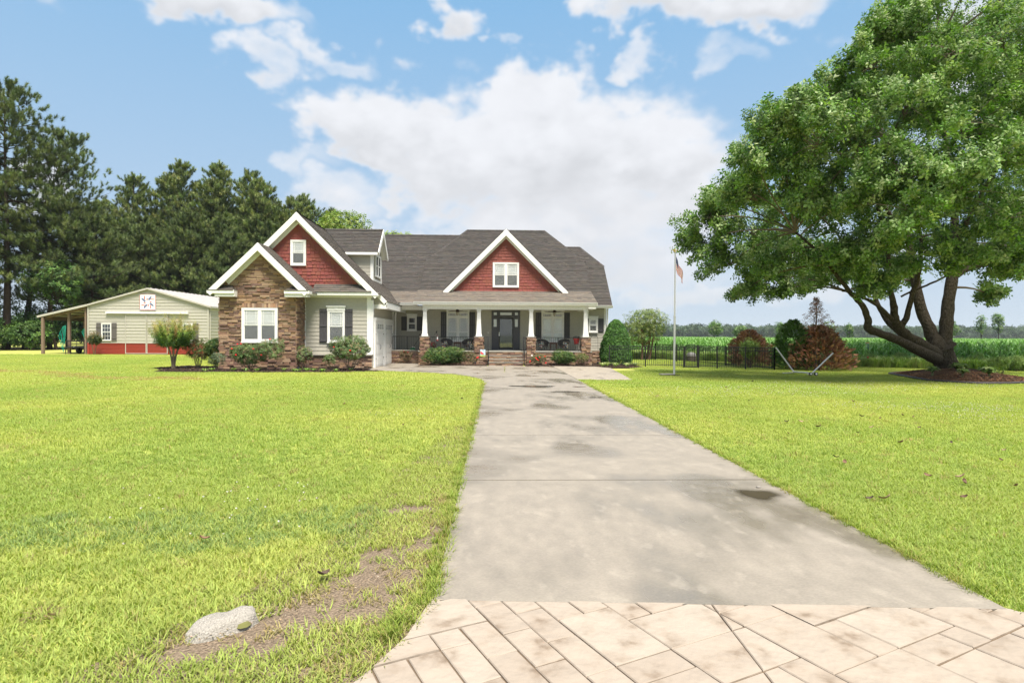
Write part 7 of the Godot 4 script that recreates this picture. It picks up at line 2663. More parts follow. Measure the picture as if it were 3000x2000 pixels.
# ---------------------------------------------------------------- the big shade tree
func big_tree() -> void:
	var lobes := [[9.19, 6.94, -26.25, 1.13], [9.28, 5.91, -26.92, 1.08], [9.95, 7.55, -26.24, 1.27], [10.44, 4.88, -26.66, 1.29], [11.37, 6.28, -26.68, 1.75], [12.52, 4.44, -27.45, 1.18], [9.49, 8.17, -21.68, 0.93], [13.94, 11.19, -31.84, 1.36], [10.00, 7.49, -23.51, 1.21], [13.00, 9.22, -30.56, 1.57], [10.12, 9.31, -21.36, 1.04], [15.21, 13.13, -32.10, 1.56], [10.63, 9.88, -20.90, 0.78], [15.84, 13.88, -31.13, 1.16], [10.87, 8.35, -22.21, 1.52], [15.45, 11.13, -31.58, 2.17], [12.07, 6.75, -22.49, 1.80], [17.12, 8.86, -31.89, 2.55], [12.25, 5.20, -24.38, 1.60], [14.69, 5.89, -29.25, 1.92], [13.30, 4.64, -23.20, 1.39], [17.05, 5.47, -29.75, 1.78], [11.24, 8.69, -20.54, 1.53], [17.38, 12.49, -31.75, 2.36], [12.41, 10.37, -21.44, 1.29], [19.16, 15.06, -33.09, 1.99], [13.35, 11.36, -20.86, 1.25], [21.02, 16.89, -32.85, 1.97], [14.06, 12.91, -21.40, 0.67], [20.89, 18.33, -31.79, 1.00], [14.76, 12.78, -21.50, 1.35], [21.39, 17.75, -31.15, 1.96], [15.95, 13.87, -22.10, 1.39], [23.06, 19.29, -31.95, 2.01], [13.24, 8.64, -21.03, 1.74], [20.61, 12.48, -32.72, 2.71], [13.38, 6.65, -20.82, 1.73], [20.72, 9.35, -32.24, 2.67], [14.39, 9.93, -20.56, 1.82], [22.83, 14.75, -32.63, 2.89], [14.89, 7.56, -20.54, 1.82], [23.70, 11.00, -32.69, 2.90], [14.64, 5.37, -21.01, 1.50], [22.61, 7.35, -32.46, 2.32], [14.34, 4.99, -22.27, 1.08], [20.20, 6.33, -31.38, 1.52], [16.29, 11.88, -20.83, 1.79], [25.49, 17.62, -32.61, 2.80], [16.51, 9.28, -20.31, 1.92], [26.56, 13.88, -32.67, 3.08], [15.95, 6.73, -20.02, 1.77], [26.18, 9.94, -32.86, 2.91], [16.91, 5.10, -21.52, 1.17], [25.29, 6.77, -32.17, 1.75], [18.79, 13.05, -21.88, 1.88], [27.54, 18.33, -32.07, 2.75], [17.61, 8.03, -20.02, 1.89], [28.77, 12.03, -32.72, 3.08], [18.36, 5.89, -20.98, 1.62], [28.01, 8.08, -32.01, 2.47], [18.90, 4.55, -22.02, 0.94], [26.61, 5.70, -31.00, 1.33], [21.08, 4.73, -23.34, 0.93], [27.44, 5.63, -30.38, 1.22], [14.16, 4.05, -26.45, 0.68], [11.13, 3.79, -26.42, 0.68], [13.03, 3.84, -26.85, 0.61], [23.60, 3.66, -27.66, 0.55], [15.63, 4.20, -22.60, 0.77], [21.56, 5.13, -31.18, 1.07], [14.92, 3.85, -23.16, 0.60], [18.98, 4.42, -29.45, 0.76], [20.84, 10.41, -21.52, 2.34], [30.67, 14.51, -31.68, 3.44], [22.49, 6.96, -22.88, 2.22], [30.68, 8.87, -31.22, 3.03], [23.98, 9.03, -23.02, 2.24], [32.17, 11.52, -30.89, 3.00], [20.42, 18.74, -27.22, 2.18], [22.29, 19.01, -26.57, 2.58], [25.92, 18.69, -27.72, 2.69], [24.27, 13.97, -24.06, 2.48], [30.13, 16.93, -29.87, 3.07], [26.07, 5.21, -26.98, 1.39], [20.23, 11.68, -21.59, 2.10], [29.20, 16.10, -31.16, 3.03]]
	var limbs := {
		"trunk": [[20.98, -0.22, -27.00, 0.895], [20.89, 0.36, -27.00, 0.725], [20.73, 0.84, -27.00, 0.679], [20.56, 1.31, -27.00, 0.648]],
		"A": [[20.80, 1.07, -27.10, 0.496], [20.98, 2.10, -27.20, 0.404], [21.17, 3.38, -27.30, 0.359], [21.44, 4.74, -27.40, 0.329], [21.54, 6.34, -27.40, 0.266], [21.31, 8.72, -27.40, 0.188], [20.59, 11.75, -27.00, 0.123], [20.23, 14.87, -27.00, 0.077]],
		"B": [[20.71, 1.22, -27.30, 0.468], [20.46, 2.18, -27.60, 0.379], [20.22, 3.32, -27.90, 0.319], [20.13, 4.80, -28.10, 0.257], [19.92, 6.63, -28.30, 0.194], [19.66, 8.98, -28.50, 0.130], [18.95, 11.44, -28.50, 0.081]],
		"C": [[20.25, 0.92, -26.80, 0.459], [19.16, 1.39, -26.30, 0.361], [18.25, 1.77, -25.90, 0.311], [17.61, 2.21, -25.60, 0.278], [17.32, 2.58, -25.40, 0.232], [17.11, 3.16, -25.20, 0.187], [16.79, 4.02, -25.00, 0.143], [16.55, 5.58, -24.80, 0.099], [15.89, 7.24, -24.50, 0.070]],
		"C2": [[17.73, 2.14, -25.60, 0.190], [17.89, 2.73, -25.40, 0.160], [17.92, 3.46, -25.20, 0.144], [18.03, 4.32, -25.00, 0.129], [17.88, 5.57, -24.60, 0.098], [17.42, 6.91, -24.20, 0.069]],
		"C3": [[17.58, 2.29, -25.60, 0.146], [16.85, 2.72, -25.20, 0.130], [16.14, 3.09, -24.80, 0.099], [15.15, 3.42, -24.40, 0.084], [14.19, 3.63, -24.00, 0.062]],
		"D": [[20.11, 0.77, -26.60, 0.395], [18.80, 1.17, -26.00, 0.297], [17.45, 1.62, -25.40, 0.247], [16.29, 1.91, -24.90, 0.228], [15.66, 2.09, -24.60, 0.225], [15.52, 2.47, -24.40, 0.181], [15.15, 3.02, -24.20, 0.166], [14.49, 3.49, -23.90, 0.137], [13.74, 4.15, -23.60, 0.108], [12.80, 5.05, -23.30, 0.080], [11.68, 5.80, -23.00, 0.053]],
		"E": [[18.31, 1.77, -26.20, 0.180], [17.74, 2.38, -26.40, 0.166], [17.47, 3.00, -26.60, 0.152], [17.36, 3.56, -26.80, 0.123], [16.91, 4.66, -27.00, 0.093], [15.73, 6.56, -27.20, 0.062], [13.74, 8.47, -27.40, 0.047]],
		"Rr": [[21.48, 4.58, -27.40, 0.235], [22.53, 5.09, -27.60, 0.189], [24.02, 5.32, -27.80, 0.143], [25.87, 5.82, -28.00, 0.096], [27.37, 6.49, -28.00, 0.064]],
		"F": [[21.54, 6.02, -27.40, 0.188], [21.75, 7.74, -26.50, 0.136], [21.98, 9.30, -25.50, 0.102], [22.21, 10.48, -24.60, 0.070]],
		"G": [[19.80, 6.47, -28.30, 0.146], [17.67, 8.55, -27.50, 0.110], [15.29, 10.11, -26.50, 0.076], [13.16, 10.98, -26.00, 0.045]],
		"root": [[21.22, 0.06, -26.90, 0.400], [21.54, 0.14, -26.30, 0.271], [21.73, 0.10, -25.60, 0.176], [21.81, -0.06, -24.90, 0.085]],
		"thin": [[18.41, 3.58, -26.60, 0.061], [18.91, 3.94, -26.00, 0.067], [19.46, 4.30, -25.50, 0.058], [20.41, 4.95, -25.00, 0.043]],
	}
	var T := thing("shade_tree", "huge spreading shade tree with several leaning trunks on the right lawn", "tree", Vector3.ZERO)
	var joints := []
	for key in limbs:
		var p := []
		var r := []
		var src: Array = limbs[key]
		for i in src.size():
			var q: Array = src[i]
			p.push_back(Vector3(q[0], q[1], q[2]))
			r.push_back(q[3])
		# soften the path
		var sp := []
		var sr := []
		for i in p.size() - 1:
			for k in 4:
				var t := k / 4.0
				var p0: Vector3 = p[maxi(i - 1, 0)]
				var p3: Vector3 = p[mini(i + 2, p.size() - 1)]
				var c: Vector3 = p[i].cubic_interpolate(p[i + 1], p0, p3, t)
				sp.push_back(c + Vector3(rnd(-1, 1), rnd(-1, 1), rnd(-1, 1)) * 0.02)
				sr.push_back(lerpf(r[i], r[i + 1], t) * rnd(0.66, 0.76))
		sp.push_back(p[p.size() - 1])
		sr.push_back(r[r.size() - 1])
		var b := MB.new()
		b.tube(sp, sr, 14)
		put("trunk" if key == "trunk" else "root" if key == "root" else "limb", b, M.bark, T)
		if not key in ["trunk", "root"]:
			for i in range(sp.size() / 3, sp.size()):
				joints.push_back([sp[i], sr[i]])
	# collar where the limbs leave the trunk
	var col := MB.new()
	col.tube([Vector3(20.45, 0.7, -27.0), Vector3(20.35, 1.25, -26.9), Vector3(20.55, 1.75, -27.2)], [0.46, 0.42, 0.20], 14)
	put("trunk", col, M.bark, T)
	# boughs to every mass of leaves
	var br := MB.new()
	var xf := []
	var cc := []
	var tint := [Color(0.0974, 0.203, 0.0357), Color(0.138, 0.268, 0.0487), Color(0.187, 0.325, 0.0682), Color(0.0731, 0.155, 0.0325), Color(0.276, 0.405, 0.138), Color(0.374, 0.487, 0.227)]
	for l in lobes:
		var c := Vector3(l[0], l[1], l[2])
		var rad: float = l[3] * 0.94
		var best: Array = joints[0]
		for j in joints:
			if j[0].distance_to(c) < best[0].distance_to(c) and j[0].y < c.y + 1.0:
				best = j
		var from: Vector3 = best[0]
		var d := c - from
		br.tube(bend_path(from, c, Vector3(rnd(-0.3, 0.3), 0.12 * d.length(), rnd(-0.3, 0.3)) * 0.6, 6), taper(minf(best[1] * 0.7, 0.02 + 0.018 * d.length()), 0.018, 7), 6)
		var twigs := int(7 + rad * 6)
		for k in twigs:
			var dir := Vector3(rnd(-1, 1), rnd(-0.75, 1), rnd(-1, 1)).normalized()
			var e := c + Vector3(dir.x * 1.1, dir.y * 0.85, dir.z * 1.1) * rad * rnd(0.65, 1.12)
			var s := c + (from - c).normalized() * rad * rnd(0.0, 0.5)
			br.tube(bend_path(s, e, Vector3(rnd(-0.1, 0.1), 0.08, rnd(-0.1, 0.1)) * rad, 4), taper(0.016, 0.006, 5), 4, false)
			# leaves crowd the outer half of the twig
			var n := int(18 + rad * 9)
			for i in n:
				var t := 1.06 - 0.75 * pow(rng.randf(), 1.5)
				var at := s.lerp(e, t) + Vector3(rnd(-1, 1), rnd(-1, 1), rnd(-1, 1)) * (0.11 + 0.11 * rad)
				var f := (dir * 0.7 + Vector3(rnd(-0.8, 0.5), rnd(-0.35, 0.9), rnd(-0.6, 0.6))).normalized()
				xf.push_back(Transform3D((Basis(Quaternion(Vector3.UP, f)) * Basis(Vector3.UP, rnd(0, TAU))).scaled(Vector3.ONE * rnd(0.75, 1.3)), at))
				var pick: int = [0, 1, 1, 2, 2, 3, 4, 4, 5, 5][rng.randi() % 10]
				cc.push_back(jitter(tint[pick], 0.2))
	put("branches", br, M.twig, T)
	many("foliage", sprig(9, 0.23, 0.135, 0.58, 44, 0.6), M.leaf, T, xf, cc)
	print("tree sprigs ", xf.size())
	# hostas and creepers in its bed
	var hp := [[19.6, -23.1, 0.34, "round pale green hosta on the bark mound"], [18.6, -23.2, 0.26, "low green hosta at the front edge of the bark mound"], [19.9, -25.0, 0.42, "upright leafy hosta against the big trunk"], [18.2, -24.3, 0.30, "mixed creeping plants at the left end of the bark mound"], [20.7, -24.7, 0.24, "bluish hosta between the roots of the big tree"]]
	for q in hp:
		var h := thing("hosta", q[3], "plant", Vector3(q[0], 0.26, q[1]))
		var b := MB.new()
		for k in 34:
			var a := rnd(0, TAU)
			var dd := Vector3(cos(a), 0, sin(a))
			var s: Vector3 = Vector3(-dd.z, 0, dd.x) * q[2] * 0.28
			var m: Vector3 = dd * q[2] * rnd(0.3, 0.6) + Vector3(0, q[2] * rnd(0.4, 0.95), 0)
			var e: Vector3 = m + dd * q[2] * 0.5 - Vector3(0, q[2] * 0.25, 0)
			b.col = jitter(Color(0.14, 0.22, 0.05) if k % 3 else Color(0.24, 0.30, 0.12), 0.2)
			b.tri(Vector3.ZERO, m + s, m - s)
			b.tri(m - s, m + s, e)
		put("leaves", b, M.leaf, h).set_meta("kind", "stuff")
		var st := MB.new()
		st.lathe(Transform3D(), [Vector2(0.05, -0.12), Vector2(0.04, 0.02), Vector2(0, 0.03)], 6)
		put("crown", st, M.leaf_base, h)
	# wind chime on the lowest limb
	var wc := thing("wind_chime", "blue tubed wind chime hanging from the lowest limb of the big tree", "wind chime", Vector3(15.62, 0, -24.6))
	var cord := MB.new()
	cord.tube([Vector3(0, 1.95, 0), Vector3(0, 1.50, 0)], [0.004, 0.004], 4)
	cord.tube([Vector3(0, 1.22, 0), Vector3(0.03, 0.92, 0)], [0.003, 0.003], 4)
	put("cord", cord, M.iron, wc)
	var top := MB.new()
	top.lathe(Transform3D(Basis(), Vector3(0, 1.48, 0)), [Vector2(0, 0.03), Vector2(0.075, 0.02), Vector2(0.08, 0), Vector2(0, 0)], 12)
	put("cap", top, M.red_pot, wc)
	for k in 6:
		var a := TAU * k / 6
		var tb := MB.new()
		tb.tube([Vector3(cos(a) * 0.055, 1.47, sin(a) * 0.055), Vector3(cos(a) * 0.055, 1.22 + 0.015 * k, sin(a) * 0.055)], [0.011, 0.011], 6)
		put("tube", tb, mat(0.05, 0.10, 0.17, 0.35), wc)
	var sail := MB.new()
	sail.lathe(Transform3D(Basis(), Vector3(0.03, 0.88, 0)), [Vector2(0, -0.05), Vector2(0.04, 0), Vector2(0, 0.05)], 8)
	put("sail", sail, M.red_pot, wc)


# ---------------------------------------------------------------- pines and other trees
func needle_tuft(sd: int) -> ArrayMesh:
	var r := RandomNumberGenerator.new()
	r.seed = sd
	var b := MB.new()
	for i in 44:
		var a := i * 2.399
		var t := float(i) / 44
		var d := Vector3(cos(a) * (1.1 - t * 0.7), 0.25 + t * 0.9, sin(a) * (1.1 - t * 0.7)).normalized()
		var o := Vector3(0, t * 0.28, 0)
		var s := d.cross(Vector3(r.randf() - 0.5, 1, r.randf() - 0.5)).normalized() * 0.022
		var l := r.randf_range(0.24, 0.38)
		b.col = Color(1, 1, 1) * r.randf_range(0.7, 1.1)
		b.tri(o - s, o + s, o + d * l)
	return b.mesh()


func pine(label: String, at: Vector3, h: float, start: float, rad: float, dense: float, tufts: Mesh, cols: Array, lean := Vector3.ZERO, group := "") -> Node3D:
	var P := thing("pine_tree", label, "tree", at, group)
	var b := MB.new()
	var pts := []
	var rr := []
	for i in 9:
		var t := i / 8.0
		pts.push_back(Vector3(0, h * t - 0.05, 0) + lean * t * t + Vector3(sin(t * 5 + at.x) * 0.15, 0, cos(t * 4 + at.x) * 0.15))
		rr.push_back(lerpf(0.012 * h + 0.08, 0.03, pow(t, 0.8)))
	b.tube(pts, rr, 9)
	put("trunk", b, M.pine_bark, P)
	var br := MB.new()
	var xf := []
	var cc := []
	var n := int((h - start) * 3.4 * dense)
	for k in n:
		var t := lerpf(start / h, 1.0, (k + rng.randf()) / n)
		var s := (t - start / h) / (1 - start / h)
		var prof := (0.45 + 0.55 * sin(minf(1.0, s * 1.9) * PI / 2)) * pow(1.0 - s, 0.55) + 0.06
		var l := rad * prof * rnd(0.6, 1.12)
		var a := k * 2.4 + rnd(-0.5, 0.5)
		var o: Vector3 = pts[clampi(int(t * 8), 0, 7)].lerp(pts[clampi(int(t * 8) + 1, 0, 8)], t * 8 - int(t * 8))
		var d := Vector3(cos(a), lerpf(-0.05, 0.75, s), sin(a)).normalized()
		var e := o + d * l
		br.tube(bend_path(o, e, Vector3(0, -0.07 * l, 0), 4), taper(0.02 + 0.012 * l, 0.012, 5), 4, false)
		var m := int((5 + l * 5.5) * dense)
		for i in m:
			var u := 1.05 - 0.72 * pow(rng.randf(), 1.35)
			var w := l * 0.30 * sqrt(u)
			var p := o.lerp(e, u) + Vector3(0, -0.07 * l * 4 * u * (1 - u), 0) + Vector3(rnd(-w, w), rnd(-0.10, 0.42), rnd(-w, w))
			var f := (d * 0.45 + Vector3(rnd(-0.5, 0.5), rnd(0.3, 1.0), rnd(-0.5, 0.5))).normalized()
			xf.push_back(Transform3D((Basis(Quaternion(Vector3.UP, f)) * Basis(Vector3.UP, rnd(0, TAU))).scaled(Vector3.ONE * rnd(0.85, 1.5)), p))
			cc.push_back(jitter(cols[rng.randi() % cols.size()], 0.22))
	put("branches", br, M.pine_bark, P)
	many("needles", tufts, M.needle, P, xf, cc)
	return P


func broadleaf(called: String, label: String, at: Vector3, h: float, rad: Vector3, lift: float, count: int, leaf: float, cols: Array, lumps: int, trunks := 1, group := "", tm: Material = null) -> Node3D:
	var T := thing(called, label, "tree", at, group)
	for k in trunks:
		var b := MB.new()
		var o := Vector3(rnd(-0.3, 0.3) * (trunks - 1), -0.05, rnd(-0.2, 0.2) * (trunks - 1))
		b.tube(bend_path(o, Vector3(o.x * 2.2 + rnd(-0.1, 0.1) * rad.x, h * 0.8, rnd(-0.1, 0.1) * rad.z), Vector3(rnd(-0.05, 0.05) * h, 0, 0), 6), taper(0.016 * h + 0.02, 0.02, 7), 8)
		put("trunk", b, tm if tm else M.bark, T)
	var br := MB.new()
	for k in 14:
		var a := k * 2.4
		var y := lerpf(lift, h * 0.75, rng.randf())
		br.tube(bend_path(Vector3(0, y, 0), Vector3(cos(a) * rad.x * 0.8, y + rad.y * 0.6 * rng.randf(), sin(a) * rad.z * 0.8), Vector3(0, 0.1 * rad.y, 0), 4), taper(0.02 + 0.004 * h, 0.008, 5), 5, false)
	put("branches", br, tm if tm else M.twig, T)
	put_leaves(T, "foliage", Vector3(0, lift + rad.y, 0), rad, count, leaf, cols, lumps, 0.6, 0.5)
	return T


func pines() -> void:
	var tufts := needle_tuft(3)
	var cols := [Color(0.108, 0.153, 0.056), Color(0.148, 0.198, 0.068), Color(0.199, 0.247, 0.0841), Color(0.0853, 0.117, 0.048)]
	var fresh := [Color(0.137, 0.192, 0.064), Color(0.193, 0.259, 0.0841), Color(0.251, 0.315, 0.1), Color(0.102, 0.14, 0.052), Color(0.313, 0.348, 0.13)]
	# tall old pines on the far left
	pine("tallest old pine with bare lower trunk at the left edge", Vector3(-49.6, 0, -62), 26.5, 9.0, 7.6, 1.25, tufts, cols)
	pine("leaning old pine with open crown behind the lean-to", Vector3(-50.6, 0, -66), 22.5, 7.5, 8.2, 1.15, tufts, cols, Vector3(4.5, 0, 0))
	pine("old pine behind the tallest one, its crown cut by the left edge", Vector3(-55.8, 0, -64), 25.0, 6.0, 7.0, 1.2, tufts, cols)
	pine("forked pine with drooping low boughs before the old pines", Vector3(-47.2, 0, -64.5), 15.0, 5.0, 6.6, 1.3, tufts, cols, Vector3(2.4, 0, 0))
	pine("low spreading pine over the lean-to roof", Vector3(-44.6, 0, -67), 14.5, 3.8, 6.0, 1.3, tufts, cols, Vector3(1.0, 0, 0))
	pine("short bushy pine at the extreme left edge", Vector3(-51.2, 0, -57.0), 11.5, 0.8, 4.4, 1.5, tufts, fresh)
	# the pine wood behind the barn, each tree for itself
	var wood := [[-51.5, 18.5, -80], [-47.6, 21.8, -80], [-44.8, 22.6, -83], [-41.8, 23.8, -81], [-38.9, 22.2, -84], [-36.6, 23.4, -80], [-33.2, 23.0, -82], [-30.6, 20.9, -79], [-27.8, 19.6, -82], [-25.4, 19.2, -80], [-22.9, 17.2, -83], [-20.2, 14.8, -84], [-54.5, 17.0, -88], [-50.0, 19.0, -90], [-46.0, 20.0, -92], [-42.0, 21.0, -91], [-38.0, 21.0, -92], [-34.5, 20.5, -91], [-30.0, 18.5, -92]]
	for w in wood:
		pine("dense dark green pine in the wood behind the barn", Vector3(w[0], 0, w[2]), w[1], w[1] * 0.12, 5.6, 1.35, tufts, fresh, Vector3.ZERO, "pines in the wood behind the barn")
	var front := [[-46.5, 12.5, -73], [-41.5, 14.0, -72], [-36.4, 15.5, -73], [-31.0, 13.0, -71], [-26.5, 12.5, -73], [-44.0, 15.5, -76], [-39.0, 16.5, -76], [-33.6, 16.0, -75], [-28.6, 15.0, -76]]
	for w in front:
		pine("shorter bushy pine at the edge of the wood, behind the barn roof", Vector3(w[0], 0, w[2]), w[1], 0.8, 5.2, 1.4, tufts, cols, Vector3.ZERO, "bushy pines along the edge of the wood")
	# undergrowth
	var ug := [Color(0.0567, 0.121, 0.0324), Color(0.0893, 0.178, 0.0405), Color(0.13, 0.243, 0.0486)]
	for q in [[-50.5, -60.5, 2.6, 3.2], [-46.9, -61.5, 2.4, 2.8], [-53.9, -58.5, 3.0, 3.6], [-43.2, -68.5, 2.6, 3.0], [-40.0, -69.5, 2.6, 3.4], [-56.0, -61.0, 3.4, 6.0], [-52.2, -64.0, 3.2, 5.6], [-48.9, -66.0, 2.4, 4.6], [-58.5, -57.5, 3.4, 5.0]]:
		var s := shrub("wild_shrub", "dark broadleaf shrub in the undergrowth below the old pines", Vector3(q[0], 0, q[1]), Vector3(q[2], q[3] * 0.5, q[2]), 0.1, 650, 0.26, ug, 5, 9, 0.6, "undergrowth shrubs below the pines")
	var bright := ug
	for q in [[-74, -98], [-68, -100], [-62.5, -97], [-57, -99], [-52, -98], [-47, -100]]:
		shrub("wild_shrub", "broad shrub at the back of the pine wood", Vector3(q[0], 0, q[1]), Vector3(4.2, 2.6, 3.2), 0.1, 520, 0.42, ug, 4, 9, 0.6, "shrubs at the back of the pine wood")
	for q in [[-45.5, -74, 2.6, 2.2], [-48.6, -76, 2.8, 2.6], [-42.4, -76, 2.6, 2.0]]:
		shrub("wild_shrub", "green shrub seen through the open lean-to", Vector3(q[0], 0, q[1]), Vector3(q[2], q[3] * 0.5, q[2]), 0.1, 420, 0.26, bright, 4, 8, 0.6, "shrubs beyond the lean-to")
	for q in [[-49.4, -70.5, 0.32], [-45.3, -63.0, 0.26], [-46.4, -70.0, 0.3]]:
		broadleaf("dark_tree", "dark broadleaf tree with black trunk behind the lean-to", Vector3(q[0], 0, q[1]), 9.0, Vector3(2.8, 2.4, 2.6), 4.6, 700, 0.24, ug, 8, 1, "dark trunks behind the lean-to", M.pine_bark)
	# vines over the right pines
	var vn := thing("climbing_vine", "bright green vine trailing over the pines beside the red gable", "vine", Vector3(-26.8, 0, -69.0))
	put_leaves(vn, "leaves", Vector3(0, 8.0, 0), Vector3(1.9, 3.2, 0.9), 420, 0.24, [Color(0.225, 0.345, 0.06), Color(0.285, 0.405, 0.075), Color(0.15, 0.255, 0.0525)], 9)
	stems(vn, 3, 0.6, 9.0, 0.05, M.twig)
	var pinestraw := MB.new()
	pinestraw.quad(Vector3(-75, -0.022, -59.5), Vector3(-38.5, -0.022, -66.5), Vector3(-38.5, -0.022, -72), Vector3(-75, -0.022, -72))
	structure("pine_straw", pinestraw, relief(grain(mat(0.17, 0.085, 0.05, 0.95, 0.2), M.g2, 1.5), M.rough, 5))
	# broadleaf trees rising behind the house
	var lime := [Color(0.225, 0.315, 0.06), Color(0.285, 0.375, 0.075), Color(0.165, 0.247, 0.0525), Color(0.345, 0.405, 0.105)]
	broadleaf("broadleaf_tree", "yellow green tree rising behind the dormer roof", Vector3(-15.2, 0, -60), 13.6, Vector3(2.7, 2.1, 2.5), 9.9, 900, 0.24, lime, 12)
	broadleaf("broadleaf_tree", "yellow green treetop peeping over the main roof beside the dormer", Vector3(-10.9, 0, -66), 12.2, Vector3(2.0, 1.3, 2.0), 10.3, 420, 0.24, lime, 8)
	pine("thin pine top between the red gable and the yellow green tree", Vector3(-18.3, 0, -68), 15.2, 4.0, 3.2, 1.1, tufts, fresh)


# ---------------------------------------------------------------- field and distance
func corn_mesh(sd: int) -> ArrayMesh:
	var r := RandomNumberGenerator.new()
	r.seed = sd
	var b := MB.new()
	b.col = Color(0.162, 0.275, 0.0648)
	for k in 3:
		var a0 := TAU * k / 3
		var a1 := TAU * (k + 1) / 3
		b.quad(Vector3(cos(a0), 0, -sin(a0)) * 0.02, Vector3(cos(a1), 0, -sin(a1)) * 0.02, Vector3(cos(a1) * 0.008, 1.35, -sin(a1) * 0.008), Vector3(cos(a0) * 0.008, 1.35, -sin(a0) * 0.008))
	for i in 11:
		var t := (i + 0.7) / 11.0
		var a := (i % 2) * PI + r.randf_range(-0.7, 0.7)
		var d := Vector3(cos(a), 0, sin(a))
		var o := Vector3(0, t * 1.3, 0)
		var l := r.randf_range(0.5, 0.8) * (1.1 - 0.45 * t)
		var s := Vector3(-d.z, 0, d.x) * 0.042
		var p1 := o + d * l * 0.4 + Vector3(0, l * 0.55, 0)
		var p2 := o + d * l * 0.8 + Vector3(0, l * 0.5, 0)
		var p3 := o + d * l * 1.1 + Vector3(0, l * 0.15, 0)
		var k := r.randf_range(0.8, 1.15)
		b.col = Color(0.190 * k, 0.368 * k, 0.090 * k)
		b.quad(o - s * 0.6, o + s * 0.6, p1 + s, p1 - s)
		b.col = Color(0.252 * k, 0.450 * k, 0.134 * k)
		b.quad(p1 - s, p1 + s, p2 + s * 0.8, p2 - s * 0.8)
		b.tri(p2 - s * 0.8, p2 + s * 0.8, p3)
	return b.mesh()


func field_edge(x: float) -> float:
	# z of the near edge of the corn at x
	var e := [[-10.0, -53.0], [12.0, -48.5], [20.6, -37.5], [24.5, -35.3], [30.0, -32.0], [60.0, -20.0]]
	for i in e.size() - 1:
		if x <= e[i + 1][0]:
			return lerpf(e[i][1], e[i + 1][1], clampf((x - e[i][0]) / (e[i + 1][0] - e[i][0]), 0, 1))
	return -20.0


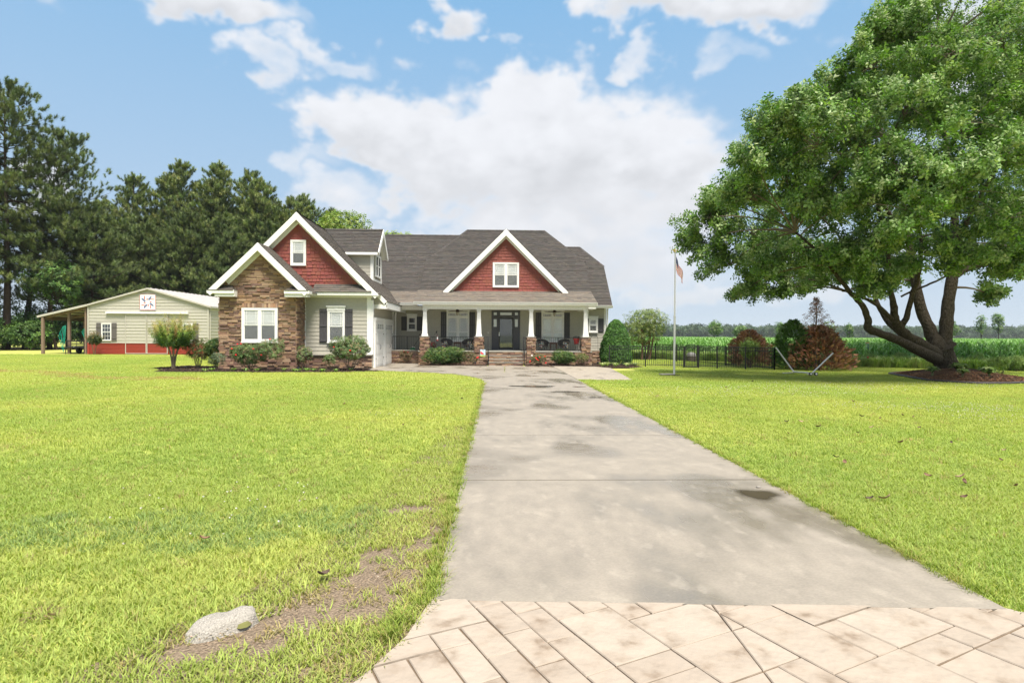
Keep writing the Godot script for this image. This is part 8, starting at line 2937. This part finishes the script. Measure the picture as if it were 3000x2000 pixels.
func far_country() -> void:
	var soil := MB.new()
	var prev := Vector3(-10, -0.02, field_edge(-10.0))
	for x in [12.0, 20.6, 24.5, 30.0, 60.0]:
		var p := Vector3(x, -0.02, field_edge(x))
		soil.quad(prev, p, Vector3(p.x * 9, -0.02, -330), Vector3(prev.x * 9, -0.02, -330))
		prev = p
	structure("corn_field_soil", soil, relief(grain(mat(0.085, 0.12, 0.04, 0.95, 0.2), M.g2, 2.0), M.rough, 6))
	var xf := []
	var cc := []
	for band in [[0.0, 9.0, 4600, 1.0], [9.0, 40.0, 6200, 1.05], [40.0, 110.0, 8000, 1.15], [110.0, 290.0, 9500, 1.5]]:
		for i in band[2]:
			var x := rnd(-4, 52)
			var depth := lerpf(band[0], band[1], rng.randf() if band[0] > 100 else sqrt(rng.randf()))
			var p := Vector3(x, 0, field_edge(x) - depth)
			# rows fan out with distance so the field fills the view
			p.x = x * (-p.z) / (-field_edge(x)) * (1.0 if depth < 9 else 1.04)
			if p.x < 3.0 - p.z * 0.02 - 0.02:
				continue
			var s := rnd(0.86, 1.08)
			xf.push_back(Transform3D(Basis(Vector3.UP, rnd(0, TAU)).scaled(Vector3(s * band[3], s, s * band[3])), p))
			cc.push_back(jitter(Color(1, 1, 1), 0.16))
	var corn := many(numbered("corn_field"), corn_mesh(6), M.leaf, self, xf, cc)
	tag(corn, "wide green corn field reaching to the far tree line", "corn field")
	# rough grass and weeds along the corn
	var wx := []
	var wc := []
	var wb := MB.new()
	for i in 26:
		var a := rnd(0, TAU)
		var d := Vector3(cos(a), 0, sin(a))
		var s := Vector3(-d.z, 0, d.x) * 0.012
		var o := d * rnd(0, 0.16)
		var m := o + d * rnd(0.03, 0.14) + Vector3(0, rnd(0.2, 0.4), 0)
		wb.col = Color(1, 1, 1) * rnd(0.75, 1.1)
		wb.quad(o - s, o + s, m + s, m - s)
		wb.tri(m - s, m + s, m + d * rnd(0.05, 0.2) + Vector3(0, rnd(0.0, 0.16), 0))
	for i in 7000:
		var x := rnd(4, 46)
		var z := field_edge(x) + rnd(-0.4, 3.2)
		wx.push_back(Transform3D(Basis(Vector3.UP, rnd(0, TAU)).scaled(Vector3.ONE * rnd(0.5, 1.45)), Vector3(x, -0.02, z)))
		wc.push_back(jitter([Color(0.227, 0.34, 0.081), Color(0.308, 0.421, 0.113), Color(0.389, 0.454, 0.178)][rng.randi() % 3], 0.2))
	tag(many(numbered("verge_grass"), wb.mesh(), M.leaf, self, wx, wc), "tall rough grass along the edge of the corn field", "grass")
	var wp := [[21.0, -35.6], [22.3, -34.9], [23.7, -34.2], [25.0, -33.6], [19.9, -36.6], [26.6, -32.2], [27.3, -30.4], [24.6, -28.4], [29.0, -29.5]]
	for q in wp:
		shrub("weed_bush", "bushy pale green weed standing between lawn and corn", Vector3(q[0], 0, q[1]), Vector3(0.42, 0.40, 0.4), 0.02, 260, 0.075, [Color(0.18, 0.276, 0.06), Color(0.24, 0.324, 0.084)], 4, 6, 0.3, "weed bushes between lawn and corn")
	# river birch by the fence
	var bl := [Color(0.192, 0.264, 0.072), Color(0.252, 0.324, 0.108), Color(0.144, 0.204, 0.054), Color(0.312, 0.36, 0.144)]
	broadleaf("river_birch", "small airy birch with reddish twin stems behind the fence", Vector3(11.0, 0, -43.6), 3.95, Vector3(1.65, 1.5, 1.5), 0.85, 1300, 0.11, bl, 13, 3, "", grain(mat(0.28, 0.16, 0.11, 0.9), M.g2, 0.4))
	# lone trees out in the field
	var lone := [[55.0, -148, 5.6, 1.9, "pale clumped tree far out in the corn"], [72.5, -150, 5.8, 1.1, "slim green sapling far out in the corn beyond the dead conifer"], [85.0, -150, 6.2, 1.3, "twin slender trees far out beyond the dead conifer spire"], [90.5, -150, 5.4, 0.9, "crooked bare tree far out left of the big trunk"], [121.0, -155, 6.2, 2.0, "rounded far tree just right of the big trunk"], [125.0, -150, 8.4, 1.1, "tall sparse far tree right of the big trunk"], [129.5, -150, 8.2, 1.4, "tall leafy far tree at the right edge"], [63.0, -152, 4.6, 1.5, "low tree beside the pale clump far out in the corn"]]
	var fc := [Color(0.0974, 0.203, 0.0357), Color(0.138, 0.268, 0.0487), Color(0.187, 0.325, 0.0682), Color(0.0731, 0.155, 0.0325), Color(0.276, 0.405, 0.138), Color(0.374, 0.487, 0.227)]
	for q in lone:
		var full: bool = q[3] > 1.3
		broadleaf("field_tree", q[4], Vector3(q[0], 0, q[1]), q[2], Vector3(q[3], q[2] * 0.34, q[3]), q[2] * 0.30, 330 if full else 170, 0.30, fc, 8, 1)
	# wooded skyline
	var sx := []
	var sc := []
	var mesh := sprig(9, 3.0, 2.5, 0.75, 61)
	var cols := [Color(0.066, 0.114, 0.048), Color(0.09, 0.144, 0.06), Color(0.048, 0.084, 0.0384)]
	for i in 15000:
		var x := rnd(60, 1000)
		var row := rng.randi() % 3
		var crown := absf(sin(x * 0.10 + row * 2)) * 0.5 + absf(sin(x * 0.031 + row)) * 0.5
		var hgt := (9.0 + 4.5 * crown) * (1.0 if row < 2 else 1.25)
		var y := hgt * rng.randf()
		sx.push_back(Transform3D(Basis.from_euler(Vector3(rnd(-0.8, 0.8), rnd(0, TAU), rnd(-0.8, 0.8))).scaled(Vector3.ONE * rnd(0.7, 1.3)), Vector3(x, y, -700 - row * 25 - rnd(0, 20))))
		sc.push_back(jitter(cols[row], 0.2))
	tag(many(numbered("far_wood"), mesh, M.leaf, self, sx, sc), "distant wood along the horizon beyond the corn", "woods")


# ---------------------------------------------------------------- lawn cover
func grass_clump(sd: int, n: int, spread: float, h: float, w: float) -> ArrayMesh:
	var r := RandomNumberGenerator.new()
	r.seed = sd
	var b := MB.new()
	for i in n:
		var a := r.randf() * TAU
		var o := Vector3(cos(a), 0, sin(a)) * spread * sqrt(r.randf())
		var f := r.randf() * TAU
		var d := Vector3(cos(f), 0, sin(f))
		var s := Vector3(-d.z, 0, d.x) * w * 0.5 * r.randf_range(0.7, 1.2)
		var l := h * r.randf_range(0.55, 1.15)
		var lean := r.randf_range(0.4, 1.4)
		var m := o + d * l * lean * 0.45 + Vector3(0, l * 0.62, 0)
		var e := m + d * l * lean * 0.6 + Vector3(0, l * 0.30, 0)
		var k := r.randf_range(0.75, 1.2)
		b.col = Color(k * r.randf_range(0.92, 1.1), k, k * 0.95) * 0.8
		b.quad(o - s, o + s, m + s * 0.85, m - s * 0.85)
		b.tri(m - s * 0.85, m + s * 0.85, e)
	return b.mesh()


# distance from the trodden line beside the boulder
func worn(x: float, z: float) -> float:
	var d := 9.0
	var line := [Vector2(-1.72, -3.36), Vector2(-1.35, -3.52), Vector2(-1.15, -3.85), Vector2(-0.98, -4.12), Vector2(-0.82, -4.32)]
	for i in 4:
		d = minf(d, Geometry2D.get_closest_point_to_segment(Vector2(x, z), line[i], line[i + 1]).distance_to(Vector2(x, z)))
	return d


func lawn_cover() -> void:
	var patch := FastNoiseLite.new()
	patch.seed = 77
	patch.frequency = 0.12
	patch.fractal_octaves = 3
	var fine := FastNoiseLite.new()
	fine.seed = 78
	fine.frequency = 0.9
	fine.fractal_octaves = 3
	var bands := [[2.2, 9.5, 0.058, 20, 0.054, 0.060, 0.0064], [7.0, 21.0, 0.095, 26, 0.095, 0.056, 0.0085], [16.5, 50.0, 0.21, 42, 0.21, 0.052, 0.015]]
	var total := 0
	for bi in 3:
		var q: Array = bands[bi]
		var step: float = q[2]
		var fade_in: float = 0.1 if bi == 0 else [0.0, 2.5, 4.5][bi]
		var fade_out: float = [2.5, 4.5, 4.0][bi]
		var xf := []
		var cc := []
		var z := -float(q[0])
		while z > -float(q[1]):
			var reach := 0.92 * -z + 1.6
			var x := -reach
			# neighbouring sizes of clump mingle where their bands meet
			var keep := minf(clampf((-z - q[0]) / fade_in, 0, 1), clampf((q[1] + z) / fade_out, 0, 1))
			while x < reach:
				var px := x + rnd(-0.5, 0.5) * step
				var pz := z + rnd(-0.5, 0.5) * step
				x += step
				if rng.randf() > keep:
					continue
				if not is_lawn(px, pz):
					continue
				var pt := patch.get_noise_2d(px, pz)
				var fn := fine.get_noise_2d(px, pz)
				# bare, dry margin along the drive and round the worn earth
				var dry := 0.0
				if px < -0.3 and pz > -6.5:
					dry = clampf(1.0 - (-0.38 - px) / 0.8, 0, 1) * 0.55 + clampf(1.0 - worn(px, pz) / 0.27, 0, 1) * 1.5
				if dry > 0.08 and fn * 1.3 + 0.5 < dry * 0.75 and rng.randf() < 0.85:
					continue
				var c := Color(0.385, 0.490, 0.125).lerp(Color(0.530, 0.575, 0.165), clampf(pt * 1.1 + 0.52, 0, 1))
				c = c.lerp(Color(0.280, 0.400, 0.090), clampf(-fn * 1.1, 0, 1) * 0.6)
				# weedy, greener band and dry streaks in the older turf
				if px < -1.0 and absf(pz + 5.7 + px * 0.12 + fn * 0.5) < 0.45 and rng.randf() < 0.55:
					c = Color(0.30, 0.40, 0.14)
				if px < -11.0 and absf(pz + 24.0 - (px + 15.0) * 0.45 + pt * 2.0) < 0.9 and rng.randf() < 0.5 + fn:
					c = Color(0.50, 0.38, 0.18)
				if rng.randf() < dry * 0.55 or rng.randf() < 0.03:
					c = Color(0.46, 0.39, 0.18)
				var s := rnd(0.75, 1.2) * (1.0 - 0.25 * dry) * (1.0 + 0.35 * clampf(fn, 0, 1))
				xf.push_back(Transform3D(Basis(Vector3.UP, rnd(0, TAU)).scaled(Vector3(1, s, 1)), Vector3(px, -0.03, pz)))
				cc.push_back(jitter(c, 0.06))
			z -= step
		var o := many(numbered("lawn_grass"), grass_clump(100 + bi, q[3], q[4], q[5], q[6]), M.grass, self, xf, cc)
		tag(o, ["blades of grass on the nearest lawn around the rock", "mown grass on both sides of the driveway", "sunlit mown grass towards the house and the big tree"][bi], "grass")
		total += xf.size()
	print("grass clumps ", total)
	# longer runners that spill over the edges of the paving
	var ex := []
	var ec := []
	for i in 1300:
		var z := -3.4 - 18.0 * pow(rng.randf(), 1.6)
		var left := rng.randf() < 0.5
		var x := (DRIVE_L - rnd(-0.035, 0.10)) if left else (DRIVE_R + rnd(-0.05, 0.10))
		if z > -3.9:
			if left:
				x = -0.405 - (z + 3.9) * 0.42 - rnd(-0.03, 0.12)
			else:
				continue
		ex.push_back(Transform3D(Basis(Vector3.UP, rnd(0, TAU)).scaled(Vector3.ONE * rnd(0.55, 1.15)), Vector3(x, -0.025, z)))
		ec.push_back(jitter(Color(0.34, 0.45, 0.09) if rng.randf() < 0.8 else Color(0.46, 0.42, 0.16), 0.2))
	tag(many(numbered("edge_grass"), grass_clump(140, 14, 0.03, 0.085, 0.006), M.grass, self, ex, ec), "unmown grass spilling over the driveway edges", "grass")
	# weeds in the driveway joints
	var jx := []
	for i in 190:
		var z: float = [-7.1, -10.3, -13.15, -16.0, -19.1][rng.randi() % 5]
		jx.push_back(Transform3D(Basis(Vector3.UP, rnd(0, TAU)).scaled(Vector3.ONE * rnd(0.25, 0.6)), Vector3(rnd(DRIVE_L, DRIVE_R), -0.02, z + rnd(-0.006, 0.006))))
	for i in 60:
		jx.push_back(Transform3D(Basis(Vector3.UP, rnd(0, TAU)).scaled(Vector3.ONE * rnd(0.4, 0.9)), Vector3(0.50 + rnd(-0.03, 0.03), -0.02, rnd(-33, -27.6))))
	tag(many(numbered("joint_weeds"), grass_clump(150, 12, 0.04, 0.05, 0.006), M.grass, self, jx, [Color(0.22, 0.28, 0.05), Color(0.32, 0.28, 0.1)]), "small weeds and straw in the joints of the driveway", "weeds")
	# white clover heads
	var head := MB.new()
	for k in 9:
		var a := k * 2.4
		var d := Vector3(cos(a), 0.4, sin(a)).normalized()
		head.tri(Vector3.ZERO, d.rotated(Vector3.UP, 0.5) * 0.014 + Vector3(0, 0.004, 0), d * 0.012 + Vector3(0, 0.014, 0))
	var kx := []
	for q in [[9.5, -19.0, 4.0, 1.6, 420], [13.5, -21.0, 4.5, 1.8, 380], [10.5, -14.5, 2.6, 1.0, 260], [12.0, -12.6, 2.2, 1.2, 300], [-2.6, -5.6, 1.1, 0.8, 22], [-2.0, -13.0, 0.9, 0.5, 25], [-2.7, -6.6, 1.4, 0.5, 14], [7.0, -17.5, 4.0, 1.0, 150]]:
		for i in q[4]:
			var a := rnd(0, TAU)
			var r := sqrt(rng.randf())
			kx.push_back(Transform3D(Basis(Vector3.UP, rnd(0, TAU)).scaled(Vector3.ONE * rnd(0.55, 0.95)), Vector3(q[0] + cos(a) * r * q[2], rnd(0.02, 0.045), q[1] + sin(a) * r * q[3])))
	tag(many(numbered("clover_heads"), head.mesh(), M.petal, self, kx, [Color(0.62, 0.60, 0.52), Color(0.55, 0.50, 0.45), Color(0.66, 0.65, 0.60)]), "white clover flowers sprinkled over the lawn", "clover")
